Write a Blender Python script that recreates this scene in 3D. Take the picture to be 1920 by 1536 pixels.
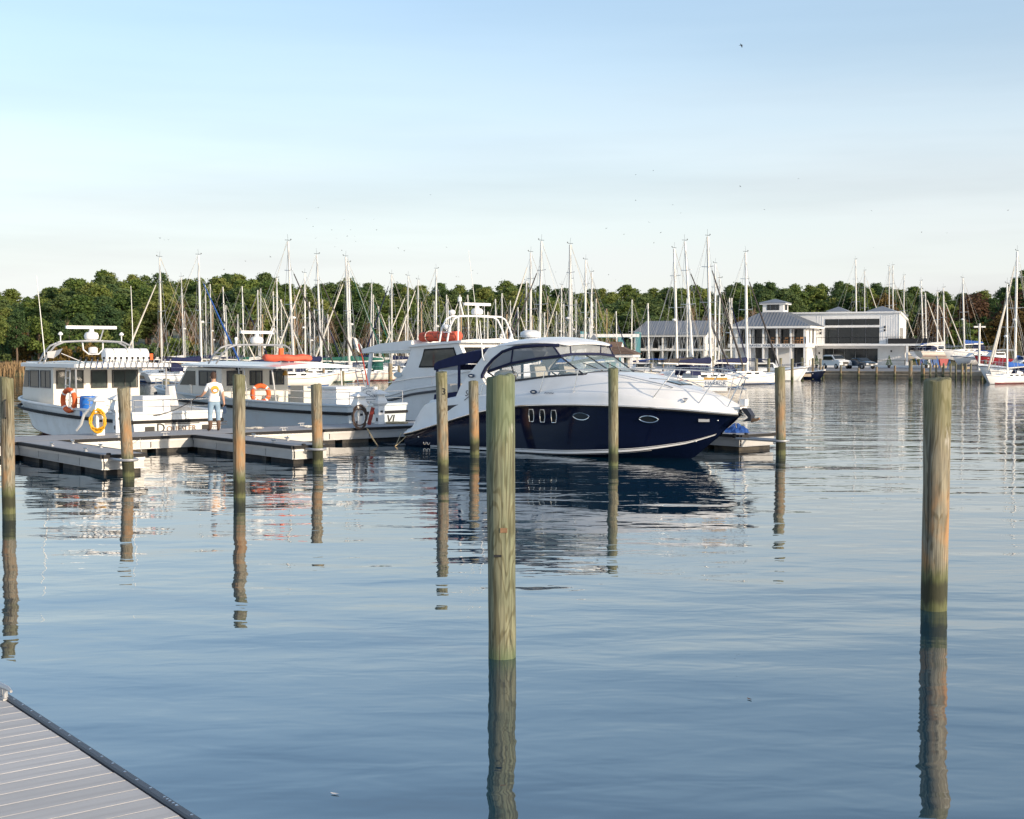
import bpy, bmesh, math, random
import numpy as np
from mathutils import Vector, Matrix
random.seed(7); np.random.seed(7)
for o in list(bpy.data.objects): bpy.data.objects.remove(o)
SC = bpy.context.scene
COL = SC.collection
R = math.radians
# ---------------------------------------------------------------- camera
FPX, CAMH = 2500.0, 3.0
PITCH = math.atan(108 / 2500.0)
cam_d = bpy.data.cameras.new('camera'); cam = bpy.data.objects.new('camera', cam_d); COL.objects.link(cam)
cam.location = (0, 0, CAMH); cam.rotation_euler = (R(90) - PITCH, 0, 0)
cam_d.sensor_width = 36; cam_d.lens = 36 * FPX / 1920; cam_d.clip_start = 0.1; cam_d.clip_end = 6000
SC.camera = cam
SC.render.resolution_x, SC.render.resolution_y = 1024, 819
# ---------------------------------------------------------------- sky, sun, exposure
SUN_EL, SUN_AZ = R(14), math.atan2(-0.62, 0.785)      # azimuth in the XY plane, from +X
w = bpy.data.worlds.new('World'); SC.world = w; w.use_nodes = True
nt = w.node_tree; nt.nodes.clear()
out = nt.nodes.new('ShaderNodeOutputWorld'); bg = nt.nodes.new('ShaderNodeBackground')
sky = nt.nodes.new('ShaderNodeTexSky'); sky.sky_type = 'NISHITA'; sky.sun_disc = False
sky.sun_elevation = SUN_EL; sky.sun_rotation = math.pi / 2 - SUN_AZ
sky.altitude = 0; sky.air_density = 1.0; sky.dust_density = 1.0; sky.ozone_density = 1.5
bg.inputs['Strength'].default_value = 0.122
# thin veil of high cloud: a soft uneven layer over the whole sky, thicker in the long view to the horizon
tc = nt.nodes.new('ShaderNodeTexCoord'); sep = nt.nodes.new('ShaderNodeSeparateXYZ')
nt.links.new(tc.outputs['Generated'], sep.inputs[0])
mp = nt.nodes.new('ShaderNodeMapping'); mp.inputs['Scale'].default_value = (1.6, 1.6, 14)
mp.inputs['Rotation'].default_value = (0, R(4), 0)
nt.links.new(tc.outputs['Generated'], mp.inputs[0])
cl = nt.nodes.new('ShaderNodeTexNoise'); cl.inputs['Scale'].default_value = 1.7; cl.inputs['Detail'].default_value = 5
cl.inputs['Roughness'].default_value = 0.5
nt.links.new(mp.outputs[0], cl.inputs['Vector'])
cr = nt.nodes.new('ShaderNodeMapRange'); cr.inputs[1].default_value = 0.38; cr.inputs[2].default_value = 0.72
nt.links.new(cl.outputs['Fac'], cr.inputs[0])
lay = nt.nodes.new('ShaderNodeMapRange'); lay.interpolation_type = 'SMOOTHSTEP'
lay.inputs[1].default_value = 0.0; lay.inputs[2].default_value = 0.30; lay.inputs[3].default_value = 1.0; lay.inputs[4].default_value = 0.13
nt.links.new(sep.outputs['Z'], lay.inputs[0])
ad = nt.nodes.new('ShaderNodeMath'); ad.operation = 'MULTIPLY_ADD'; ad.inputs[1].default_value = 0.16; ad.inputs[2].default_value = 0.82
nt.links.new(cr.outputs[0], ad.inputs[0])
mu = nt.nodes.new('ShaderNodeMath'); mu.operation = 'MULTIPLY'
nt.links.new(ad.outputs[0], mu.inputs[0]); nt.links.new(lay.outputs[0], mu.inputs[1])
mx = nt.nodes.new('ShaderNodeMix'); mx.data_type = 'RGBA'
vc = nt.nodes.new('ShaderNodeMix'); vc.data_type = 'RGBA'; vc.inputs['A'].default_value = (3.60, 3.63, 3.72, 1); vc.inputs['B'].default_value = (2.70, 2.62, 2.74, 1)
mp2 = nt.nodes.new('ShaderNodeMapping'); mp2.inputs['Scale'].default_value = (1.0, 1.0, 11); mp2.inputs['Rotation'].default_value = (0, R(5), 0); mp2.inputs['Location'].default_value = (0.9, 0.3, 0.55)
nt.links.new(tc.outputs['Generated'], mp2.inputs[0]); c2 = nt.nodes.new('ShaderNodeTexNoise'); c2.inputs['Scale'].default_value = 1.5; c2.inputs['Detail'].default_value = 6; nt.links.new(mp2.outputs[0], c2.inputs['Vector'])
c2r = nt.nodes.new('ShaderNodeMapRange'); c2r.inputs[1].default_value = 0.42; c2r.inputs[2].default_value = 0.68; nt.links.new(c2.outputs['Fac'], c2r.inputs[0]); nt.links.new(c2r.outputs[0], vc.inputs['Factor']); nt.links.new(vc.outputs['Result'], mx.inputs['B'])
nt.links.new(mu.outputs[0], mx.inputs['Factor']); tn = nt.nodes.new('ShaderNodeMix'); tn.data_type = 'RGBA'; tn.blend_type = 'MULTIPLY'; tn.inputs['Factor'].default_value = 1.0; tn.inputs['B'].default_value = (0.92, 0.945, 0.955, 1); nt.links.new(sky.outputs[0], tn.inputs['A']); nt.links.new(tn.outputs['Result'], mx.inputs['A'])
nt.links.new(mx.outputs['Result'], bg.inputs['Color']); nt.links.new(bg.outputs[0], out.inputs[0])
sd = bpy.data.lights.new('sun', 'SUN'); sun = bpy.data.objects.new('sun', sd); COL.objects.link(sun)
sd.energy = 2.5; sd.angle = R(0.6); sd.color = (1.0, 0.82, 0.62)
S = Vector((math.cos(SUN_EL) * math.cos(SUN_AZ), math.cos(SUN_EL) * math.sin(SUN_AZ), math.sin(SUN_EL)))
sun.rotation_euler = S.to_track_quat('Z', 'Y').to_euler()
SC.view_settings.view_transform = 'Standard'; SC.view_settings.look = 'None'
SC.view_settings.exposure = 1.05; SC.view_settings.gamma = 1.0
SC.cycles.max_bounces = 8; SC.cycles.transparent_max_bounces = 16
# ---------------------------------------------------------------- measuring helpers (pixels of the 1920x1536 photo)
_fw = np.array([0, math.cos(PITCH), -math.sin(PITCH)]); _up = np.array([0, math.sin(PITCH), math.cos(PITCH)])
def ray(x, y):
    return np.array([1.0, 0, 0]) * ((x - 960) / FPX) + _up * ((768 - y) / FPX) + _fw
def gp(x, y, z=0.0):
    d = ray(x, y); t = (z - CAMH) / d[2]; return Vector((d[0] * t, d[1] * t, z))
def at(x, y, Y):
    d = ray(x, y); t = Y / d[1]; return Vector((d[0] * t, Y, CAMH + d[2] * t))
# ---------------------------------------------------------------- materials
MATS = {}
def mat(name, col, rough=0.5, metal=0.0, var=0.12, scale=4.0, bump=0.0, bscale=None, spec=0.5, coat=0.0, alpha=1.0, trans=0.0, emit=None, dirt=None, dirtamt=0.0, dscale=1.5, stretch=(1, 1, 1), ior=1.45):
    m = bpy.data.materials.new(name); m.use_nodes = True
    n = m.node_tree; b = n.nodes['Principled BSDF']
    b.inputs['Roughness'].default_value = rough; b.inputs['Metallic'].default_value = metal
    b.inputs['Specular IOR Level'].default_value = spec; b.inputs['Coat Weight'].default_value = coat
    b.inputs['Coat Roughness'].default_value = 0.05
    b.inputs['Alpha'].default_value = alpha; b.inputs['Transmission Weight'].default_value = trans; b.inputs['IOR'].default_value = ior
    tc = n.nodes.new('ShaderNodeTexCoord'); mp = n.nodes.new('ShaderNodeMapping'); mp.inputs['Scale'].default_value = stretch
    n.links.new(tc.outputs['Object'], mp.inputs[0])
    ns = n.nodes.new('ShaderNodeTexNoise'); ns.inputs['Scale'].default_value = scale; ns.inputs['Detail'].default_value = 6
    n.links.new(mp.outputs[0], ns.inputs['Vector'])
    oi = n.nodes.new('ShaderNodeObjectInfo')
    ad = n.nodes.new('ShaderNodeMath'); ad.operation = 'ADD'
    n.links.new(ns.outputs['Fac'], ad.inputs[0])
    sc_ = n.nodes.new('ShaderNodeMath'); sc_.operation = 'MULTIPLY_ADD'; sc_.inputs[1].default_value = 0.5; sc_.inputs[2].default_value = -0.25
    n.links.new(oi.outputs['Random'], sc_.inputs[0]); n.links.new(sc_.outputs[0], ad.inputs[1])
    mr = n.nodes.new('ShaderNodeMapRange'); mr.inputs[1].default_value = 0.2; mr.inputs[2].default_value = 0.8
    mr.inputs[3].default_value = 1 - var; mr.inputs[4].default_value = 1 + var
    n.links.new(ad.outputs[0], mr.inputs[0])
    hs = n.nodes.new('ShaderNodeHueSaturation'); hs.inputs['Color'].default_value = (*col, 1)
    n.links.new(mr.outputs[0], hs.inputs['Value'])
    last = hs.outputs[0]
    if dirt:
        n2 = n.nodes.new('ShaderNodeTexNoise'); n2.inputs['Scale'].default_value = dscale; n2.inputs['Detail'].default_value = 8; n2.inputs['Roughness'].default_value = 0.65
        n.links.new(mp.outputs[0], n2.inputs['Vector'])
        m2 = n.nodes.new('ShaderNodeMapRange'); m2.inputs[1].default_value = 0.45; m2.inputs[2].default_value = 0.75; m2.inputs[4].default_value = dirtamt
        n.links.new(n2.outputs['Fac'], m2.inputs[0])
        mx = n.nodes.new('ShaderNodeMix'); mx.data_type = 'RGBA'; mx.inputs['B'].default_value = (*dirt, 1)
        n.links.new(m2.outputs[0], mx.inputs['Factor']); n.links.new(last, mx.inputs['A']); last = mx.outputs['Result']
    n.links.new(last, b.inputs['Base Color'])
    if emit: b.inputs['Emission Color'].default_value = (*emit[0], 1); b.inputs['Emission Strength'].default_value = emit[1]
    if bump:
        bs = n.nodes.new('ShaderNodeTexNoise'); bs.inputs['Scale'].default_value = bscale or scale * 3; bs.inputs['Detail'].default_value = 4
        n.links.new(mp.outputs[0], bs.inputs['Vector'])
        bp = n.nodes.new('ShaderNodeBump'); bp.inputs['Strength'].default_value = bump; bp.inputs['Distance'].default_value = 0.02
        n.links.new(bs.outputs['Fac'], bp.inputs['Height']); n.links.new(bp.outputs[0], b.inputs['Normal'])
    MATS[name] = m; return m
mat('gelcoat', (0.86, 0.86, 0.85), 0.25, var=0.04, scale=1.2, coat=0.3, dirt=(0.5, 0.45, 0.36), dirtamt=0.22, dscale=1.1)
mat('gelcoat_old', (0.80, 0.80, 0.78), 0.38, var=0.06, scale=1.5, dirt=(0.42, 0.36, 0.27), dirtamt=0.35, dscale=1.6)
mat('cream', (0.79, 0.755, 0.68), 0.4, var=0.05, scale=1.5, dirt=(0.45, 0.38, 0.28), dirtamt=0.3)
mat('hull_blue_grey', (0.55, 0.62, 0.66), 0.35, var=0.06, scale=1.5, dirt=(0.4, 0.36, 0.3), dirtamt=0.3)
mat('navy_hull', (0.0035, 0.006, 0.024), 0.10, bump=0.22, bscale=0.9, var=0.2, scale=0.8, coat=0.35, spec=0.35)
mat('navy_canvas', (0.008, 0.013, 0.055), 0.85, var=0.25, scale=6, bump=0.35, bscale=9)
mat('black_rubber', (0.011, 0.011, 0.012), 0.75, var=0.3, scale=5)
mat('stripe_dark', (0.03, 0.033, 0.045), 0.4, var=0.2)
mat('red_boot', (0.22, 0.035, 0.035), 0.6, var=0.3)
mat('blue_boot', (0.03, 0.08, 0.22), 0.6, var=0.3)
mat('green_boot', (0.03, 0.11, 0.08), 0.6, var=0.3)
mat('steel', (0.72, 0.72, 0.72), 0.18, metal=1.0, var=0.05)
mat('alloy', (0.47, 0.47, 0.47), 0.42, metal=0.55, var=0.10, scale=3)
mat('mast_alloy', (0.66, 0.655, 0.63), 0.4, metal=0.15, var=0.10, scale=0.8)
mat('mast_white', (0.78, 0.77, 0.73), 0.35, var=0.06, scale=0.8)
mat('mast_wood', (0.45, 0.30, 0.17), 0.4, var=0.15, scale=0.8)
mat('wire', (0.58, 0.56, 0.52), 0.35, metal=0.7, var=0.1)
mat('glass_dark', (0.016, 0.02, 0.023), 0.04, var=0.2, spec=0.6)
mat('glass_green', (0.05, 0.062, 0.058), 0.05, var=0.35, scale=2.2, spec=0.6)
mat('glass_clear', (0.55, 0.72, 0.76), 0.03, var=0.03, alpha=0.30, spec=0.6)
mat('vinyl_clear', (0.50, 0.54, 0.58), 0.12, var=0.15, scale=3, alpha=0.45, bump=0.3, bscale=3)
mat('orange', (0.72, 0.13, 0.03), 0.6, var=0.18, scale=5, bump=0.3)
mat('orange_red', (0.60, 0.10, 0.05), 0.65, var=0.25, scale=4, bump=0.4, dirt=(0.25, 0.06, 0.04), dirtamt=0.5)
mat('white_plastic', (0.78, 0.78, 0.77), 0.4, var=0.04)
mat('white_paint', (0.82, 0.82, 0.815), 0.55, var=0.05, scale=0.8, dirt=(0.5, 0.48, 0.42), dirtamt=0.15)
mat('trim_white', (0.84, 0.84, 0.83), 0.5, var=0.03)
mat('roof_metal', (0.25, 0.27, 0.30), 0.42, metal=0.25, var=0.06, scale=0.5)
mat('roof_shingle', (0.16, 0.105, 0.075), 0.85, var=0.4, scale=3.5, bump=0.5)
mat('black_metal', (0.02, 0.02, 0.022), 0.5, var=0.2)
mat('blue_plastic', (0.02, 0.16, 0.55), 0.4, var=0.1)
mat('blue_cloth', (0.015, 0.08, 0.32), 0.8, var=0.3, scale=8, bump=0.5)
mat('green_cloth', (0.01, 0.09, 0.07), 0.8, var=0.3)
mat('teal_steel', (0.10, 0.30, 0.34), 0.5, var=0.15, scale=0.8, dirt=(0.30, 0.2, 0.12), dirtamt=0.3)
mat('yellow_hose', (0.78, 0.42, 0.02), 0.5, var=0.15)
mat('dark_hose', (0.085, 0.06, 0.05), 0.6, var=0.2)
mat('rope_tan', (0.48, 0.38, 0.22), 0.9, var=0.3, scale=20)
mat('rope_white', (0.66, 0.63, 0.56), 0.9, var=0.2, scale=20)
mat('rope_dark', (0.06, 0.055, 0.055), 0.9, var=0.2, scale=20)
mat('red_paint', (0.34, 0.05, 0.035), 0.6, var=0.25)
mat('skin', (0.50, 0.29, 0.20), 0.55, var=0.08)
mat('shirt', (0.80, 0.79, 0.78), 0.85, var=0.05, scale=8, bump=0.6, bscale=5)
mat('jeans', (0.23, 0.33, 0.43), 0.9, var=0.15, scale=9, bump=0.5, bscale=8)
mat('boots', (0.11, 0.065, 0.045), 0.7, var=0.2)
mat('hair', (0.06, 0.028, 0.016), 0.6, var=0.3, scale=30, bump=0.6)
mat('print_orange', (0.75, 0.33, 0.04), 0.85, var=0.1)
mat('print_navy', (0.03, 0.04, 0.09), 0.85, var=0.1)
mat('print_red', (0.5, 0.07, 0.05), 0.85, var=0.1)
mat('lettering', (0.03, 0.06, 0.12), 0.6, var=0.1)
mat('lettering_black', (0.012, 0.012, 0.014), 0.6, var=0.1)
mat('dock_float', (0.028, 0.027, 0.027), 0.75, var=0.5, scale=3, dirt=(0.13, 0.11, 0.075), dirtamt=0.7)
mat('dock_deck', (0.36, 0.36, 0.365), 0.75, var=0.12, scale=2.5, bump=0.15)
mat('plank', (0.55, 0.53, 0.51), 0.62, var=0.11, scale=2.5, stretch=(9, 0.6, 9), bump=0.12, bscale=14, dirt=(0.30, 0.285, 0.27), dirtamt=0.55, dscale=1.3)
mat('dock_wood', (0.30, 0.245, 0.18), 0.85, var=0.25, scale=3, bump=0.4)
mat('car_white', (0.74, 0.75, 0.75), 0.2, var=0.03, coat=0.6)
mat('car_blue', (0.03, 0.055, 0.085), 0.2, var=0.1, coat=0.6)
mat('tyre', (0.015, 0.015, 0.016), 0.8, var=0.2)
mat('headlamp', (0.6, 0.62, 0.64), 0.1, var=0.05, coat=0.5)
mat('bird_dark', (0.045, 0.042, 0.045), 0.8, var=0.3)
mat('chair_wood', (0.40, 0.20, 0.08), 0.6, var=0.2)
mat('bark', (0.13, 0.095, 0.07), 0.9, var=0.3, scale=3)
mat('twig', (0.20, 0.135, 0.095), 0.9, var=0.35, scale=0.7)
mat('reed', (0.40, 0.27, 0.14), 0.9, var=0.4, scale=0.35)
mat('ground', (0.10, 0.10, 0.055), 0.95, var=0.4, scale=0.25, bump=0.4)
mat('gravel', (0.20, 0.20, 0.205), 0.95, var=0.15, scale=0.6, bump=0.3)
mat('red_hull', (0.28, 0.02, 0.03), 0.35, var=0.15)
mat('tan_cover', (0.55, 0.55, 0.54), 0.85, var=0.1, scale=2, bump=0.5)
mat('flag_cloth', (0.62, 0.60, 0.58), 0.9, var=0.15, scale=3)
mat('gold', (0.65, 0.36, 0.08), 0.5, var=0.1)
mat('anchor_rust', (0.26, 0.15, 0.08), 0.7, var=0.3, scale=12)
mat('interior', (0.62, 0.60, 0.54), 0.6, var=0.06)
mat('strip', (0.055, 0.065, 0.085), 0.45, var=0.15, scale=2)
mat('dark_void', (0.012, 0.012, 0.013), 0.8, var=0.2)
def leaf_mat(name, c1, c2, c3, trans=0.42):
    m = bpy.data.materials.new(name); m.use_nodes = True; n = m.node_tree; b = n.nodes['Principled BSDF']; b.inputs['Roughness'].default_value = 0.65
    b.inputs['Specular IOR Level'].default_value = 0.25
    tc = n.nodes.new('ShaderNodeTexCoord'); oi = n.nodes.new('ShaderNodeObjectInfo')
    ns = n.nodes.new('ShaderNodeTexNoise'); ns.inputs['Scale'].default_value = 0.55; ns.inputs['Detail'].default_value = 3; n.links.new(tc.outputs['Object'], ns.inputs['Vector'])
    ge = n.nodes.new('ShaderNodeNewGeometry')
    a = n.nodes.new('ShaderNodeMath'); a.operation = 'MULTIPLY_ADD'; a.inputs[1].default_value = 0.45; n.links.new(ge.outputs['Random Per Island'], a.inputs[0])
    a2 = n.nodes.new('ShaderNodeMath'); a2.operation = 'MULTIPLY_ADD'; a2.inputs[1].default_value = 0.75; a2.inputs[2].default_value = -0.30; n.links.new(oi.outputs['Random'], a2.inputs[0]); n.links.new(a2.outputs[0], a.inputs[2])
    s = n.nodes.new('ShaderNodeMath'); s.operation = 'ADD'; n.links.new(a.outputs[0], s.inputs[0])
    s2 = n.nodes.new('ShaderNodeMath'); s2.operation = 'MULTIPLY'; s2.inputs[1].default_value = 0.6; n.links.new(ns.outputs['Fac'], s2.inputs[0]); n.links.new(s2.outputs[0], s.inputs[1])
    cr = n.nodes.new('ShaderNodeValToRGB'); e = cr.color_ramp.elements; e[0].position = 0.1; e[0].color = (*c1, 1); e[1].position = 0.95; e[1].color = (*c3, 1); q = e.new(0.5); q.color = (*c2, 1)
    n.links.new(s.outputs[0], cr.inputs[0]); n.links.new(cr.outputs[0], b.inputs['Base Color'])
    tr = n.nodes.new('ShaderNodeBsdfTranslucent'); n.links.new(cr.outputs[0], tr.inputs['Color']); mx = n.nodes.new('ShaderNodeMixShader'); mx.inputs[0].default_value = trans
    o = n.nodes['Material Output']; n.links.new(b.outputs[0], mx.inputs[1]); n.links.new(tr.outputs[0], mx.inputs[2]); n.links.new(mx.outputs[0], o.inputs['Surface']); MATS[name] = m
leaf_mat('leaf_pine', (0.075, 0.135, 0.038), (0.14, 0.205, 0.055), (0.225, 0.26, 0.075))
leaf_mat('leaf_green', (0.095, 0.155, 0.04), (0.17, 0.23, 0.055), (0.255, 0.275, 0.08))
leaf_mat('leaf_dark', (0.055, 0.105, 0.042), (0.095, 0.155, 0.056), (0.14, 0.19, 0.066))
leaf_mat('leaf_autumn', (0.10, 0.07, 0.025), (0.16, 0.105, 0.03), (0.22, 0.15, 0.045))
leaf_mat('leaf_red', (0.10, 0.055, 0.035), (0.15, 0.085, 0.05), (0.19, 0.13, 0.065))
# ---------------------------------------------------------------- mesh helpers
def spl(xs, ys):
    xs = np.array(xs, float); ys = np.array(ys, float); d = np.diff(ys) / np.diff(xs)
    m = np.zeros(len(xs)); m[0] = d[0]; m[-1] = d[-1]
    for i in range(1, len(xs) - 1):
        m[i] = 0 if d[i - 1] * d[i] <= 0 else 2 / (1 / d[i - 1] + 1 / d[i])
    def f(x):
        x = min(max(x, xs[0]), xs[-1]); i = int(min(max(np.searchsorted(xs, x) - 1, 0), len(xs) - 2))
        h = xs[i + 1] - xs[i]; t = (x - xs[i]) / h
        return float((2*t**3-3*t*t+1)*ys[i] + (t**3-2*t*t+t)*h*m[i] + (-2*t**3+3*t*t)*ys[i+1] + (t**3-t*t)*h*m[i+1])
    return f
class MB:
    def __init__(s): s.v = []; s.f = []; s.mi = []; s.cur = 0
    def add(s, vs, fs):
        k = len(s.v); s.v += [tuple(p) for p in vs]; s.f += [tuple(i + k for i in q) for q in fs]; s.mi += [s.cur] * len(fs); return s
    def box(s, x0, x1, y0, y1, z0, z1):
        return s.add([(x0,y0,z0),(x1,y0,z0),(x1,y1,z0),(x0,y1,z0),(x0,y0,z1),(x1,y0,z1),(x1,y1,z1),(x0,y1,z1)],
                     [(0,3,2,1),(4,5,6,7),(0,1,5,4),(1,2,6,5),(2,3,7,6),(3,0,4,7)])
    def obox(s, c, ex, ey, ez, sx, sy, sz):
        c, ex, ey, ez = Vector(c), Vector(ex), Vector(ey), Vector(ez); P = []
        for k in (-1, 1):
            for a, b in ((-1,-1),(1,-1),(1,1),(-1,1)):
                P.append(c + ex * (a * sx / 2) + ey * (b * sy / 2) + ez * (k * sz / 2))
        return s.add(P, [(0,3,2,1),(4,5,6,7),(0,1,5,4),(1,2,6,5),(2,3,7,6),(3,0,4,7)])
    def loft(s, rings, closed=True, caps=True):
        n = len(rings[0]); vs = [p for r in rings for p in r]; fs = []
        for i in range(len(rings) - 1):
            for j in range(n if closed else n - 1):
                a = i * n + j; b = i * n + (j + 1) % n; fs.append((a, b, b + n, a + n))
        if caps and closed:
            fs.append(tuple(range(n))[::-1]); fs.append(tuple((len(rings) - 1) * n + j for j in range(n)))
        return s.add(vs, fs)
    def tube(s, pts, r, n=6, closed=False, r1=None):
        pts = [Vector(p) for p in pts]; N = len(pts); rings = []
        up = Vector((0, 0, 1)); prev = None
        for i, p in enumerate(pts):
            if closed: t = pts[(i + 1) % N] - pts[i - 1]
            else: t = pts[min(i + 1, N - 1)] - pts[max(i - 1, 0)]
            if t.length < 1e-9: t = Vector((0, 0, 1))
            t.normalize()
            a = prev if prev else (Vector((1, 0, 0)) if abs(t.z) > 0.9 else up)
            x = (a - t * a.dot(t))
            if x.length < 1e-6: x = t.orthogonal()
            x.normalize(); y = t.cross(x); prev = x
            rr = r if r1 is None else r + (r1 - r) * i / max(N - 1, 1)
            if isinstance(r, (list, tuple)): rr = r[i]
            rings.append([p + (x * math.cos(2 * math.pi * k / n) + y * math.sin(2 * math.pi * k / n)) * rr for k in range(n)])
        if closed: rings.append(rings[0])
        return s.loft(rings, True, not closed)
    def ell(s, c, rx, ry, rz, nu=10, nv=6):
        rings = []
        for i in range(nv + 1):
            a = -math.pi / 2 + math.pi * i / nv; a = max(min(a, 1.5), -1.5)
            rings.append([(c[0] + rx * math.cos(a) * math.cos(2*math.pi*k/nu), c[1] + ry * math.cos(a) * math.sin(2*math.pi*k/nu), c[2] + rz * math.sin(a)) for k in range(nu)])
        return s.loft(rings)
    def lathe(s, prof, c=(0, 0, 0), n=12):
        return s.loft([[(c[0] + r * math.cos(2*math.pi*k/n), c[1] + r * math.sin(2*math.pi*k/n), c[2] + z) for k in range(n)] for r, z in prof])
    def prism(s, poly, a, b, axis='y'):
        def P(p, t): return (p[0], t, p[1]) if axis == 'y' else ((t, p[0], p[1]) if axis == 'x' else (p[0], p[1], t))
        return s.loft([[P(p, a) for p in poly], [P(p, b) for p in poly]])
    def poly(s, pts): return s.add(pts, [tuple(range(len(pts)))])
    def mesh(s, name, mats, smooth=35):
        me = bpy.data.meshes.new(name); me.from_pydata(s.v, [], s.f); me.validate()
        if not isinstance(mats, (list, tuple)): mats = [mats]
        for m in mats: me.materials.append(MATS[m] if isinstance(m, str) else m)
        if len(mats) > 1 and len(me.polygons) == len(s.mi): me.polygons.foreach_set('material_index', s.mi)
        bm = bmesh.new(); bm.from_mesh(me); bmesh.ops.recalc_face_normals(bm, faces=bm.faces); bm.to_mesh(me); bm.free()
        if smooth: me.polygons.foreach_set('use_smooth', [True] * len(me.polygons)); me.set_sharp_from_angle(angle=R(smooth))
        return me
    def build(s, name, mats, parent=None, smooth=35, loc=None, rz=None):
        return link(name, s.mesh(name, mats, smooth), parent, loc, rz)
def link(name, me, parent=None, loc=None, rz=None):
    o = bpy.data.objects.new(name, me); COL.objects.link(o); o.parent = parent
    if loc is not None: o.location = loc
    if rz is not None: o.rotation_euler = (0, 0, rz)
    return o
def tag(o, label, cat, group=None):
    o['label'] = label; o['category'] = cat
    if group: o['group'] = group
    return o
def thing(name, label, cat, loc=(0, 0, 0), rz=0.0, group=None):
    o = bpy.data.objects.new(name, None); COL.objects.link(o); o.location = loc; o.rotation_euler = (0, 0, rz); o.empty_display_size = 0.2
    return tag(o, label, cat, group)
def struct(o): o['kind'] = 'structure'; return o
def stuff(o): o['kind'] = 'stuff'; return o
def copy_tree(o, parent=None):
    c = o.copy(); COL.objects.link(c); c.parent = parent
    for ch in list(o.children): copy_tree(ch, c)
    return c
def frame_ring(mb, P, ex, ez, w, h, fw, depth, n):
    P, ex, ez, n = Vector(P), Vector(ex), Vector(ez), Vector(n)
    for s in (-1, 1):
        mb.obox(P + ex * (s * (w - fw) / 2), ex, n, ez, fw, depth, h)
        mb.obox(P + ez * (s * (h - fw) / 2), ex, n, ez, w - 2 * fw, depth * 0.98, fw)
def window(parent, P, ex, w, h, n, fw=0.05, fm='black_metal', gm='glass_green', ez=(0, 0, 1), mull=0, name='window', depth=0.05):
    ex, ez, n, P = Vector(ex).normalized(), Vector(ez).normalized(), Vector(n).normalized(), Vector(P)
    mb = MB(); frame_ring(mb, P, ex, ez, w, h, fw, depth, n)
    for k in range(mull):
        mb.obox(P + ex * (w * ((k + 1) / (mull + 1) - 0.5)), ex, n, ez, fw * 0.8, depth * 0.9, h - 2 * fw)
    f = mb.build(name, fm, parent, smooth=0)
    for k in range(mull + 1):
        wk = (w - 2 * fw) / (mull + 1)
        g = MB().obox(P + ex * (wk * (k - mull / 2)), ex, n, ez, wk - 0.002 - fw * (0.8 if mull else 0), depth * 0.4, h - 2 * fw - 0.002).build('pane', gm, f, smooth=0)
    return f
def text(name, s, size, m, parent, loc, ex, ez, ext=0.004, align='CENTER', sx=1.0):
    c = bpy.data.curves.new(name, 'FONT'); c.body = s; c.size = size; c.align_x = align; c.align_y = 'CENTER'; c.extrude = ext; c.resolution_u = 2
    t = bpy.data.objects.new('tmp', c); COL.objects.link(t)
    me = bpy.data.meshes.new_from_object(t.evaluated_get(bpy.context.evaluated_depsgraph_get()))
    bpy.data.objects.remove(t); me.materials.clear(); me.materials.append(MATS[m])
    ex, ez = Vector(ex).normalized() * sx, Vector(ez).normalized(); n = Vector(ex).normalized().cross(ez)
    M = Matrix(((ex.x, ez.x, n.x, loc[0]), (ex.y, ez.y, n.y, loc[1]), (ex.z, ez.z, n.z, loc[2]), (0, 0, 0, 1)))
    me.transform(M); me.name = name
    return link(name, me, parent)
def arc(c, r, a0, a1, n, plane='xz'):
    P = []
    for i in range(n + 1):
        a = a0 + (a1 - a0) * i / n
        P.append((c[0] + r * math.cos(a), c[1], c[2] + r * math.sin(a)) if plane == 'xz' else (c[0], c[1] + r * math.cos(a), c[2] + r * math.sin(a)))
    return P
def ordinal(n):
    return ['first', 'second', 'third', 'fourth', 'fifth', 'sixth', 'seventh', 'eighth', 'ninth', 'tenth', 'eleventh', 'twelfth', 'thirteenth', 'fourteenth', 'fifteenth', 'sixteenth', 'seventeenth', 'eighteenth', 'nineteenth', 'twentieth'][n]
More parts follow.
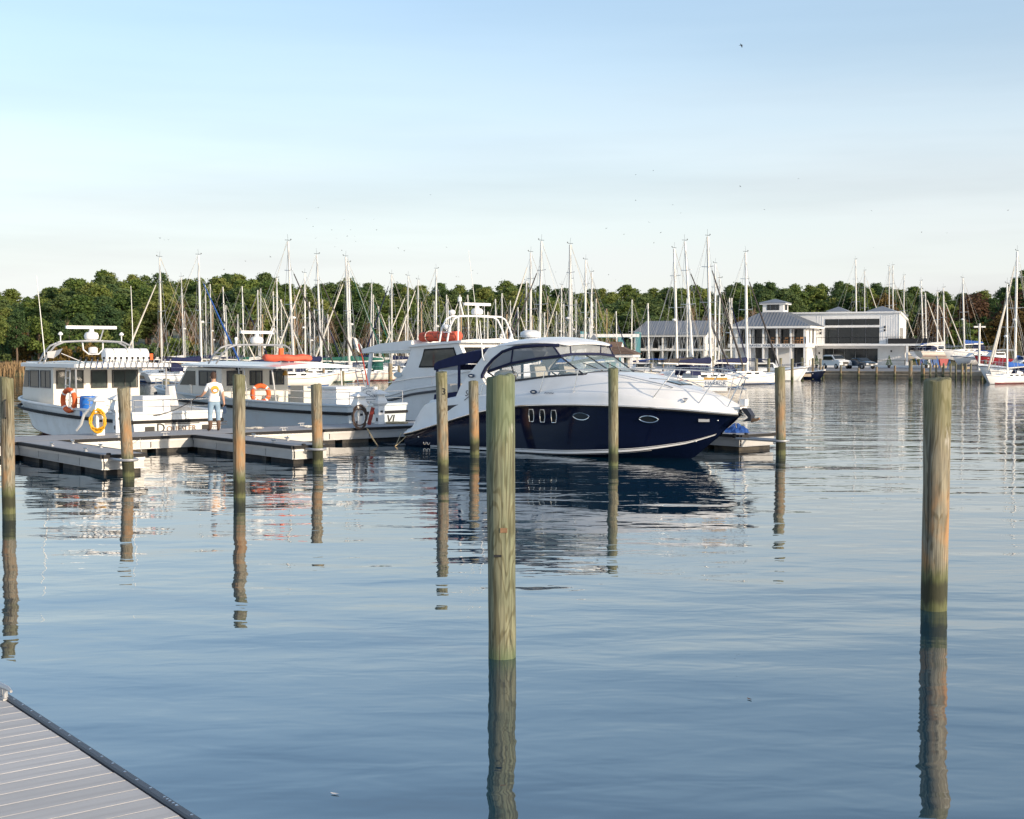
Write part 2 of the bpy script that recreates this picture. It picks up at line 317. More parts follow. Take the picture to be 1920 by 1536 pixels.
# ---------------------------------------------------------------- water
def water_mat():
    m = bpy.data.materials.new('water'); m.use_nodes = True; n = m.node_tree; b = n.nodes['Principled BSDF']
    b.inputs['Base Color'].default_value = (0.005, 0.028, 0.055, 1); b.inputs['Roughness'].default_value = 0.015; b.inputs['IOR'].default_value = 2.5
    tc = n.nodes.new('ShaderNodeTexCoord')
    def noise(scale, st, det, rough=0.5, rot=0.0, dist=0.0):
        mp = n.nodes.new('ShaderNodeMapping'); mp.inputs['Scale'].default_value = st; mp.inputs['Rotation'].default_value = (0, 0, R(rot))
        n.links.new(tc.outputs['Object'], mp.inputs[0])
        t = n.nodes.new('ShaderNodeTexNoise'); t.inputs['Scale'].default_value = scale; t.inputs['Detail'].default_value = det; t.inputs['Roughness'].default_value = rough; t.inputs['Distortion'].default_value = dist
        n.links.new(mp.outputs[0], t.inputs['Vector']); return t.outputs['Fac']
    def math_(op, a, b_):
        k = n.nodes.new('ShaderNodeMath'); k.operation = op
        for i, q in enumerate((a, b_)):
            if isinstance(q, (int, float)): k.inputs[i].default_value = q
            else: n.links.new(q, k.inputs[i])
        return k.outputs[0]
    swell = noise(0.55, (0.45, 1.0, 1), 1.5, 0.4, 8)
    rip = noise(2.4, (0.5, 1.0, 1), 2.0, 0.45, -6, 0.3)
    midw = noise(1.15, (0.55, 1.0, 1), 1.0, 0.4, 20, 0.2)
    fine = noise(7.0, (0.55, 1.0, 1), 1.5, 0.5, 12)
    patch = noise(0.05, (0.6, 1.0, 1), 2, 0.5)
    pm = n.nodes.new('ShaderNodeMapRange'); pm.inputs[1].default_value = 0.35; pm.inputs[2].default_value = 0.65; pm.inputs[3].default_value = 0.45; pm.inputs[4].default_value = 1.0
    n.links.new(patch, pm.inputs[0])
    # wind ruffles the open basin beyond the slips
    sp = n.nodes.new('ShaderNodeSeparateXYZ'); n.links.new(tc.outputs['Object'], sp.inputs[0])
    far = n.nodes.new('ShaderNodeMapRange'); far.inputs[1].default_value = 30; far.inputs[2].default_value = 70; far.inputs[3].default_value = 1.0; far.inputs[4].default_value = 2.0
    n.links.new(sp.outputs['Y'], far.inputs[0])
    h = math_('ADD', math_('MULTIPLY', swell, 0.042), math_('MULTIPLY', math_('MULTIPLY', math_('ADD', math_('ADD', math_('MULTIPLY', midw, 0.016), math_('MULTIPLY', rip, 0.0105)), math_('MULTIPLY', fine, 0.0011)), pm.outputs[0]), far.outputs[0]))
    bp = n.nodes.new('ShaderNodeBump'); bp.inputs['Strength'].default_value = 1.0; bp.inputs['Distance'].default_value = 1.0
    n.links.new(h, bp.inputs['Height'])
    n.nodes.remove(b); di = n.nodes.new('ShaderNodeBsdfDiffuse'); di.inputs['Color'].default_value = (0.004, 0.046, 0.080, 1)
    gl = n.nodes.new('ShaderNodeBsdfGlossy'); gl.inputs['Roughness'].default_value = 0.012; fr = n.nodes.new('ShaderNodeFresnel'); fr.inputs['IOR'].default_value = 1.33
    for q in (gl, fr, di): n.links.new(bp.outputs[0], q.inputs['Normal'])
    pw = math_('POWER', fr.outputs[0], 0.43); ms = n.nodes.new('ShaderNodeMixShader'); n.links.new(pw, ms.inputs[0]); n.links.new(di.outputs[0], ms.inputs[1]); n.links.new(gl.outputs[0], ms.inputs[2]); n.links.new(ms.outputs[0], n.nodes['Material Output'].inputs['Surface'])
    MATS['water'] = m
water_mat()
struct(MB().poly([(-900, -150, 0), (900, -150, 0), (900, 420, 0), (-900, 420, 0)]).build('water', 'water', smooth=0))
# ---------------------------------------------------------------- ground
shore = [(-900, 150), (-140, 158), (-100, 160), (-62, 164), (-48, 176), (-38, 206), (-10, 212), (8, 210), (20, 190), (31, 168), (34.3, 159.2), (46, 152.0), (66, 141.0), (110, 130), (900, 125)]
LAND = 0.70
mb = MB()
far_ = [(x * 3.2, 3200) for x, y in shore]
mb.loft([[(x, y, -0.8) for x, y in shore], [(x + (0.2 if x < 33 else 0.0), y + (2.2 if x < 33 else 0.02), LAND) for x, y in shore], [(x * 1.1, y + 40, LAND + 0.004) for x, y in shore], [(x, y, 1.4) for x, y in far_]], closed=False)
struct(mb.build('ground', 'ground', smooth=20))
# hill that carries the wood
mb = MB(); rows = []
for Yh, zz in ((214, 0.66), (232, 1.6), (260, 4.0), (300, 7.5), (340, 14.0), (420, 15)):
    rows.append([(x, Yh + 4 * math.sin(x * 0.03) + (14 if x > 36 else 0), zz * (0.8 + 0.2 * math.sin(x * 0.021)) ) for x in range(-320, 330, 10)])
mb.loft(rows, closed=False); struct(mb.build('hill', 'ground', smooth=40))
yard = [gp(1500, 693.2, LAND), gp(2050, 700, LAND)]
mb = MB().poly([(34.6, 159.6, LAND + .012), (46.1, 152.5, LAND + .012), (66, 141.6, LAND + .012), (95, 136, LAND + .012), (100, 212, LAND + .012), (30, 224, LAND + .012), (12, 216, LAND + .012), (21, 194, LAND + .012)])
struct(mb.build('pavement', 'gravel', smooth=0))
# ---------------------------------------------------------------- dock pilings
def piling_mat(name, wood, wood2, stain, algae, band_hi, band_lo, stain_amt):
    m = bpy.data.materials.new(name); m.use_nodes = True; n = m.node_tree; b = n.nodes['Principled BSDF']; b.inputs['Roughness'].default_value = 0.85
    tc = n.nodes.new('ShaderNodeTexCoord'); oi = n.nodes.new('ShaderNodeObjectInfo')
    off = n.nodes.new('ShaderNodeVectorMath'); off.operation = 'ADD'; n.links.new(tc.outputs['Object'], off.inputs[0])
    cx = n.nodes.new('ShaderNodeCombineXYZ'); k = n.nodes.new('ShaderNodeMath'); k.operation = 'MULTIPLY'; k.inputs[1].default_value = 17.0
    n.links.new(oi.outputs['Random'], k.inputs[0]); n.links.new(k.outputs[0], cx.inputs[0]); n.links.new(k.outputs[0], cx.inputs[1])
    n.links.new(cx.outputs[0], off.inputs[1])
    def noise(st, scale, det, rough=0.55, dist=0.0):
        mp = n.nodes.new('ShaderNodeMapping'); mp.inputs['Scale'].default_value = st; n.links.new(off.outputs[0], mp.inputs[0])
        t = n.nodes.new('ShaderNodeTexNoise'); t.inputs['Scale'].default_value = scale; t.inputs['Detail'].default_value = det; t.inputs['Roughness'].default_value = rough; t.inputs['Distortion'].default_value = dist
        n.links.new(mp.outputs[0], t.inputs['Vector']); return t.outputs['Fac']
    def mr(v, a, b_, c=0.0, d=1.0, sm=True):
        q = n.nodes.new('ShaderNodeMapRange'); q.interpolation_type = 'SMOOTHSTEP' if sm else 'LINEAR'
        q.inputs[1].default_value = a; q.inputs[2].default_value = b_; q.inputs[3].default_value = c; q.inputs[4].default_value = d
        n.links.new(v, q.inputs[0]); return q.outputs[0]
    def mix(f, a, b_):
        q = n.nodes.new('ShaderNodeMix'); q.data_type = 'RGBA'
        if isinstance(f, float): q.inputs['Factor'].default_value = f
        else: n.links.new(f, q.inputs['Factor'])
        for s_, c in (('A', a), ('B', b_)):
            if isinstance(c, tuple): q.inputs[s_].default_value = (*c, 1)
            else: n.links.new(c, q.inputs[s_])
        return q.outputs['Result']
    def mul(a, b_):
        q = n.nodes.new('ShaderNodeMath'); q.operation = 'MULTIPLY'
        for i, c in enumerate((a, b_)):
            if isinstance(c, float): q.inputs[i].default_value = c
            else: n.links.new(c, q.inputs[i])
        return q.outputs[0]
    def add(a, b_, c):
        q = n.nodes.new('ShaderNodeMath'); q.operation = 'MULTIPLY_ADD'; n.links.new(a, q.inputs[0]); q.inputs[1].default_value = b_; n.links.new(c, q.inputs[2]); return q.outputs[0]
    sp = n.nodes.new('ShaderNodeSeparateXYZ'); n.links.new(tc.outputs['Object'], sp.inputs[0]); z = sp.outputs['Z']
    # grain: rings of a wood cut, drawn as distorted bands that run along the pole
    fig = noise((5.0, 5.0, 0.85), 1.0, 2.5, 0.5, 0.6)
    sn = n.nodes.new('ShaderNodeMath'); sn.operation = 'SINE'; n.links.new(mul(fig, 62.0), sn.inputs[0])
    bands = mr(sn.outputs[0], 0.0, 1.0)
    fib = noise((26, 26, 1.2), 1.6, 4)
    blot = noise((2, 2, 0.9), 1.8, 5, 0.6)
    c = mix(mr(blot, 0.35, 0.68), wood, wood2)
    dark = n.nodes.new('ShaderNodeMix'); dark.data_type = 'RGBA'; dark.blend_type = 'MULTIPLY'
    n.links.new(mul(bands, 0.60), dark.inputs['Factor']); n.links.new(c, dark.inputs['A']); dark.inputs['B'].default_value = (0.42, 0.36, 0.24, 1)
    c = dark.outputs['Result']
    hv = n.nodes.new('ShaderNodeHueSaturation'); n.links.new(c, hv.inputs['Color']); n.links.new(mr(fib, 0.25, 0.75, 0.50, 1.45), hv.inputs['Value']); c = hv.outputs[0]
    zn = add(noise((6, 6, 1.0), 1.0, 4), 0.7, z)      # ragged height
    zn2 = add(noise((14, 14, 2.0), 1.0, 3), 0.22, z)
    if stain_amt:
        f = mul(mul(mr(zn, 2.1, 1.35), mr(zn, 0.75, 0.95)), mr(blot, 0.40, 0.66)); c = mix(mul(f, stain_amt), c, stain)
    c = mix(mul(mr(zn, 2.2, 2.75), 0.5), c, algae)                               # green at the head
    c = mix(mul(mr(zn2, band_hi + 0.32, band_hi + 0.05), 0.80), c, (algae[0] * .75, algae[1] * .8, algae[2] * .7))
    wet = mul(mr(zn2, band_hi + 0.10, band_hi - 0.02), mr(zn2, band_lo + 0.02, band_lo + 0.12)); c = mix(mul(wet, 0.80), c, (0.020, 0.020, 0.012))
    spots = mul(mr(noise((22, 22, 3.0), 1.0, 3), 0.60, 0.66), mr(z, 0.75, 0.35)); c = mix(mul(spots, 0.7), c, (0.03, 0.04, 0.025))
    c = mix(mul(mr(noise((17, 17, 0.42), 1.0, 3, 0.6), 0.60, 0.655), 0.75), c, (0.035, 0.028, 0.018))
    c = mix(mul(mul(mr(noise((5, 5, 0.9), 1.3, 5, 0.7), 0.62, 0.70), mr(zn, 2.0, 2.7)), 0.7), c, (0.52, 0.50, 0.46))
    n.links.new(c, b.inputs['Base Color'])
    bp = n.nodes.new('ShaderNodeBump'); bp.inputs['Strength'].default_value = 0.8; bp.inputs['Distance'].default_value = 0.008
    n.links.new(fib, bp.inputs['Height']); n.links.new(bp.outputs[0], b.inputs['Normal']); MATS[name] = m
piling_mat('piling_green', (0.19, 0.188, 0.12), (0.145, 0.16, 0.10), (0.4, 0.25, 0.12), (0.11, 0.16, 0.085), 0.02, -0.2, 0.0)
piling_mat('piling_olive', (0.22, 0.208, 0.14), (0.17, 0.175, 0.11), (0.36, 0.21, 0.10), (0.10, 0.12, 0.045), 0.42, 0.14, 0.3)
piling_mat('piling_rust', (0.215, 0.20, 0.15), (0.25, 0.215, 0.145), (0.38, 0.20, 0.08), (0.105, 0.12, 0.04), 0.42, 0.14, 0.8)
def piling(px, pyw, wpx, ytop, m, label, xtop=None, cat='piling', group=None, n=28, extra=None):
    P = gp(px, pyw); r = wpx / FPX * P.y / 2; zt = at(px, ytop, P.y).z
    lean = ((xtop - px) / FPX * P.y) if xtop else 0
    ph = random.random() * 6; rings = []
    for i in range(15):
        z = -1.6 + (zt + 1.6) * i / 14 + (.0 if i < 14 else 0); fz = max(z, 0) / zt; rr = r * (0.97 + 0.05 * fz + 0.012 * math.sin(z * 3 + ph))
        rings.append([(lean * fz + rr * (1 + 0.022 * math.sin(3 * t + ph + z) + 0.016 * math.sin(7 * t + z * 2.6) + 0.012 * math.sin(z * 7 + 5 * t)) * math.cos(t), rr * (1 + 0.015 * math.sin(3 * t + ph)) * math.sin(t), z + (0.018 * math.sin(t + ph) + 0.008 * math.sin(5 * t + 2 * ph) if i == 14 else 0)) for t in [2 * math.pi * k / n for k in range(n)]])
    # worn, slightly domed head
    for s_, dz in ((0.94, 0.012), (0.6, 0.02)):
        rings.append([(lean + (x - lean) * s_, y * s_, z + dz) for x, y, z in rings[14]])
    o = MB().loft(rings).build('piling', m, smooth=50); o.location = (P.x, P.y, 0)
    return tag(o, label, cat, group), P, r, zt
piling(941, 1232, 53, 708, 'piling_green', 'thick greenish wooden piling in the foreground, in front of the navy cruiser', 939)
piling(1751, 1143, 49, 713, 'piling_rust', 'big weathered piling at right, orange stained above its dark waterline', 1752)
piling(17, 963, 25, 710, 'piling_rust', 'wooden piling at the left edge with an iron staple near its top', 16)
P2 = piling(241, 893, 22, 728, 'piling_rust', 'wooden piling inside the hoop at the end of the left finger dock', 233)
piling(449, 933, 23, 705, 'piling_rust', 'tall free standing piling in front of the man and middle finger dock', 450)
P4 = piling(596, 870, 20, 722, 'piling_rust', 'wooden piling inside the hoop at the end of the middle finger dock', 594)
piling(831, 897, 21, 699, 'piling_rust', 'piling marked with a number, standing before the stern of the navy cruiser', 828)
piling(890, 852, 18, 716, 'piling_rust', 'short slim piling close beside the navy hull, left of the foreground piling', 888)
piling(1150, 873, 18.5, 692, 'piling_olive', 'olive piling standing before the bow half of the navy cruiser', 1149)
P9 = piling(1464, 852, 19, 690, 'piling_rust', 'green headed piling at the end of the dock beyond the cruiser bow', 1461)
o = bpy.context.scene.objects
# staple and number as parts of their pilings
st = MB().tube([(0.02, -0.135, 2.12), (0.02, -0.165, 2.10), (0.02, -0.165, 1.80), (0.02, -0.135, 1.78)], 0.014).build('staple', 'black_metal', [q for q in o if q.get('label', '').startswith('wooden piling at the left edge')][0])
pk = [q for q in o if q.get('label', '').startswith('piling marked')][0]
text('number', '3', 0.22, 'lettering_black', pk, (0.03, -0.139, 2.06), (1, 0, 0), (0, 0, 1))
near = [q for q in o if q.get('label', '').startswith('thick greenish')][0]
MB().obox((0.02, -0.137, 1.27), (1, 0, 0), (0, 1, 0), (0, 0, 1), 0.07, 0.012, 0.045).build('iron_patch', 'anchor_rust', near)
MB().obox((-0.04, -0.134, 1.02), (1, 0, 0), (0, 1, 0), (0, 0, 1), 0.075, 0.012, 0.022).build('iron_patch', 'black_metal', near)
# ---------------------------------------------------------------- floating docks
Q0 = Vector((-9.67, 40.29, 0)); DA = R(38.5)
UU = Vector((math.cos(DA), math.sin(DA), 0)); VV = Vector((UU.y, -UU.x, 0))
def Q(s, t, z=0.0): return Q0 + UU * s + VV * t + Vector((0, 0, z))
def perf_mat():
    m = mat('perforated', (0.43, 0.425, 0.41), 0.5, metal=0.35, var=0.12, scale=2)
    n = m.node_tree; b = n.nodes['Principled BSDF']; tc = n.nodes.new('ShaderNodeTexCoord')
    v = n.nodes.new('ShaderNodeTexVoronoi'); v.inputs['Randomness'].default_value = 0.0; v.inputs['Scale'].default_value = 36
    n.links.new(tc.outputs['Object'], v.inputs['Vector'])
    mr = n.nodes.new('ShaderNodeMapRange'); mr.inputs[1].default_value = 0.30; mr.inputs[2].default_value = 0.36; mr.inputs[3].default_value = 0.35; mr.inputs[4].default_value = 1
    n.links.new(v.outputs['Distance'], mr.inputs[0])
    mx = n.nodes.new('ShaderNodeMix'); mx.data_type = 'RGBA'; mx.blend_type = 'MULTIPLY'; mx.inputs['Factor'].default_value = 1
    src = b.inputs['Base Color'].links[0].from_socket; n.links.new(src, mx.inputs['A']); n.links.new(mr.outputs[0], mx.inputs['B']); n.links.new(mx.outputs['Result'], b.inputs['Base Color'])
perf_mat()
CLEAT = None
def cleat_mesh():
    global CLEAT
    if CLEAT is None:
        mb = MB().tube([(-0.15, 0, 0.075), (-0.09, 0, 0.085), (0, 0, 0.082), (0.09, 0, 0.085), (0.15, 0, 0.075)], [0.010, 0.017, 0.02, 0.017, 0.010], 8)
        for s_ in (-1, 1): mb.tube([(s_ * 0.045, 0, 0), (s_ * 0.04, 0, 0.08)], 0.02, 8, r1=0.015)
        mb.box(-0.08, 0.08, -0.03, 0.03, 0, 0.012); CLEAT = mb.mesh('cleat', 'alloy')
    return CLEAT
def dock_section(label, x0, x1, y0, y1, faces, cleats=(), hoop=None, panel=1.5):
    """floating dock piece in dock coordinates; faces = which sides show fascia: 'f' front(-y) 'l' 'r' 'e' end"""
    t = thing('floating_dock', label, 'dock', Q0, DA)
    MB().box(x0 + .05, x1 - .05, y0 + .05, y1 - .05, 0.44, 0.5).build('deck', 'dock_deck', t, smooth=0)
    rim = MB()
    def side(a, b, nrm, tg):
        a, b, nrm, tg = Vector(a), Vector(b), Vector(nrm), Vector(tg); L = (b - a).length; mid = (a + b) / 2
        MB().obox(mid + Vector((0, 0, .455)) + nrm * .015, tg, nrm, (0, 0, 1), L - .004, .09, .085).build('rub_strip', 'black_rubber', t, smooth=0)
        MB().obox(mid + Vector((0, 0, .375)) - nrm * .012, tg, nrm, (0, 0, 1), L - .06, .05, .07).build('beam', 'alloy', t, smooth=0)
        MB().obox(mid + Vector((0, 0, .145)) - nrm * .010, tg, nrm, (0, 0, 1), L - .06, .05, .025).build('beam', 'alloy', t, smooth=0)
        k = max(1, round(L / panel)); pl = (L - .08) / k
        for i in range(k):
            c = a + tg * (.04 + pl * (i + .5)) + Vector((0, 0, .249)) - nrm * .022
            MB().obox((0, 0, 0), tg, nrm, (0, 0, 1), pl - .03, .03, .18).build('panel', 'perforated', t, smooth=0, loc=c)
    if 'f' in faces: side((x0, y0, 0), (x1, y0, 0), (0, -1, 0), (1, 0, 0))
    if 'b' in faces: side((x0, y1, 0), (x1, y1, 0), (0, 1, 0), (1, 0, 0))
    if 'l' in faces: side((x0, y0, 0), (x0, y1, 0), (-1, 0, 0), (0, 1, 0))
    if 'r' in faces: side((x1, y0, 0), (x1, y1, 0), (1, 0, 0), (0, 1, 0))
    # plastic floats with gaps between
    lx, ly = x1 - x0, y1 - y0; ax = 0 if lx > ly else 1; L = max(lx, ly); k = max(1, int(L / 1.25))
    for i in range(k):
        a = L * i / k + .12; b = L * (i + 1) / k - .16
        q = (x0 + a, x0 + b, y0 + .07, y1 - .07) if ax == 0 else (x0 + .07, x1 - .07, y0 + a, y0 + b)
        MB().box(*q, -.45, .135).build('float', 'dock_float', t, smooth=0)
    for cx, cy, rz in cleats: link('cleat', cleat_mesh(), t, (cx, cy, .5), rz)
    return t
D_MAIN = dock_section('long aluminium floating walkway where the man stands', -9.0, 15.5, 0.0, 2.4, 'fb', [(-2.2, .18, 0), (-.8, .18, 0), (3.2, .18, 0), (6.2, .18, 0), (1.8, 2.2, 0), (5, 2.2, 0)])
D_A = dock_section('left finger of the floating dock, nearest the left edge', -5.2, -4.12, -6.12, -0.03, 'lrf', [(-5.05, -2.2, R(90)), (-5.05, -4.6, R(90)), (-4.27, -1.6, R(90)), (-4.27, -3.6, R(90)), (-4.27, -5.2, R(90))])
D_B = dock_section('middle finger of the floating dock, right of the man', 0.0, 1.05, -6.17, -0.03, 'lrf', [(.15, -2.4, R(90)), (.15, -4.8, R(90)), (.9, -2.2, R(90)), (.9, -4.2, R(90))])
D_C = dock_section('far finger of the floating dock, its end past the cruiser bow', 12.9, 14.45, -10.4, -0.03, 'lrf', [(13.05, -8.8, R(90)), (13.05, -5, R(90)), (14.3, -8.8, R(90))])
for d, (pl_, P, r, zt), end in ((D_A, P2, -6.12), (D_B, P4, -6.17), (D_C, P9, -10.4)):
    rel = P - Q0; px_, py_ = rel.dot(UU), rel.dot(-VV); g = r + .07
    pts = [(px_ - g - .05, end - .02, .40)] + [(px_ + g * math.cos(a), py_ + g * math.sin(a), .40) for a in np.linspace(R(170), R(370), 14)] + [(px_ + g + .05, end - .02, .40)]
    if py_ + g > end: pts = [(px_ - g - .06, end + .02, .40)] + [(px_ + g * math.cos(a), py_ + g * math.sin(a), .40) for a in np.linspace(R(180), R(360), 14)] + [(px_ + g + .06, end + .02, .40)]
    MB().tube(pts, .035, 8).build('piling_hoop', 'alloy', d)
    for s_ in (-1, 1): MB().lathe([(.05, 0), (.06, .02), (.06, .10), (.05, .12)], (px_ + s_ * (g + .05), end + .05, .42), 10).build('roller', 'black_rubber', d)
# ---------------------------------------------------------------- near dock under the photographer
ZD = 0.55
a_, b_ = gp(39.4, 1321.9, ZD), gp(299.8, 1492, ZD); E1 = (b_ - a_); PW = E1.length / 13; E1.normalize(); E2 = Vector((E1.y, -E1.x, 0))
ND = thing('near_dock', 'pale composite plank dock in the lower left foreground corner', 'dock', a_, math.atan2(E1.y, E1.x))
# local x along the edge (towards the camera), local -y inland
strip_w = 0.038
pm = [MB().box(0.003 + 0, PW - 0.006, -2.6, -strip_w - .012, -.035, 0).mesh('plank', 'plank', 0)]
bmx = MB(); bmx.box(0.003, PW - .006, -2.6, -strip_w - .012, -.035, 0)
for k in range(-14, 34):
    p = link('plank', pm[0], ND, (k * PW, random.uniform(-.003, .003), random.uniform(-.0004, .0004)))
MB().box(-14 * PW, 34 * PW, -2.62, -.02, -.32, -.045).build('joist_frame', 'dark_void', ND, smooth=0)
MB().prism([(-strip_w, -.03), (-strip_w, .004), (-.03, .016), (.006, .016), (.014, .004), (.014, -.16), (-.004, -.16), (-.012, -.03)], -14 * PW, 34 * PW, 'x').build('edge_strip', 'strip', ND, smooth=30) if 'strip' in MATS else None
scr = MB().lathe([(.009, 0), (.009, .003), (.005, .006)], n=8).mesh('screw', 'steel')
for k in range(-14, 34):
    link('screw', scr, ND, (k * PW + PW * .45 + random.uniform(-.01, .01), -.013 + random.uniform(-.002, .002), .016))
for dx in (.03, .065, .11, .15): link('screw', scr, ND, (13.55 * PW + dx, -.013, .016))
c_ = gp(6, 1309, ZD) - a_
cl_ = link('cleat', cleat_mesh(), ND, (c_.dot(E1), -c_.dot(E2), .0), R(4)); cl_.scale = (1.0, 1.0, 1.0)
# ---------------------------------------------------------------- navy cruiser
NC = thing('cabin_cruiser', 'large navy and white cabin cruiser moored broadside behind the foreground piling', 'motorboat', gp(1300, 860), R(-41.2))
zs = spl([-10, -9.5, -8.3, -6.4, -4.9, -3, -1.7, 0, 1, 1.56], [.36, .45, .74, 1.19, 1.40, 1.48, 1.49, 1.43, 1.34, 1.28])
bs = spl([-10, -9, -7, -4, -2, -1, 0, .7, 1.2, 1.56], [1.55, 1.68, 1.78, 1.80, 1.70, 1.52, 1.17, .78, .42, .03])
zd = spl([-10, -9.75, -9.45, -9.0, -8, -7.3, -5, -2, -.44, .6, 1.5], [.50, .58, .95, 1.37, 1.55, 1.65, 1.76, 1.86, 1.74, 1.60, 1.43])
zw = spl([-10, -9.75, -9.4, -9, -8, -7.3, -6.5, -5.35, -4.2, -2.9, -2, -1, 0, 1, 1.5], [.50, .60, 1.05, 1.42, 1.62, 1.78, 2.05, 2.14, 2.28, 2.34, 2.30, 2.12, 1.92, 1.66, 1.47])
bc = spl([-10, -9, -7, -5, -3, -2, -1, 0, 1, 1.5], [1.4, 1.48, 1.5, 1.44, 1.32, 1.18, .98, .70, .28, .02])
# hull below the sheer: stations of keel, chine and sheer
cx_ = spl([0, .5, .8, 1], [-10, -4.2, -.75, .92]); sx_ = spl([0, .5, .8, 1], [-10, -4.0, -.3, 1.56]); kx_ = spl([0, .5, .8, 1], [-10, -4.4, -1.4, .12])
cz_ = spl([-10, -4, -1.5, 0, .72, .92], [-.02, .02, .16, .40, .64, .73]); cb_ = spl([-10, -4, -2, -1, 0, .6, .92], [1.50, 1.62, 1.40, 1.08, .55, .22, .03])
kz_ = spl([0, .5, .75, .9, 1], [-.5, -.65, -.6, -.3, .10])
def hull_ring(t, side):
    K = Vector((kx_(t), 0, kz_(t))); cxx = cx_(t); C = Vector((cxx, cb_(cxx), cz_(cxx))); sxx = sx_(t); S_ = Vector((sxx, bs(sxx), zs(sxx)))
    P = [K, K.lerp(C, .5), C, C + Vector((0, .03, .02))]
    for q in (.2, .4, .6, .8, 1.0):
        p = (C + Vector((0, .03, .02))).lerp(S_, q); fl = math.sin(q * math.pi) * (-.10 * max(0, (t - .55)) * 2 + .05 * (1 - t)); p.y += fl
        P.append(p)
    return [Vector((p.x, p.y * side, p.z)) for p in P]
TS = [i / 44 for i in range(45)]
mb = MB()
for sd_ in (-1, 1): mb.loft([hull_ring(t, sd_) for t in TS], closed=False)
r0 = [hull_ring(0, -1), hull_ring(0, 1)]
for i in range(len(r0[0]) - 1): mb.poly([r0[0][i], r0[0][i + 1], r0[1][i + 1], r0[1][i]])
hull = mb.build('hull', 'navy_hull', NC, smooth=45)
# white bands along the chine and at the waterline
def band(name, f0, f1, t0, t1, m, par, o=.012, n=40, sides=(-1, 1)):
    b = MB()
    for sd_ in sides:
        R0 = []
        for i in range(n + 1):
            t = t0 + (t1 - t0) * i / n; r_ = hull_ring(t, sd_)
            def ptz(f):
                if f <= 1:
                    p = r_[1].lerp(r_[2], f)
                else:
                    g = min((f - 1) * 5, 4.999); k = int(g); p = r_[3 + k].lerp(r_[4 + k], g - k)
                p = p.copy(); p.y += o * sd_; return p
            a, c = ptz(f0(t)), ptz(f1(t)); a2, c2 = a.copy(), c.copy(); a2.y -= .03 * sd_; c2.y -= .03 * sd_
            R0.append([a2, a, c, c2])
        b.loft(R0, closed=True)
    return b.build(name, m, par, smooth=40)
band('spray_strake', lambda t: 1.004, lambda t: 1.004 + .055 * (1 - .2 * t), .10, .985, 'gelcoat', hull)
band('spray_strake', lambda t: 1.066, lambda t: 1.078, .10, .985, 'gelcoat', hull)
band('boot_stripe', lambda t: .97, lambda t: .996, .06, .80, 'gelcoat', hull, o=.02)
# deck moulding
XS = list(np.linspace(-10, -8.6, 14)) + list(np.linspace(-8.4, 1.2, 46)) + [1.3, 1.4, 1.47, 1.52]
mb = MB(); rings = []
for x in XS:
    b1, b2 = bs(x), bc(x); z1, z2, z3 = zs(x), zd(x), zw(x)
    fl = 1.25 if -8.6 < x < -3.35 else None
    if x > -3.0: fl = None
    kk = min(max((x + 8.9) / .3, 0), 1) * min(max((-2.95 - x) / .3, 0), 1)
    zi = z3 + .05 * (1 - kk) + (1.25 - z3) * kk; zc = z3 + .075 * (1 - kk) + (1.25 - z3) * kk
    tip = min(max((1.52 - x) / .5, .15), 1)
    half = [(b1 + .035, z1 - .015), (b1 + .05, z1 + .03), (b1 + .02, z1 + .08), (b1 - .02 * tip, z1 + (z2 - z1) * .55), (b1 - .07 * tip, z2 - .03), (b1 - .13 * tip, z2 + .008), (b2 + (b1 - b2) * .45, z2 + (z3 - z2) * .25), (b2 + .02, z3 - .05), (b2 - .05 * tip, z3), (b2 - .14 * tip, zi), (b2 * .45, zc), (0, zc + .015 * (1 - kk))]
    half = [(max(y, .004), z) for y, z in half]
    rings.append([(x, -y, z) for y, z in half] + [(x, y, z) for y, z in half[::-1][1:]])
mb.loft(rings, closed=False); mb.poly(rings[0][::-1])
deck = mb.build('deck_moulding', 'gelcoat', NC, smooth=38)
# steel capped rub rail at the sheer
mb = MB()
for sd_ in (-1, 1): mb.tube([(x, sd_ * (bs(x) + .05), zs(x) + .012) for x in XS], .022, 6)
mb.build('rub_rail', 'steel', NC)
mb = MB()
for sd_ in (-1, 1): mb.tube([(x, sd_ * (bs(x) + .045), zs(x) - .03) for x in XS], .018, 6)
mb.build('rub_rail', 'black_rubber', NC)
# transom quarter: moulded recess and swim platform edge
MB().prism([(-7.45, 1.38), (-8.3, 1.30), (-8.0, 1.12)], -1.74, -1.60).build('vent_recess', 'stripe_dark', deck)
# portlights in the hull side
def hull_pt(x, z, side=-1):
    best = None
    for i in range(401):
        t = i / 400; r_ = hull_ring(t, side)
        for k in range(3, 8):
            a, c = r_[k], r_[k + 1]
            if (a.z - z) * (c.z - z) <= 0:
                p = a.lerp(c, (z - a.z) / (c.z - a.z + 1e-9)); d = abs(p.x - x)
                if best is None or d < best[0]: best = (d, p)
    return best[1]
def portlight(x, z, shape):
    C = hull_pt(x, z); ex = (hull_pt(x + .25, z) - hull_pt(x - .25, z)).normalized(); ez = (hull_pt(x, z + .1) - hull_pt(x, z - .1)).normalized(); n_ = ex.cross(ez).normalized()
    pts = [C + n_ * .012 + ex * a + ez * b for a, b in shape]
    fr = MB().tube(pts, .017, 6, closed=True).build('portlight', 'steel', NC)
    MB().poly([p - n_ * .004 for p in pts]).build('pane', 'glass_dark', fr, smooth=0)
slot = [(-.10, -.20), (.10, -.20), (.135, -.05), (.135, .08), (.11, .20), (-.09, .20), (-.125, .08), (-.135, -.05)]
for x in (-4.45, -4.05, -3.62): portlight(x, 1.14, [(a * .72, b * .9) for a, b in slot])
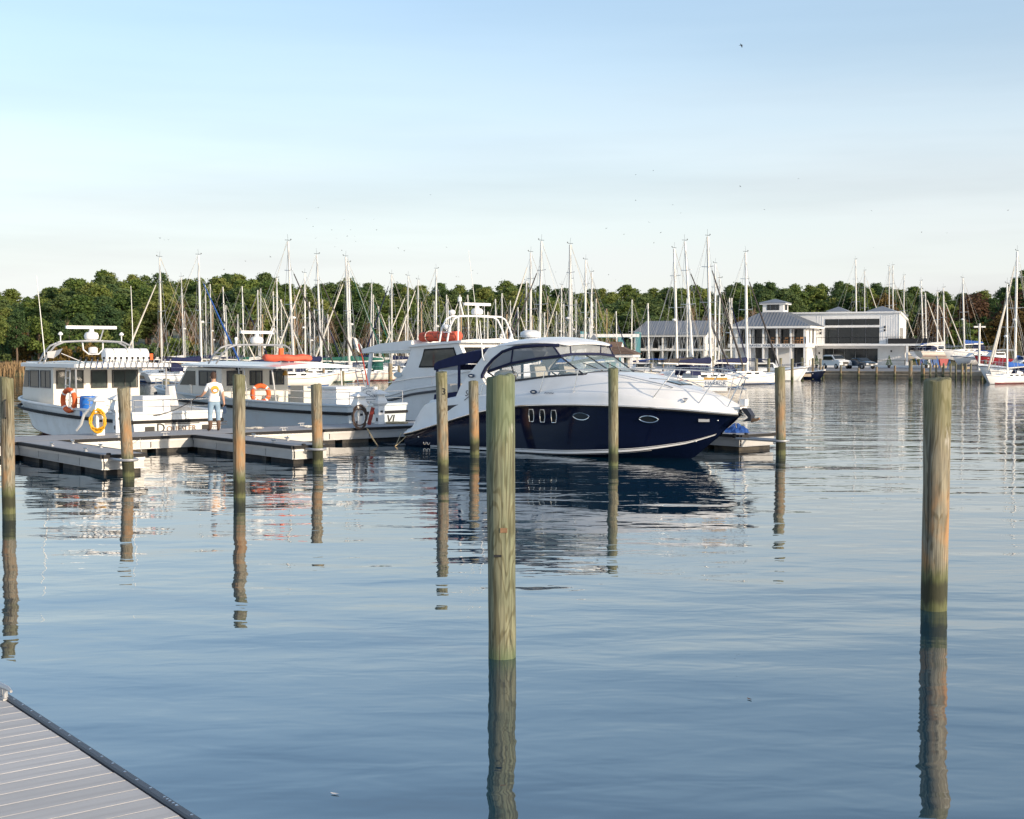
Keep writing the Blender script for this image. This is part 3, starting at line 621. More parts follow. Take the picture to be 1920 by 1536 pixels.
lens = [(.27 * math.cos(a), .105 * math.sin(a) * abs(math.sin(a)) ** .25) for a in np.linspace(0, 2 * math.pi, 20, endpoint=False)]
portlight(-2.67, 1.17, lens); portlight(-.62, 1.14, lens)
# small fittings on the hull
p = hull_pt(.72, 1.13); ex = (hull_pt(.82, 1.13) - hull_pt(.62, 1.13)).normalized()
pl = MB().obox(p + Vector((0, -.012, 0)), ex, Vector((ex.y, -ex.x, 0)), (0, 0, 1), .30, .02, .10).build('name_plate', 'alloy', NC, smooth=0)
for x, z in ((1.0, 1.12), (-9.3, .30), (.75, .52)):
    p = hull_pt(x, z); MB().ell(p, .03, .03, .03, 8, 5).build('drain', 'steel', NC)
for dx in (0, .16): MB().tube([(-9.05 + dx + .06 * math.cos(a), -1.60, .13 + .06 * math.sin(a)) for a in np.linspace(0, 6.283, 12, endpoint=False)], .02, 6, closed=True).build('exhaust_ring', 'steel', NC)
# hardtop on raked arch legs
rz_t = spl([-6.45, -6.33, -5.95, -5.4, -4.75, -4.1, -3.72], [3.02, 3.17, 3.30, 3.37, 3.38, 3.31, 3.20])
rz_b = spl([-6.45, -5.9, -5.1, -4.4, -3.9, -3.72], [2.99, 3.09, 3.17, 3.21, 3.22, 3.18]); rbw = spl([-6.45, -5.5, -4.7, -4.2, -3.9, -3.72], [1.56, 1.55, 1.52, 1.45, 1.30, 1.0])
rings = []
for x in np.linspace(-6.45, -3.72, 26):
    b, zt, zb = rbw(x), rz_t(x), rz_b(x); ring = []
    for k in range(13):
        y = b * math.cos(math.pi * k / 12); c = 1 - (y / b) ** 2 * 1.0
        ring.append((x, y, zb + (zt - zb) * (.35 + .65 * c ** .45) + .08 * c))
    for k in range(1, 12):
        y = -b * math.cos(math.pi * k / 12) * .97; ring.append((x, y, zb + .05 * (1 - (y / b) ** 2)))
    rings.append(ring)
top = MB().loft(rings).build('hardtop', 'gelcoat', NC, smooth=50)
leg = [(-7.66, 1.58), (-7.48, 1.93), (-7.2, 2.26), (-6.81, 2.64), (-6.50, 2.98), (-6.36, 3.13), (-5.9, 3.2), (-5.35, 3.16), (-5.43, 3.10), (-5.85, 2.98), (-6.23, 2.74), (-6.49, 2.50), (-6.63, 2.27), (-6.5, 2.1), (-6.2, 1.78), (-6.2, 1.6)]
for sd_ in (-1, 1):
    MB().loft([[(x, sd_ * (1.66 - .11 * max(0, z - 1.6) / 1.5), z) for x, z in leg], [(x, sd_ * (1.50 - .11 * max(0, z - 1.6) / 1.5), z) for x, z in leg]]).build('arch_leg', 'gelcoat', NC, smooth=30)
inner = [(-6.60, 2.20), (-6.60, 2.30), (-6.47, 2.52), (-6.20, 2.77), (-5.82, 3.01), (-5.40, 3.12), (-5.05, 3.155), (-4.4, 3.19), (-4.05, 3.20), (-3.85, 3.19)]
yin = lambda z, x=-6: -(1.66 - .11 * max(0, z - 1.6) / 1.5) if x < -4.3 else -(1.52 - (x + 4.3) * .55)
for sd_ in (-1, 1):
    MB().tube([(x, -sd_ * yin(z, x) * .985, z) for x, z in inner], .05, 6).build('canvas_edge', 'navy_canvas', top)
# windshield: base, top and panes
base = [(-5.95, 1.47, 2.12), (-5.35, 1.45, 2.15), (-4.2, 1.40, 2.28), (-2.94, 1.27, 2.36), (-2.92, .72, 2.41), (-2.92, 0, 2.43)]
topw = [(-6.45, 1.50, 2.38), (-5.55, 1.45, 2.63), (-4.6, 1.41, 2.77), (-3.76, 1.28, 2.85), (-3.84, .72, 2.90), (-3.86, 0, 2.91)]
ws = MB()
full = lambda L, s_=1: [Vector((x, -y, z)) for x, y, z in L] + [Vector((x, y, z)) for x, y, z in L[::-1][1:]]
fb, ft = full(base), full(topw)
ws.tube(fb, .03, 6); ws.tube(ft, .028, 6)
for i in (0, 1, 3, 5, 7, 9, 10): ws.tube([fb[i], ft[i]], .026, 6)
wf = ws.build('windshield', 'stripe_dark', NC)
for i in range(len(fb) - 1): MB().poly([fb[i], fb[i + 1], ft[i + 1], ft[i]]).build('pane', 'glass_clear', wf, smooth=0)
wp = MB().tube([(-2.9, -.4, 2.45), (-3.2, -.7, 2.62), (-3.3, -.85, 2.68)], .012).tube([(-2.9, .5, 2.45), (-3.25, .25, 2.68)], .012).build('wiper', 'black_rubber', wf)
# clear vinyl enclosure between windshield and hardtop
en = MB()
tops = [(-6.20, 1.54, 2.77), (-5.40, 1.53, 3.13), (-4.75, 1.50, 3.17), (-4.02, 1.36, 3.20), (-3.86, .75, 3.23), (-3.82, 0, 3.24)]
fe = full(tops)
for i in (1, 3, 4, 6, 7, 9): en.tube([ft[i], fe[i]], .028, 5)
en.tube([p + Vector((0, 0, .03)) for p in ft], .045, 6)
enc = en.build('enclosure', 'navy_canvas', NC)
for i in range(len(ft) - 1): MB().poly([ft[i], ft[i + 1], fe[i + 1], fe[i]]).build('clear_panel', 'vinyl_clear', enc, smooth=0)
# aft canvas over the cockpit with its curtain
rows = []
for x, z in ((-8.72, 2.52), (-8.68, 2.66), (-8.55, 2.74), (-7.9, 2.90), (-7.2, 3.03), (-6.5, 3.10)):
    rows.append([(x, y, z + .10 * (1 - (y / 1.5) ** 2) - (.09 if abs(y) > 1.45 else 0)) for y in np.linspace(-1.5, 1.5, 9)])
mb = MB().loft(rows, closed=False)
mb.prism([(-8.72, 2.44), (-8.70, 2.62), (-8.55, 2.70), (-7.5, 2.96), (-6.6, 3.06), (-6.8, 2.74), (-7.1, 2.66)], -1.53, -1.49).prism([(-8.72, 2.44), (-8.70, 2.62), (-8.55, 2.70), (-7.5, 2.96), (-6.6, 3.06), (-6.8, 2.74), (-7.1, 2.66)], 1.49, 1.53)
mb.box(-8.745, -8.71, -1.49, 1.49, 2.42, 2.60)
can = mb.build('aft_canvas', 'navy_canvas', NC, smooth=50)
mb = MB()
for sd_ in (-1, 1):
    mb.box(-8.64, -8.55, sd_ * 1.5 - .012, sd_ * 1.5 + .012, 1.56, 2.46).box(-7.70, -7.60, sd_ * 1.5 - .012, sd_ * 1.5 + .012, 1.72, 2.72)
    mb.prism([(-8.75, 1.50), (-8.72, 1.66), (-7.62, 1.78), (-7.62, 1.60)], sd_ * 1.5 - .01, sd_ * 1.5 + .01)
mb.build('curtain_frame', 'navy_canvas', can, smooth=0)
for sd_ in (-1, 1): MB().poly([(-8.56, sd_ * 1.5, 1.68), (-7.70, sd_ * 1.5, 1.76), (-7.70, sd_ * 1.5, 2.66), (-8.56, sd_ * 1.5, 2.46)]).build('clear_panel', 'vinyl_clear', can, smooth=0)
# cockpit: seats, console and wheel behind the glass
se = MB()
for y in (-.65, .75):
    se.loft([[(-5.1, y - .3, 1.25), (-4.6, y - .3, 1.25), (-4.6, y + .3, 1.25), (-5.1, y + .3, 1.25)], [(-5.2, y - .32, 2.0), (-4.6, y - .32, 2.0), (-4.6, y + .32, 2.0), (-5.2, y + .32, 2.0)], [(-5.2, y - .3, 2.1), (-4.95, y - .3, 2.12), (-4.95, y + .3, 2.12), (-5.2, y + .3, 2.1)], [(-5.3, y - .24, 2.62), (-5.12, y - .24, 2.62), (-5.12, y + .24, 2.62), (-5.3, y + .24, 2.62)]])
se.build('helm_seat', 'interior', NC, smooth=30)
MB().prism([(-4.4, 1.25), (-3.3, 1.25), (-3.05, 2.30), (-3.6, 2.42), (-4.15, 2.2)], -1.15, 1.15).build('console', 'interior', NC, smooth=0)
MB().tube([(-4.25 + .07 * math.sin(a), -.65 + .19 * math.cos(a), 2.28 + .17 * math.sin(a)) for a in np.linspace(0, 6.283, 16, endpoint=False)], .016, 6, closed=True).build('steering_wheel', 'black_rubber', NC)
MB().ell((-6.15, -1.0, 2.30), .42, .3, .16, 12, 8).build('seat_cushion', 'interior', NC)
MB().prism([(-8.5, 1.25), (-8.5, 1.95), (-8.25, 2.0), (-8.1, 1.6), (-7.5, 1.6), (-7.5, 1.25)], -1.3, 1.3).build('aft_bench', 'interior', NC, smooth=0)
# radar, aerials and lights on the hardtop
rd = MB().lathe([(.10, 0), (.12, .10), (.30, .13), (.33, .20), (.31, .28), (.18, .34), (.05, .35)], (-6.1, .1, 3.33), 16).build('radar_dome', 'white_plastic', NC)
MB().tube([(-6.55, -1.62, 2.80), (-6.6, -1.63, 3.35), (-6.66, -1.63, 3.95)], .022, 6, r1=.012).build('aerial', 'white_plastic', NC)
MB().tube([(-6.5, -1.56, 2.74), (-6.45, -1.68, 2.74), (-6.47, -1.68, 2.84), (-6.55, -1.64, 2.82)], .02).build('aerial_base', 'steel', NC)
MB().tube([(-7.0, -.3, 3.08), (-7.0, -.3, 3.42)], .018).ell((-7.0, -.3, 3.45), .035, .035, .045, 8, 5).build('mast_light', 'white_plastic', NC)
# bow rail
def dk(x): return Vector((x, 0, zd(x)))
ry = lambda x: min(bs(x) - .10, 1.62) if x < 1.2 else max(.02, (bs(1.2) - .05) * (1.78 - x) / .58)
rt = spl([-6.75, -6.3, -5.9, -5.1, -4.08, -2.84, -.5, .8, 1.78], [1.98, 2.10, 2.22, 2.36, 2.44, 2.49, 2.54, 2.48, 2.26])
rail = MB()
for sd_ in (-1, 1):
    rail.tube([(x, sd_ * ry(x), rt(x)) for x in np.linspace(-6.75, 1.76, 40)], .017, 6)
    rail.tube([(x, sd_ * ry(x), (rt(x) + zd(x)) / 2 + .12) for x in np.linspace(-.6, 1.70, 18)], .013, 6)
    for x0, x1 in ((-6.64, -6.5), (-4.28, -4.08), (-3.02, -2.84), (-1.75, -1.45), (-.51, .07), (.62, 1.1), (1.25, 1.62)):
        rail.tube([(x0, sd_ * min(bs(x0) - .12, 1.66), zd(x0) - .02), (x1, sd_ * ry(x1), rt(x1))], .015, 6)
rail.build('bow_rail', 'steel', NC)
gr = MB()
for sd_ in (-1, 1): gr.tube([(x, sd_ * (bc(x) - .05), zw(x) + .02 + .06 * math.sin(math.pi * (x + 2.1) / 1.9) ** .3) for x in np.linspace(-2.09, -.21, 14)], .014, 6)
gr.build('grab_rail', 'steel', NC)
hp = MB().obox((-.55, .05, 2.105), (.98, 0, -.19), (0, 1, 0), (.19, 0, .98), .56, .60, .05).build('deck_hatch', 'stripe_dark', NC, smooth=0)
MB().obox((-.548, .05, 2.125), (.98, 0, -.19), (0, 1, 0), (.19, 0, .98), .48, .50, .03).build('pane', 'glass_green', hp, smooth=0)
for x, y in ((.35, -.93), (-6.9, -1.62), (.35, .93)):
    link('cleat', cleat_mesh(), NC, (x, y * (1 if abs(y) > 1 else 1), zd(x) + .0), math.atan2(bs(x) - bs(x + .1), .1) * (1 if y < 0 else -1) * -1)
pu = MB().box(1.25, 1.62, -.16, .16, 1.44, 1.50).build('pulpit', 'gelcoat', NC)
MB().box(1.44, 1.60, .10, .28, 1.53, 1.70).build('spot_light', 'white_plastic', pu)
an = MB().tube([(.5, -.05, 1.70), (.9, -.03, 1.62), (1.3, 0, 1.53), (1.62, 0, 1.47)], .022, 6).build('anchor_chain', 'anchor_rust', pu)
MB().prism([(1.56, 1.48), (1.78, 1.46), (1.92, 1.28), (1.90, 1.12), (1.64, 1.10), (1.82, 1.22)], -.10, .10).build('anchor_bag', 'stripe_dark', pu)
MB().tube([(1.86, 0, 1.14), (2.02, 0, 1.16), (2.12, 0, 1.20)], .055, 6, r1=.03).build('anchor', 'anchor_rust', pu)
# badges and script on the side
for x, z, yy in ((-7.0, 2.27, -1.645), (-4.41, 1.83, None)):
    y = yy if yy else -(bs(x) - .05)
    bd = MB().prism([(x + .13 * math.cos(a), z + .06 * math.sin(a)) for a in np.linspace(0, 6.283, 16, endpoint=False)], y - .016, y + .01).build('badge', 'lettering', NC, smooth=0)
    MB().prism([(x + .07 * math.cos(a), z + .018 * math.sin(a)) for a in np.linspace(0, 6.283, 12, endpoint=False)], y - .019, y - .012).build('emblem', 'steel', bd, smooth=0)
for k in range(5): pass
MB().tube([(-4.0 + i * .05, -(bs(-3.8) - .045), 1.80 + .02 * (i % 2)) for i in range(8)], .010, 4).build('maker_script', 'lettering', NC)
text('model_script', 'Sun', .26, 'lettering_black', NC, (-6.98, -1.735, 1.74), (.99, 0, .12), (.15, 0, .98))
MB().tube([(-7.2, -1.74, 1.52), (-7.05, -1.74, 1.62), (-6.85, -1.74, 1.69), (-6.6, -1.735, 1.72)], .010, 4).build('model_script', 'lettering_black', NC)
# notice hung on the far bow rail
so = thing('notice_board', 'white notice with an orange header hung on the cruiser bow rail', 'sign', NC.matrix_basis @ Vector((.17, .86, 2.08)), R(-41.2 + 22))
MB().box(-.34, .34, -.012, .012, -.19, .19).build('board', 'white_plastic', so, smooth=0)
MB().box(-.34, .34, -.016, -.013, .125, .19).build('header', 'gold', so, smooth=0)
text('notice_writing', 'HARBOR', .15, 'lettering', so, (0, -.0145, .02), (1, 0, 0), (0, 0, 1), .001)
MB().box(-.32, .32, -.016, -.013, -.085, -.06).build('rule', 'lettering', so, smooth=0)
# ---------------------------------------------------------------- work boats behind the walkway
def wb_hull(parent, L, beam, zb, zst, m='gelcoat_old', boot='red_boot', rub='black_rubber', tr=.82, rubz=-.28, bow_pow=2.4):
    """x from transom (0) to bow (L)"""
    bh = lambda t: beam / 2 * (tr + (1 - tr) * math.sin(min(t / .45, 1) * math.pi / 2)) * (1 - max(0, (t - .45) / .55) ** bow_pow) ** .75
    sz = lambda t: zst + (zb - zst) * t ** 1.7
    def ring(t, s_):
        b = max(bh(t), .012); z = sz(t); x = L * t; kx = min(x, L * .93 + (x - L * .93) * .2) if t > .93 else x
        zk = -.5 + .62 * max(0, (t - .72) / .28) ** 2.5
        cz = .05 + .55 * max(0, (t - .45) / .55) ** 2.2; cb = b * (.93 - .35 * max(0, (t - .4) / .6) ** 1.5)
        P = [(kx, 0, zk), (kx, cb, cz)]
        for q in (.25, .5, .75, 1):
            P.append((kx + (x - kx) * q, cb + (b - cb) * q ** 1.4, cz + (z - cz) * q))
        return [(p[0], p[1] * s_, p[2]) for p in P]
    T = [i / 30 for i in range(31)]; mb = MB()
    for s_ in (-1, 1): mb.loft([ring(t, s_) for t in T], closed=False)
    a, c = ring(0, -1), ring(0, 1)
    for i in range(5): mb.poly([a[i], a[i + 1], c[i + 1], c[i]])
    h = mb.build('hull', m, parent, smooth=40)
    mb = MB()
    dz = .30
    mb.loft([[(L * t * .995, -bh(t) + .06, sz(t) - dz), (L * t * .995, bh(t) - .06, sz(t) - dz)] for t in T], closed=False)
    mb.build('deck', m, parent, smooth=0)
    rail = [(L * t, -bh(t), sz(t)) for t in T][::-1] + [(L * t, bh(t), sz(t)) for t in T]
    MB().tube(rail + [rail[0]], .05, 6).build('gunwale', m, parent)
    rb = MB()
    pth = [(L * t, -bh(t) - .015, sz(t) + rubz) for t in T][::-1] + [(L * t, bh(t) + .015, sz(t) + rubz) for t in T]
    rb.tube(pth + [pth[0]], .055, 6).build('rub_rail', rub, parent)
    mb = MB()
    for s_ in (-1, 1):
        R0 = []
        for t in T:
            r_ = [Vector(p) for p in ring(t, s_)]; c = r_[1]; k = r_[0].lerp(c, .80 - .5 * max(0, t - .6)); up_ = c.lerp(r_[2], .05)
            f = lambda p: (p.x, p.y + .012 * s_, p.z - .006)
            R0.append([f(k), f(c), f(up_)])
        mb.loft(R0, closed=False)
    mb.build('boot_top', boot, h, smooth=40)
    return bh, sz, h
def railing(parent, pts, h, n=None, r=.018, mid=True, name='railing', m='steel'):
    mb = MB(); P = [Vector(p) for p in pts]; up = Vector((0, 0, h))
    mb.tube([p + up for p in P], r)
    if mid: mb.tube([p + up * .5 for p in P], r * .7)
    for p in P: mb.tube([p, p + up], r * .9)
    return mb.build(name, m, parent)
def ladder(parent, a, b, w, n, d, m='alloy'):
    mb = MB(); a, b, d = Vector(a), Vector(b), Vector(d).normalized() * w / 2
    mb.tube([a - d, b - d], .022); mb.tube([a + d, b + d], .022)
    for i in range(n):
        p = a.lerp(b, (i + .6) / n); mb.tube([p - d, p + d], .016)
    return mb.build('ladder', m, parent)
def life_ring(label, loc, normal, group=None, r=.35):
    n_ = Vector(normal).normalized(); e1 = n_.cross(Vector((0, 0, 1))).normalized(); e2 = e1.cross(n_)
    t = thing('life_ring', label, 'life ring', loc, 0, group)
    MB().tube([e1 * r * math.cos(a) + e2 * r * math.sin(a) for a in np.linspace(0, 6.283, 28, endpoint=False)], .088, 10, closed=True).build('ring', 'orange', t)
    for k in range(4):
        a = k * math.pi / 2 + .78
        MB().tube([e1 * r * math.cos(q) + e2 * r * math.sin(q) for q in np.linspace(a - .1, a + .1, 4)], .092, 10).build('band', 'white_plastic', t)
    return t
def radar_bar(parent, c, L, along=(0, 1, 0)):
    a = Vector(along); n_ = Vector((a.y, -a.x, 0)); c = Vector(c)
    d = MB().lathe([(.16, 0), (.24, .05), (.26, .16), (.22, .26), (.10, .30), (.08, .40)], c, 12).build('radar_pedestal', 'white_plastic', parent)
    rings = []
    for k, s_ in ((-.5, .8), (-.48, 1), (.48, 1), (.5, .8)):
        rings.append([c + a * (L * k) + Vector((0, 0, .46)) + n_ * (.07 * s_ * x) + Vector((0, 0, .07 * s_ * z)) for x, z in ((-1, -.8), (1, -.8), (1, .8), (-1, .8))])
    MB().loft(rings).build('radar_scanner', 'white_plastic', d)
# --- left boat
W1 = thing('dive_boat', 'white workboat at left with rod holders along the roof edge', 'workboat', Q(1.0, -3.2), R(130.5))
bh, sz, h1 = wb_hull(W1, 11.6, 3.9, 1.34, 1.03, bow_pow=4.2)
fw_ = lambda z: 9.25 - (z - 1.0) * .28
cab = [(6.35, .75), (6.35, 2.42), (8.98, 2.46), (9.25, 1.62), (10.2, 1.58), (10.7, 1.30), (10.7, .9)]
mb = MB(); mb.prism([(6.35, .75), (6.35, 2.44), (8.98, 2.46), (9.30, 1.55), (9.30, .75)], -1.62, 1.62)
cabin = mb.build('cabin', 'cream', W1, smooth=0)
MB().loft([[(9.28, -1.5, .9), (9.28, -1.5, 1.62), (9.28, 1.5, 1.62), (9.28, 1.5, .9)], [(10.5, -.95, .9), (10.5, -.9, 1.55), (10.5, .9, 1.55), (10.5, .95, .9)], [(11.1, -.4, .9), (11.05, -.35, 1.36), (11.05, .35, 1.36), (11.1, .4, .9)]]).build('trunk_cabin', 'gelcoat_old', W1, smooth=30)
roof = MB().loft([[(x, -1.78 * s_, z), (x, 1.78 * s_, z), (x, 1.78 * s_, z + .12), (x, 0, z + .19), (x, -1.78 * s_, z + .12)] for x, z, s_ in ((4.0, 2.47, .97), (4.1, 2.46, 1), (6.5, 2.46, 1), (9.1, 2.47, .98), (9.2, 2.48, .95))]).build('roof', 'gelcoat', W1, smooth=0)
for y0, w_ in ((1.02, 1.0), (-.06, .62), (-1.05, 1.0)): window(W1, (6.345, y0, 2.02), (0, -1, 0), w_, .66, (-1, 0, 0), .045, mull=1 if w_ > .9 and y0 < 0 else 0)
for x0, w_ in ((7.05, .92), (8.1, .88)): window(W1, (x0, 1.625, 2.03), (-1, 0, 0), w_, .64, (0, 1, 0), .04, fm='stripe_dark', gm='glass_dark', mull=1 if x0 < 8 else 0)
MB().prism([(8.66, 1.72), (9.15, 1.72), (8.93, 2.33), (8.66, 2.33)], 1.60, 1.645).build('window', 'glass_dark', W1, smooth=0)
MB().box(10.0, 10.3, .90, .99, 1.22, 1.42).build('portlight', 'stripe_dark', W1, smooth=0)
for s_ in (-1, 1): MB().tube([(4.25, s_ * 1.66, .8), (4.25, s_ * 1.66, 2.47)], .03).build('roof_post', 'alloy', W1)
# rod holders and their reels along the aft edge of the roof
for i in range(17):
    y = 1.66 - i * .207
    rh = MB().tube([(4.02, y, 2.42), (3.92, y, 2.60), (3.84, y, 2.76)], .024, 6).build('rod_holder', 'steel', roof)
    MB().ell((3.84, y, 2.79), .05, .05, .045, 8, 5).build('holder_cap', 'black_rubber', roof)
railing(W1, [(4.1, 1.7, 2.60), (6.0, 1.72, 2.60), (8.6, 1.72, 2.60)], .04, mid=False)
# radar arch
mb = MB()
for x in (6.6, 7.05):
    mb.tube([(x + .45, 1.70, 2.58), (x + .2, 1.60, 2.95), (x + .05, 1.42, 3.22), (x, 1.10, 3.36), (x, .5, 3.39), (x, -.5, 3.39), (x, -1.10, 3.36), (x + .05, -1.42, 3.22), (x + .2, -1.60, 2.95), (x + .45, -1.70, 2.58)], .035, 8)
for s_ in (-1, 1):
    for q in (.35, .6, .85):
        y = s_ * (1.70 - .12 * q); z = 2.58 + .5 * q; mb.tube([(6.6 + .45 - .33 * q, y, z), (7.05 + .45 - .33 * q, y, z)], .02)
arch1 = mb.build('radar_arch', 'alloy', W1)
MB().box(6.6, 7.05, -.35, .35, 3.38, 3.43).build('radar_shelf', 'gelcoat', arch1, smooth=0)
radar_bar(W1, (6.82, 0, 3.43), 1.9)
for y in (1.15, -1.15): MB().tube([(6.82, y, 3.36), (6.82, y, 3.60)], .02).lathe([(.03, 0), (.09, .04), (.09, .08), (.03, .14)], (6.82, y, 3.58), 8).build('satellite_mushroom', 'white_plastic', W1)
MB().tube([(6.8, .35, 3.36), (6.8, .32, 3.08), (6.8, .12, 2.92), (6.8, -.25, 2.92), (6.8, -.42, 3.08), (6.8, -.42, 3.36)], .028, 8).build('horn_bracket', 'white_plastic', arch1)
MB().lathe([(.05, 0), (.16, .02), (.16, .2), (.1, .24)], (6.8, -.05, 2.94), 10).build('search_light', 'white_plastic', W1)
MB().tube([(6.95, 1.66, 2.62), (7.0, 1.78, 4.2), (7.04, 1.9, 5.7)], .022, 5, r1=.010).build('aerial', 'mast_white', W1)
MB().tube([(6.95, -1.66, 2.62), (6.95, -1.64, 4.1), (6.95, -1.60, 5.45)], .022, 5, r1=.010).build('aerial', 'mast_white', W1)
MB().tube([(6.9, -.35, 3.40), (6.9, -.52, 3.9)], .025).build('light_staff', 'alloy', arch1)
MB().tube([(4.6, 1.2, 2.62), (4.9, 1.9, 2.95)], .014).loft([[(4.90, 1.84, 3.12), (4.95, 1.95, 2.92)], [(5.2, 1.95, 3.05), (5.2, 2.05, 2.78)], [(5.4, 2.2, 3.0), (5.35, 2.2, 2.8)]], closed=False).build('pennant', 'flag_cloth', W1)
ladder(W1, (4.5, 1.90, .95), (5.0, 1.62, 2.45), .36, 6, (1, 0, 0))
bh1 = lambda x: bh(x / 11.6)
railing(W1, [(.06, -1.5, 1.03), (.06, -.5, 1.03), (.06, .5, 1.03), (.06, 1.5, 1.03), (1.4, bh1(1.4) - .06, 1.03), (2.8, bh1(2.8) - .06, 1.04), (4.2, bh1(4.2) - .06, 1.06)], .42)
MB().box(2.4, 3.3, -.9, .1, .73, 1.5).build('bait_locker', 'white_plastic', W1)
MB().tube([(3.0, -1.2, 1.8), (2.9, -1.25, 1.1)], .16, 8, r1=.2).build('net_bundle', 'flag_cloth', W1)
name1 = MB()
for k, s_ in enumerate('DEFIANT'): pass
text('transom_name', 'D', .42, 'lettering_black', h1, (-.02, .62, .53), (0, -1, 0), (0, 0, 1), .006)
text('transom_name', 'OUESLER', .26, 'anchor_rust', h1, (-.02, -.10, .50), (0, -1, 0), (0, 0, 1), .006)
MB().box(-.026, .0, -.75, .48, .655, .685).build('name_rule', 'stripe_dark', h1, smooth=0)
for z_ in (.58, .66): MB().box(-.026, .0, -1.75, -1.1, z_, z_ + .03).build('name_rule', 'stripe_dark', h1, smooth=0)
for y in (1.0, -1.0): MB().box(-.03, .01, y - .16, y + .16, .38, .60).build('exhaust_vent', 'black_metal', h1, smooth=0)
W = W1.matrix_basis
raft = thing('life_raft', 'white wrapped life raft canister on the left boat roof', 'life raft', W @ Vector((5.2, -.55, 2.66)), R(130.5 + 90))
mb = MB().tube([(-.85, 0, .22), (-.8, 0, .22), (.75, 0, .22), (.8, 0, .22)], [.17, .25, .25, .2], 14).build('canister', 'white_plastic', raft)
for x in (-.5, 0, .5): MB().tube([(x, .25 * math.cos(a), .22 + .255 * math.sin(a)) for a in np.linspace(0, 6.283, 14, endpoint=False)], .009, 4, closed=True).build('strap', 'black_rubber', raft)
MB().tube([(-.98, 0, .28), (-.98, 0, .05)], .085, 8).build('float_light', 'orange', raft)
for x in (-.5, .5): MB().box(x - .05, x + .05, -.25, .25, 0, .06).build('cradle', 'alloy', raft)
life_ring('orange life ring hung on the rail of the left workboat', W @ Vector((4.05, 2.0, 1.36)), W.to_3x3() @ Vector((-.2, 1, 0)), 'life rings on the workboats')
bar = thing('blue_barrel', 'blue plastic barrel inside the left workboat stern rail', 'barrel', W @ Vector((3.35, 1.62, .80)), 0)
MB().lathe([(.25, 0), (.27, .04), (.28, .2), (.285, .3), (.28, .4), (.285, .5), (.28, .6), (.26, .70), (.22, .72)], n=18).build('drum', 'blue_plastic', bar)
MB().tube([(.1, 0, .72), (.14, 0, .76), (.2, 0, .72)], .02).build('bung', 'white_plastic', bar)
dr = tag(MB().tube([W @ Vector(p) for p in ((1.9, 1.80, 1.16), (2.2, 2.02, 1.16), (2.5, 2.12, .95), (2.7, 2.15, .6), (2.95, 2.2, .40))], .05, 8).build('drain_hose', 'white_plastic'), 'white hose hanging over the side of the left workboat', 'hose')
# --- middle boat
W2 = thing('charter_boat', 'pale blue grey workboat in the middle with orange raft on its roof', 'workboat', Q(8.5, -2.9), R(138.5))
bh, sz, h2 = wb_hull(W2, 13.8, 3.7, 1.55, 1.10, m='hull_blue_grey', boot='blue_boot', tr=.78)
mb = MB().prism([(7.05, .8), (7.05, 2.36), (9.30, 2.40), (10.0, 1.62), (10.0, .8)], -1.62, 1.62); mb.build('cabin', 'cream', W2, smooth=0)
MB().loft([[(9.95, -1.45, .9), (9.95, -1.45, 1.70), (9.95, 1.45, 1.70), (9.95, 1.45, .9)], [(11.6, -1.1, .9), (11.6, -1.0, 1.66), (11.6, 1.0, 1.66), (11.6, 1.1, .9)], [(12.8, -.5, .9), (12.7, -.4, 1.5), (12.7, .4, 1.5), (12.8, .5, .9)]]).build('trunk_cabin', 'hull_blue_grey', W2, smooth=30)
rf2 = MB().loft([[(x, -1.85 * s_, z), (x, 1.85 * s_, z), (x, 1.85 * s_, z + .07), (x, 0, z + .20), (x, -1.85 * s_, z + .07)] for x, z, s_ in ((3.3, 2.40, .93), (3.5, 2.38, .98), (4.6, 2.40, 1), (7, 2.42, 1), (9.4, 2.44, .98), (9.55, 2.45, .93))]).build('roof', 'gelcoat', W2, smooth=0)
for y0, w_, mm in ((1.02, .72, 1), (-.02, .62, 1), (-1.05, .72, 1)): window(W2, (7.045, y0, 1.98), (0, -1, 0), w_, .58, (-1, 0, 0), .06, fm='stripe_dark', mull=mm)
MB().prism([(8.75, 1.70), (9.78, 1.70), (9.33, 2.26), (8.75, 2.26)], 1.60, 1.64).build('window', 'glass_green', W2, smooth=0)
window(W2, (7.95, 1.625, 1.98), (-1, 0, 0), 1.1, .60, (0, 1, 0), .05, fm='stripe_dark', mull=1)
MB().box(11.3, 11.6, 1.06, 1.13, 1.22, 1.52).build('portlight', 'stripe_dark', W2, smooth=0)
for s_ in (-1, 1): MB().tube([(3.7, s_ * 1.6, .85), (3.9, s_ * 1.68, 2.42)], .035).build('roof_post', 'alloy', W2)
mb = MB()
for x in (6.7, 7.2):
    mb.tube([(x + .55, 1.72, 2.55), (x + .25, 1.66, 2.92), (x + .05, 1.50, 3.16), (x, 1.2, 3.26), (x, .5, 3.28), (x, -.5, 3.28), (x, -1.2, 3.26), (x + .05, -1.50, 3.12), (x + .1, -1.55, 2.9), (x + .3, -1.60, 2.5)], .036, 8)
for s_ in (-1, 1):
    for q in (.3, .6, .85): mb.tube([(6.7 + .55 - .4 * q, s_ * (1.72 - .05 * q), 2.55 + .48 * q), (7.2 + .55 - .4 * q, s_ * (1.72 - .05 * q), 2.55 + .48 * q)], .02)
a2 = mb.build('radar_arch', 'alloy', W2)
MB().box(6.7, 7.2, -.3, .3, 3.27, 3.31).build('radar_shelf', 'gelcoat', a2, smooth=0)
radar_bar(W2, (6.95, 0, 3.31), 1.55)
MB().tube([(6.9, -.5, 3.27), (6.85, -.75, 3.95)], .03).build('light_staff', 'white_plastic', a2)
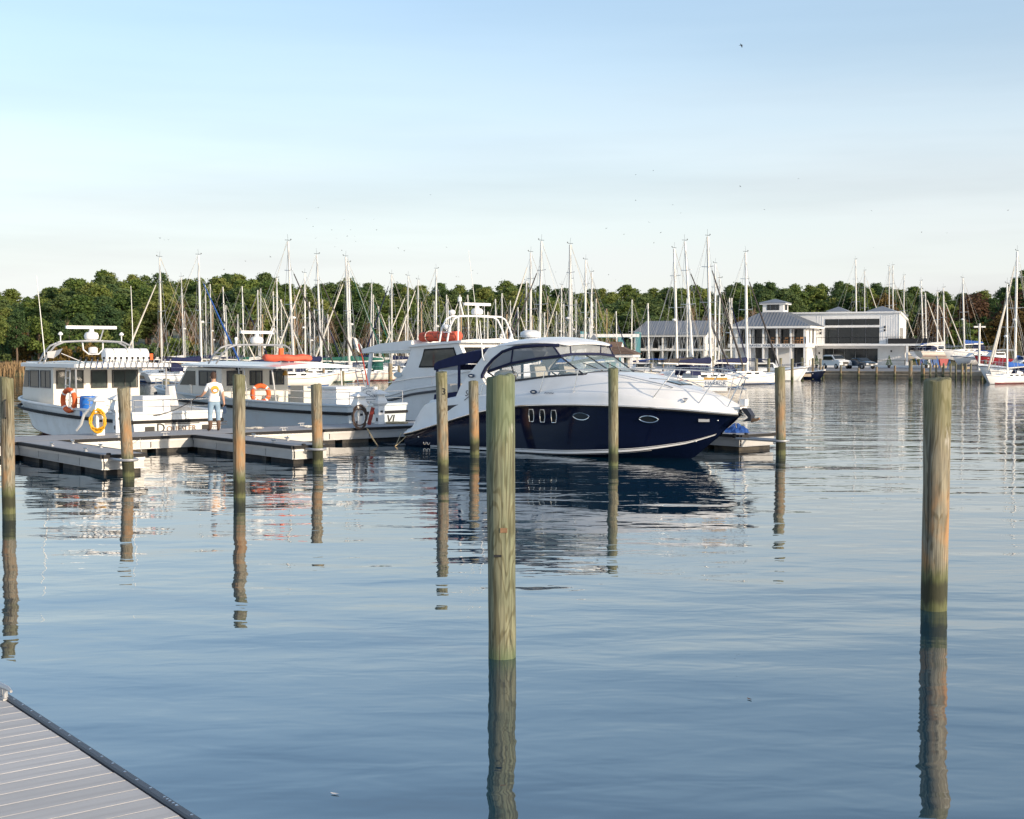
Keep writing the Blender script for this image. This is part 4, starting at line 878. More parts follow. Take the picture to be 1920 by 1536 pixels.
MB().tube([(6.95, 1.0, 3.27), (6.95, 1.0, 3.46)], .03).ell((6.95, 1.0, 3.5), .06, .06, .08, 8, 5).build('satellite_mushroom', 'white_plastic', a2)
for y in (-.9, -1.15, .9): MB().lathe([(.05, 0), (.09, .04), (.08, .14)], (6.96, y, 2.28), 8).build('deck_light', 'black_metal', W2)
MB().lathe([(.02, .2), (.06, .15), (.10, .06), (.13, 0)], (7.0, -1.45, 2.06), 10).build('bell', 'gold', W2)
ladder(W2, (5.3, 1.84, 1.0), (5.6, 1.78, 2.42), .34, 6, (1, 0, 0)); ladder(W2, (1.6, -.9, 1.0), (2.6, -1.4, 2.35), .34, 6, (1, 0, 0))
bh2 = lambda x: bh(x / 13.8)
railing(W2, [(.06, -1.3, 1.10), (.06, 0, 1.10), (.06, 1.3, 1.10), (1.6, bh2(1.6) - .06, 1.10), (3.2, bh2(3.2) - .06, 1.12), (4.8, bh2(4.8) - .06, 1.14), (6.2, bh2(6.2) - .06, 1.18)], .48)
railing(W2, [(9.0, bh2(9.0) - .08, 1.3), (10.4, bh2(10.4) - .08, 1.38), (11.8, bh2(11.8) - .06, 1.44), (13.0, bh2(13.0) - .02, 1.50)], .40)
MB().box(1.2, 2.6, -.3, .9, .8, 1.65).build('dive_bench', 'gelcoat', W2)
MB().box(4.6, 5.4, -1.2, -.4, .8, 1.7).build('engine_box', 'interior', W2)
MB().box(1.1, 2.7, -.4, 1.0, 1.66, 1.74).build('bench_lid', 'white_plastic', W2)
for k in range(3): MB().box(-.03, .01, .95 - k * .42, 1.15 - k * .42, .42, .50).build('scupper', 'white_plastic', h2, smooth=0)
text('transom_name', 'VI', .42, 'lettering_black', h2, (-.02, -.62, .56), (0, -1, 0), (0, -.25, .97), .006, sx=1.1)
Wm = W2.matrix_basis
rf = thing('inflatable_raft', 'long orange rescue float lashed on the middle boat roof', 'raft', Wm @ Vector((5.0, .05, 2.62)), R(138.5 + 90 - 10))
mb = MB(); rings = []
for x, s_ in ((-1.12, .6), (-1.05, .9), (-.7, 1.0), (-.35, .86), (0, .98), (.3, .84), (.6, 1.0), (1.05, .92), (1.12, .6)): rings.append([(x * .9, .22 * s_ * math.cos(a) * (1 + .10 * math.sin(5 * a + 3 * x)), .15 + .14 * s_ * math.sin(a) + .02 * math.sin(7 * x)) for a in np.linspace(0, 6.283, 12, endpoint=False)])
mb.loft(rings).build('float_body', 'orange_red', rf)
for x in (-.9, -.3, .3, .9):
    MB().tube([(x - .25, -.27, .26), (x, -.285, .14), (x + .25, -.27, .26)], .014, 5).build('grab_line', 'rope_dark', rf)
text('stencil', 'SEVEN 10', .2, 'print_red', rf, (.45, -.268, .18), (1, 0, 0), (0, 0, 1), .002)
MB().tube([(.28, 0, .25), (.28, 0, .52)], .10, 8).build('float_light', 'orange', rf)
MB().lathe([(.14, 0), (.15, .02), (.15, .18), (.13, .20)], (-.05, -.32, .02), 12).build('rope_spool', 'rope_tan', rf)
life_ring('orange life ring hung on the rail of the middle workboat', Wm @ Vector((5.0, 1.35, 1.42)), Wm.to_3x3() @ Vector((-1, .5, 0)), 'life rings on the workboats', r=.31)
# --- wheelhouse boat
O3 = Q(13.5, -3.5) * 1.09; O3.z = 0
k3 = 1.09
W3 = thing('trawler_yacht', 'tall white wheelhouse boat behind the stern of the navy cruiser', 'workboat', O3, R(-48))
def Z(z): return 3 + (z - 3) * k3
bh, sz, h3 = (None, None, None)
# hull runs from stern (-7.2) to bow (4.6) in this frame
sub = MB(); L3, x0 = 12.2, -7.4
b3 = lambda t: 1.95 * (.86 + .14 * math.sin(min(t / .4, 1) * math.pi / 2)) * (1 - max(0, (t - .5) / .5) ** 2.6) ** .7
z3 = spl([0, .25, .45, .7, 1], [1.0, 1.06, 1.45, 1.75, 2.1])
T = [i / 30 for i in range(31)]
for s_ in (-1, 1):
    rings = []
    for t in T:
        b = max(b3(t), .012); z = z3(t); x = x0 + L3 * t; kx = x - .5 * max(0, t - .9) / .1; cz = .1 + .6 * max(0, (t - .5) / .5) ** 2; cb = b * (.94 - .35 * max(0, (t - .4) / .6) ** 1.5)
        rings.append([(kx, 0, -.6 + .8 * max(0, (t - .75) / .25) ** 2), (kx, cb * s_, cz), (kx * .5 + x * .5, s_ * (cb + b) / 2, (cz + z) / 2), (x, b * s_, z)])
    sub.loft(rings, closed=False)
e0 = [(x0, -b3(0) * .94, .1), (x0, -b3(0), 1.0), (x0, b3(0), 1.0), (x0, b3(0) * .94, .1)]; sub.poly(e0)
h3 = sub.build('hull', 'gelcoat', W3, smooth=40)
MB().loft([[(x0 + L3 * t, -b3(t) + .05, z3(t) - .25), (x0 + L3 * t, b3(t) - .05, z3(t) - .25)] for t in T], closed=False).build('deck', 'gelcoat', W3, smooth=0)
for s_ in (-1, 1):
    MB().tube([(x0 + L3 * t, s_ * (b3(t) + .02), z3(t) - (.12 if t < .3 else .22)) for t in T], .05, 6).build('rub_rail', 'stripe_dark', h3)
    MB().tube([(x0 + L3 * t, s_ * (b3(t)), z3(t)) for t in T], .045, 6).build('gunwale', 'gelcoat', W3)
sc = k3
prof = [(-4.1 * sc, Z(1.35)), (-3.2 * sc, Z(1.9)), (-2.56 * sc, Z(2.4)), (-2.12 * sc, Z(3.2)), (.72 * sc, Z(3.32)), (1.3 * sc, Z(2.5)), (1.9 * sc, Z(2.2)), (1.9 * sc, Z(1.2)), (-4.1 * sc, Z(1.2))]
MB().prism(prof, -1.60 * sc, 1.60 * sc).build('wheelhouse', 'gelcoat', W3, smooth=0)
wpoly = [(-1.65, 2.42), (-1.32, 3.08), (.44, 3.14), (.72, 2.55), (.6, 2.46)]
wq = [(x * sc, Z(z)) for x, z in wpoly]
wf3 = MB().tube([(x, -1.61 * sc, z) for x, z in wq], .035, 6, closed=True).build('window', 'black_rubber', W3)
MB().poly([(x, -1.612 * sc, z) for x, z in wq]).build('pane', 'glass_green', wf3, smooth=0)
MB().prism([(-3.02 * sc + .30 * math.cos(a), Z(2.10) + .12 * math.sin(a)) for a in np.linspace(0, 6.283, 18, endpoint=False)], -1.63 * sc, -1.60 * sc).build('emblem_oval', 'hull_blue_grey', W3, smooth=0)
for i in range(3):
    y = (-1.0 + i) * sc
    fx = lambda z: .72 * sc + (1.3 - .72) * sc * (Z(3.32) - z) / (Z(3.32) - Z(2.5))
    zc = Z(2.95); window(W3, (fx(zc) + .01, y, zc), (0, 1, 0), .95, .55, (.8, 0, .5), .06, fm='black_rubber', gm='glass_dark', ez=(-.52, 0, .85))
MB().loft([[(x * sc, -1.72 * sc * s_, z), (x * sc, 1.72 * sc * s_, z), (x * sc, 1.72 * sc * s_, z + .10), (x * sc, 0, z + .16), (x * sc, -1.72 * sc * s_, z + .10)] for x, z, s_ in ((-2.3, Z(3.18), 1), (-.5, Z(3.27), 1), (1.0, Z(3.34), 1), (1.15, Z(3.36), .93))]).build('roof', 'gelcoat', W3, smooth=0)
MB().loft([[(x * sc, -1.6 * sc, z), (x * sc, 1.6 * sc, z), (x * sc, 1.6 * sc, z + h_), (x * sc, -1.6 * sc, z + h_)] for x, z, h_ in ((-5.6, Z(2.94), .16), (-4.2, Z(3.02), .34), (-2.15, Z(3.09), .40))]).build('aft_canopy', 'gelcoat', W3, smooth=0)
for s_ in (-1, 1): MB().loft([[(-5.08 * sc, s_ * 1.5 * sc, Z(2.97)), (-4.92 * sc, s_ * 1.5 * sc, Z(2.97)), (-4.92 * sc, s_ * 1.42 * sc, Z(2.97)), (-5.08 * sc, s_ * 1.42 * sc, Z(2.97))], [(-5.28 * sc, s_ * 1.62 * sc, .9), (-5.12 * sc, s_ * 1.62 * sc, .9), (-5.12 * sc, s_ * 1.54 * sc, .9), (-5.28 * sc, s_ * 1.54 * sc, .9)]]).build('canopy_post', 'gelcoat', W3)
MB().tube([(-3.6 * sc, -1.66 * sc, Z(1.78)), (-2.0 * sc, -1.66 * sc, Z(1.98)), (0, -1.66 * sc, Z(2.12)), (1.6 * sc, -1.66 * sc, Z(2.3))], .02).build('hand_rail', 'steel', W3)
MB().prism([(-2.5 * sc, Z(1.55)), (-2.5 * sc, Z(1.92)), (-.9 * sc, Z(2.05)), (-.9 * sc, Z(1.62))], -1.625 * sc, -1.60 * sc).build('side_hatch', 'trim_white', W3, smooth=0)
MB().tube([(-5.6 * sc, -1.5 * sc, Z(3.15)), (-5.75 * sc, -1.5 * sc, Z(3.32))], .04).build('stern_light', 'white_plastic', W3)
railing(W3, [(-7.3, -1.6, 1.0), (-6.4, -1.8, 1.02), (-5.4, -1.86, 1.04)], .55)
# arch and radar
mb = MB()
for x in (-.4, .1):
    mb.tube([(x - .35, -1.5, Z(3.4)), (x - .2, -1.5, Z(3.9)), (x, -1.42, Z(4.25)), (x, -1.15, Z(4.36)), (x, 0, Z(4.38)), (x, 1.15, Z(4.36)), (x, 1.42, Z(4.25)), (x + .1, 1.6, Z(3.85)), (x + .15, 1.75, Z(3.4))], .038, 8)
    mb.tube([(x - .25, -1.0, Z(3.42)), (x, -1.2, Z(4.33))], .03, 6)
mb.tube([(-.5, -1.5, Z(3.75)), (0, -1.5, Z(3.75))], .02)
a3 = mb.build('radar_arch', 'gelcoat', W3)
MB().box(-.4, .15, -.35, .35, Z(4.375), Z(4.41)).build('radar_shelf', 'gelcoat', a3, smooth=0)
radar_bar(W3, (-.1, 0, Z(4.41)), 1.45)
MB().tube([(-.1, -.75, Z(4.36)), (-.1, -.95, Z(4.95))], .035).lathe([(.04, 0), (.08, .03), (.08, .2), (.04, .22)], (-.1, -.95, Z(4.9)), 8).build('light_staff', 'white_plastic', a3)
for y, z in ((-1.5, 3.95), (-1.2, 4.5)): MB().ell((-.3, y, Z(z)), .16, .16, .12, 10, 6).build('satellite_mushroom', 'white_plastic', a3)
MB().tube([(.3, -.2, Z(3.4)), (.0, -.55, 7.2)], .018, 5, r1=.008).build('aerial', 'mast_white', W3)
MB().tube([(.6, 1.2, Z(3.4)), (.7, 1.25, Z(3.7))], .06, 8, r1=.05).build('search_light', 'white_plastic', W3)
Wt = W3.matrix_basis
r3 = thing('covered_raft', 'weathered red orange life raft bundle on the wheelhouse roof', 'life raft', Wt @ Vector((-1.15 * sc, -1.05, Z(3.33) + .05)), R(-48 + 14))
rings = []
for x, s_ in ((-1.0, .65), (-.93, .95), (-.4, 1), (.4, 1.02), (.93, .95), (1.0, .65)): rings.append([(x, .34 * s_ * math.cos(a), .24 + .22 * s_ * math.sin(a) + .02 * math.sin(x * 9)) for a in np.linspace(0, 6.283, 14, endpoint=False)])
MB().loft(rings).build('raft_bundle', 'orange_red', r3)
for x in (-.55, .1, .5): MB().tube([(x, .35 * math.cos(a), .24 + .235 * math.sin(a)) for a in np.linspace(0, 6.283, 14, endpoint=False)], .018, 4, closed=True).build('strap', 'rope_dark' if x > 0 else 'rope_white', r3)
for x in (-.7, -.2, .3): MB().tube([(x, -.30, .36), (x + .15, -.35, .2), (x + .3, -.33, .2), (x + .42, -.30, .36)], .012, 4).build('grab_line', 'rope_dark', r3)
# flags and red boat hook near the wheelhouse boat
fl = thing('flag_staff', 'red boat pole with a limp pale flag, left of the wheelhouse boat', 'flag', at(690, 722, 56) , 0)
dz_ = lambda px, py: at(px, py, 56) - fl.location
MB().tube([dz_(690, 722), dz_(679, 668)], .028, 6).tube([dz_(679, 668), dz_(672, 645)], .02, 6).build('pole', 'red_paint', fl)
rows = []
for i, (xa, xb_, yy) in enumerate(((660, 669, 632), (661, 675, 642), (665, 679, 652), (671, 681, 660))): rows.append([dz_(xa + (xb_ - xa) * k / 5, yy + k * .5) + Vector((0, .12 * math.sin(k * 1.7 + i), 0)) for k in range(6)])
MB().loft(rows, closed=False).build('flag', 'flag_cloth', fl)
# ---------------------------------------------------------------- things on the walkway
def pedestal(label, px, py, rz=DA):
    P = gp(px, py, .5); t = thing('power_pedestal', label, 'power pedestal', P, rz, 'power pedestals on the walkway')
    s_ = .125
    MB().loft([[(x * s_, y * s_, 0) for x, y in ((-1, -1), (1, -1), (1, 1), (-1, 1))], [(x * s_, y * s_, .62) for x, y in ((-1, -1), (1, -1), (1, 1), (-1, 1))]]).build('column', 'white_plastic', t, smooth=0)
    MB().loft([[(x * a, y * a, z) for x, y in ((-1, -1), (1, -1), (1, 1), (-1, 1))] for a, z in ((.13, .622), (.20, .72), (.195, .80), (.135, .95), (.13, 1.02))]).build('head', 'white_plastic', t, smooth=0)
    MB().loft([[(x * a, y * a, z) for x, y in ((-1, -1), (1, -1), (1, 1), (-1, 1))] for a, z in ((.24, 1.022), (.255, 1.05), (.05, 1.17), (.01, 1.19))]).build('cap', 'white_plastic', t, smooth=0)
    for sx, m in ((-1, 'stripe_dark'),):
        MB().box(-s_ - .012, -s_ - .002, -.10, .10, .36, .54).build('outlet_panel', 'hull_blue_grey', t, smooth=0)
        MB().box(-s_ - .012, -s_ - .002, -.07, .02, .1, .22).build('meter', 'stripe_dark', t, smooth=0)
    MB().box(-.05, .05, -s_ - .011, -s_ - .001, .40, .47).build('outlet', 'stripe_dark', t, smooth=0)
    return t, P
def hose(label, P, m, rx, rz_, n, seed, z0):
    rnd = random.Random(seed); pts = []
    for i in range(n * 14):
        a = 2 * math.pi * i / 14; k = i / (n * 14)
        r1, r2 = rx * (.70 + .32 * rnd.random()), rz_ * (.84 + .20 * math.sin(k * 23 + i * .1))
        c, s_ = math.cos(a + math.pi / 2), math.sin(a + math.pi / 2)
        pts.append(Vector((r1 * c, -.17 - .10 * k - .03 * rnd.random(), z0 - rz_ + r2 * s_)))
    t = thing('coiled_hose', label, 'hose', P, R(8)); MB().tube(pts, .019, 6).build('coil', m, t, smooth=60)
    return t
p1, L1 = pedestal('white power pedestal with the yellow hose, on the left of the walkway', 186, 816)
p2, L2 = pedestal('white power pedestal right beside the one with the yellow hose', 222, 811)
p3, L3_ = pedestal('white power pedestal with the dark hose, near the cruiser stern', 674, 802)
p4, L4 = pedestal('white power pedestal beside the leaning red board, nearest the cruiser', 712, 795)
hose('coiled yellow water hose hung on the leftmost pedestal', L1, 'yellow_hose', .25, .36, 9, 3, .80)
hose('coiled dark brown hose hung on the pedestal near the cruiser stern', L3_, 'dark_hose', .26, .42, 8, 8, .78)
tag(MB().obox(gp(692, 797, .5) + Vector((.06, .05, .30)), (.97, 0, -.24), (0, 1, 0), (.24, 0, .97), .13, .04, .62).build('red_board', 'red_paint', smooth=0), 'narrow red board leaning between the two pedestals near the cruiser', 'board')
sg = thing('notice_sign', 'white printed sign on a thin stake behind the right pedestals', 'sign', gp(684, 797, .5) + Vector((.1, .55, 0)), R(10))
MB().tube([(0, 0, 0), (0, 0, .82)], .015).build('stake', 'mast_white', sg)
MB().box(-.29, .29, -.012, .012, .80, 1.30).build('board', 'white_plastic', sg, smooth=0)
for k in range(9): MB().tube([(-.22 + k * .055, -.014, 1.16 + .07 * math.sin(k / 8 * math.pi)), (-.205 + k * .055, -.014, 1.20 + .07 * math.sin(k / 8 * math.pi)), (-.185 + k * .055, -.014, 1.165 + .07 * math.sin(k / 8 * math.pi))], .006, 4).build('sign_writing', 'lettering', sg)
text('sign_writing', 'SSONAL', .12, 'lettering', sg, (.06, -.014, .96), (1, 0, 0), (0, 0, 1), .001)
MB().box(-.12, .22, -.0145, -.0125, .85, .868).build('sign_writing', 'lettering', sg, smooth=0)
MB().tube([(.09 * math.cos(a) - .02, -.014, 1.09 + .06 * math.sin(a)) for a in np.linspace(.6, 5.2, 12)], .008, 4).build('emblem', 'lettering', sg)
# ropes lying about
def rope_pile(label, P, r, m, seed, n=50, name='rope_pile', rad=.014):
    rnd = random.Random(seed); pts = []
    for i in range(n):
        a = i * .75; q = r * (.35 + .65 * rnd.random()); pts.append((P[0] + q * 1.6 * math.cos(a), P[1] + q * math.sin(a), P[2] + .018 + .05 * rnd.random()))
    return tag(MB().tube(pts, rad, 5).build(name, m, smooth=60), label, 'rope')
rope_pile('tan rope heaped on the walkway beside the cruiser stern', gp(742, 795, .5), .28, 'rope_tan', 2)
rope_pile('pale rope coil on the walkway left of the dark hose pedestal', gp(578, 802, .5), .13, 'rope_white', 4, 30)
rope_pile('pale loose rope on the walkway behind the free standing piling', gp(478, 805, .5), .22, 'rope_white', 5, 36)
mb = MB(); rnd = random.Random(3); c_ = gp(1381, 811.5, .5); rings = []
for k, (rr, zz) in enumerate(((1.0, .0), (.95, .07), (.75, .14), (.4, .20), (.08, .22))): rings.append([(c_.x + .34 * rr * math.cos(a) * (1 + .3 * rnd.uniform(-1, 1)), c_.y + .17 * rr * math.sin(a) * (1 + .3 * rnd.uniform(-1, 1)), c_.z + .004 + zz * (1 + .5 * rnd.uniform(-1, 1))) for a in np.linspace(0, 6.283, 18, endpoint=False)])
tag(mb.loft(rings).build('blue_tarp', 'blue_cloth', smooth=0), 'crumpled bright blue tarp on the dock beyond the cruiser bow', 'tarp')
def hang(label, pts, m, rad=.012, name='mooring_rope'):
    return tag(MB().tube(pts, rad, 6).build(name, m, smooth=60), label, 'rope')
def sag(a, b, s_, n=12): return [Vector(a).lerp(Vector(b), i / n) - Vector((0, 0, s_ * 4 * (i / n) * (1 - i / n))) for i in range(n + 1)]
NB = NC.matrix_basis
hang('pair of tan ropes dipping from the walkway near the dark hose', sag(gp(688, 803, .5), gp(708, 838, .0) + Vector((0, .1, .02)), .05) + sag(gp(708, 838, .0) + Vector((0, .1, .02)), gp(690, 805, .48), .02)[1:], 'rope_tan')
hang('tan stern line of the navy cruiser dipping to the water', sag(NB @ Vector((-10.0, -1.3, .45)), gp(741, 838) + Vector((0, 0, .02)), .03) + sag(gp(741, 838) + Vector((0, 0, .02)), gp(752, 812, .3), .02)[1:], 'rope_tan')
hang('white tie line hanging down the walkway front beside the left finger', sag(gp(262, 818, .5), gp(265, 846, .2), .01) , 'rope_white', .010)
hang('thin bow line from the cruiser bow down to the blue tarp', sag(NB @ Vector((1.1, .25, 1.42)), c_ + Vector((0, 0, .15)), .02), 'rope_white', .010)
# ---------------------------------------------------------------- man with a rope and a case
PF = gp(402, 808, .5)
man = thing('person', 'man in a white printed T-shirt, blue jeans and brown boots seen from behind', 'person', PF, R(28))
# local frame: he faces +y (away); x to his right. Body grown as one skin
def skin_mesh(name, V, Ed, Rr, sub=2):
    me = bpy.data.meshes.new(name); me.from_pydata(V, Ed, []); o_ = bpy.data.objects.new(name, me); COL.objects.link(o_)
    md = o_.modifiers.new('skin', 'SKIN'); me.skin_vertices[0].data[0].use_root = True
    for i, r_ in enumerate(Rr): me.skin_vertices[0].data[i].radius = r_ if isinstance(r_, tuple) else (r_, r_)
    md.use_smooth_shade = True
    sb = o_.modifiers.new('sub', 'SUBSURF'); sb.levels = sub; sb.render_levels = sub
    bpy.context.view_layer.update()
    out_ = bpy.data.meshes.new_from_object(o_.evaluated_get(bpy.context.evaluated_depsgraph_get())); bpy.data.objects.remove(o_); return out_
V, Ed, Rr = [], [], []
def vx(p, r_, par=None):
    V.append(p); Rr.append(r_); i = len(V) - 1
    if par is not None: Ed.append((par, i))
    return i
pel = vx((0, 0, .95), (.165, .115)); sp1 = vx((0, .01, 1.10), (.155, .105), pel); sp2 = vx((0, .0, 1.28), (.175, .115), sp1); sp3 = vx((0, -.01, 1.43), (.185, .11), sp2)
nk = vx((0, .01, 1.545), (.062, .062), sp3); hd = vx((-.01, .03, 1.64), (.078, .092), nk); hd2 = vx((-.012, .04, 1.74), (.082, .10), hd); hd3 = vx((-.012, .035, 1.82), (.058, .07), hd2)
for s_, foot in ((-1, -.03), (1, .05)):
    hp = vx((s_ * .10, 0, .88), (.105, .11), pel); kn = vx((s_ * .125, .02, .50), (.078, .078), hp); cf = vx((s_ * .13, -.015, .34), (.074, .078), kn); ak = vx((s_ * .135, -.01, .10), (.056, .062), cf)
    bl = vx((s_ * .15, .09, .045), (.048, .042), ak); vx((s_ * .16, .19, .038), (.042, .034), bl)
# left arm raised forward holding the rope, right arm hanging
def arm(chain, par, rs):
    i = par
    for p, r_ in zip(chain, rs): i = vx(p, r_, i)
    return i
lw = arm([(-.20, -.01, 1.45), (-.29, .05, 1.22), (-.36, .17, 1.10), (-.40, .26, 1.10)], sp3, [.068, .052, .042, .032])
rw = arm([(.20, -.01, 1.45), (.27, -.02, 1.19), (.31, .02, .97), (.325, .03, .91)], sp3, [.068, .052, .040, .031])
def hand(w_, d, side, up):
    d, side, up = Vector(d).normalized(), Vector(side).normalized(), Vector(up).normalized(); P = Vector(V[w_])
    palm = vx(tuple(P + d * .05), (.034, .022), w_); pe = vx(tuple(P + d * .09), (.036, .018), palm)
    for k, ln in enumerate((.075, .085, .08, .062)):
        b0 = P + d * .095 + side * (.028 - .018 * k)
        i = vx(tuple(b0), .009, pe); i = vx(tuple(b0 + d * ln * .45 + up * .006), .009, i); i = vx(tuple(b0 + d * ln * .62 - up * .028), .008, i); vx(tuple(b0 + d * ln * .45 - up * .05), .007, i)
    i = vx(tuple(P + d * .05 + side * .035), .010, palm); i = vx(tuple(P + d * .08 + side * .055 - up * .015), .009, i); vx(tuple(P + d * .105 + side * .045 - up * .03), .008, i)
hand(lw, (-.3, .9, 0), (.9, .3, 0), (0, 0, 1)); hand(rw, (.05, .05, -1), (0, 1, 0), (1, 0, 0))
bm_ = skin_mesh('body', V, Ed, Rr, 2)
for m in ('skin', 'shirt', 'jeans', 'boots'): bm_.materials.append(MATS[m])
for p in bm_.polygons:
    c = p.center; k = 0
    if c.z < .33 and abs(c.x) < .26: k = 3
    elif c.z < .97 and abs(c.x) < .24: k = 2
    elif c.z < 1.535 and abs(c.x) < .235: k = 1
    elif 1.25 < c.z < 1.53 and abs(c.x) < .31 and c.y < .10: k = 1
    p.material_index = k; p.use_smooth = True
body = link('body', bm_, man)
hr = MB(); rings = []
for z, rx, ry, oy in ((1.66, .080, .085, -.02), (1.72, .094, .108, .015), (1.79, .095, .112, .03), (1.85, .078, .092, .03), (1.885, .03, .04, .03)): rings.append([(-.012 + rx * math.cos(a), oy + ry * math.sin(a) * (1 if math.sin(a) < 0 else .72), z) for a in np.linspace(0, 6.283, 16, endpoint=False)])
hr.loft(rings).build('hair', 'hair', man)
for s_ in (-1, 1): MB().ell((-.012 + s_ * .088, .04, 1.705), .012, .022, .034, 8, 6).build('ear', 'skin', man)
# T-shirt hem and back print
MB().loft([[((.178 * q) * math.cos(a), .125 * q * math.sin(a), z) for a in np.linspace(0, 6.283, 22, endpoint=False)] for z, q in ((.93, 1.04), (.935, 1.08), (1.0, 1.05), (1.10, 1.0))], caps=False).build('shirt_hem', 'shirt', man)
def back_disc(name, x, z, r_, m, oy, z2=None):
    mb = MB(); pts = []
    for a in np.linspace(0, 6.283, 18, endpoint=False):
        xx, zz = x + r_ * math.cos(a), z + (z2 or r_) * math.sin(a); pts.append((xx, -.125 - oy + .45 * xx * xx, zz))
    mb.poly(pts).build(name, m, man, smooth=0)
back_disc('shirt_print', 0, 1.31, .125, 'print_orange', .008); back_disc('shirt_print', 0.0, 1.28, .095, 'print_navy', .011, .06); back_disc('shirt_print', 0, 1.28, .068, 'shirt', .014, .042)
MM = Matrix.Translation(PF) @ Matrix.Rotation(R(28), 4, 'Z')
cs = thing('dark_case', 'dark hand case carried in the man right hand', 'case', MM @ Vector((.345, .04, .55)), R(28 + 70))
MB().loft([[(x * .15 * q, y * .045 * q, z) for x, y in ((-1, -1), (1, -1), (1, 1), (-1, 1))] for z, q in ((0, .95), (.01, 1), (.21, 1), (.22, .95))]).build('shell', 'lettering', cs, smooth=0)
MB().tube([(-.05, 0, .22), (-.045, 0, .26), (.045, 0, .26), (.05, 0, .22)], .010).build('handle', 'black_rubber', cs)
hang('dark rope from the man left hand down to the left boat stern', sag(MM @ Vector((-.43, .36, 1.08)), W1.matrix_basis @ Vector((.05, .9, .95)), .12, 16), 'rope_dark', .014)
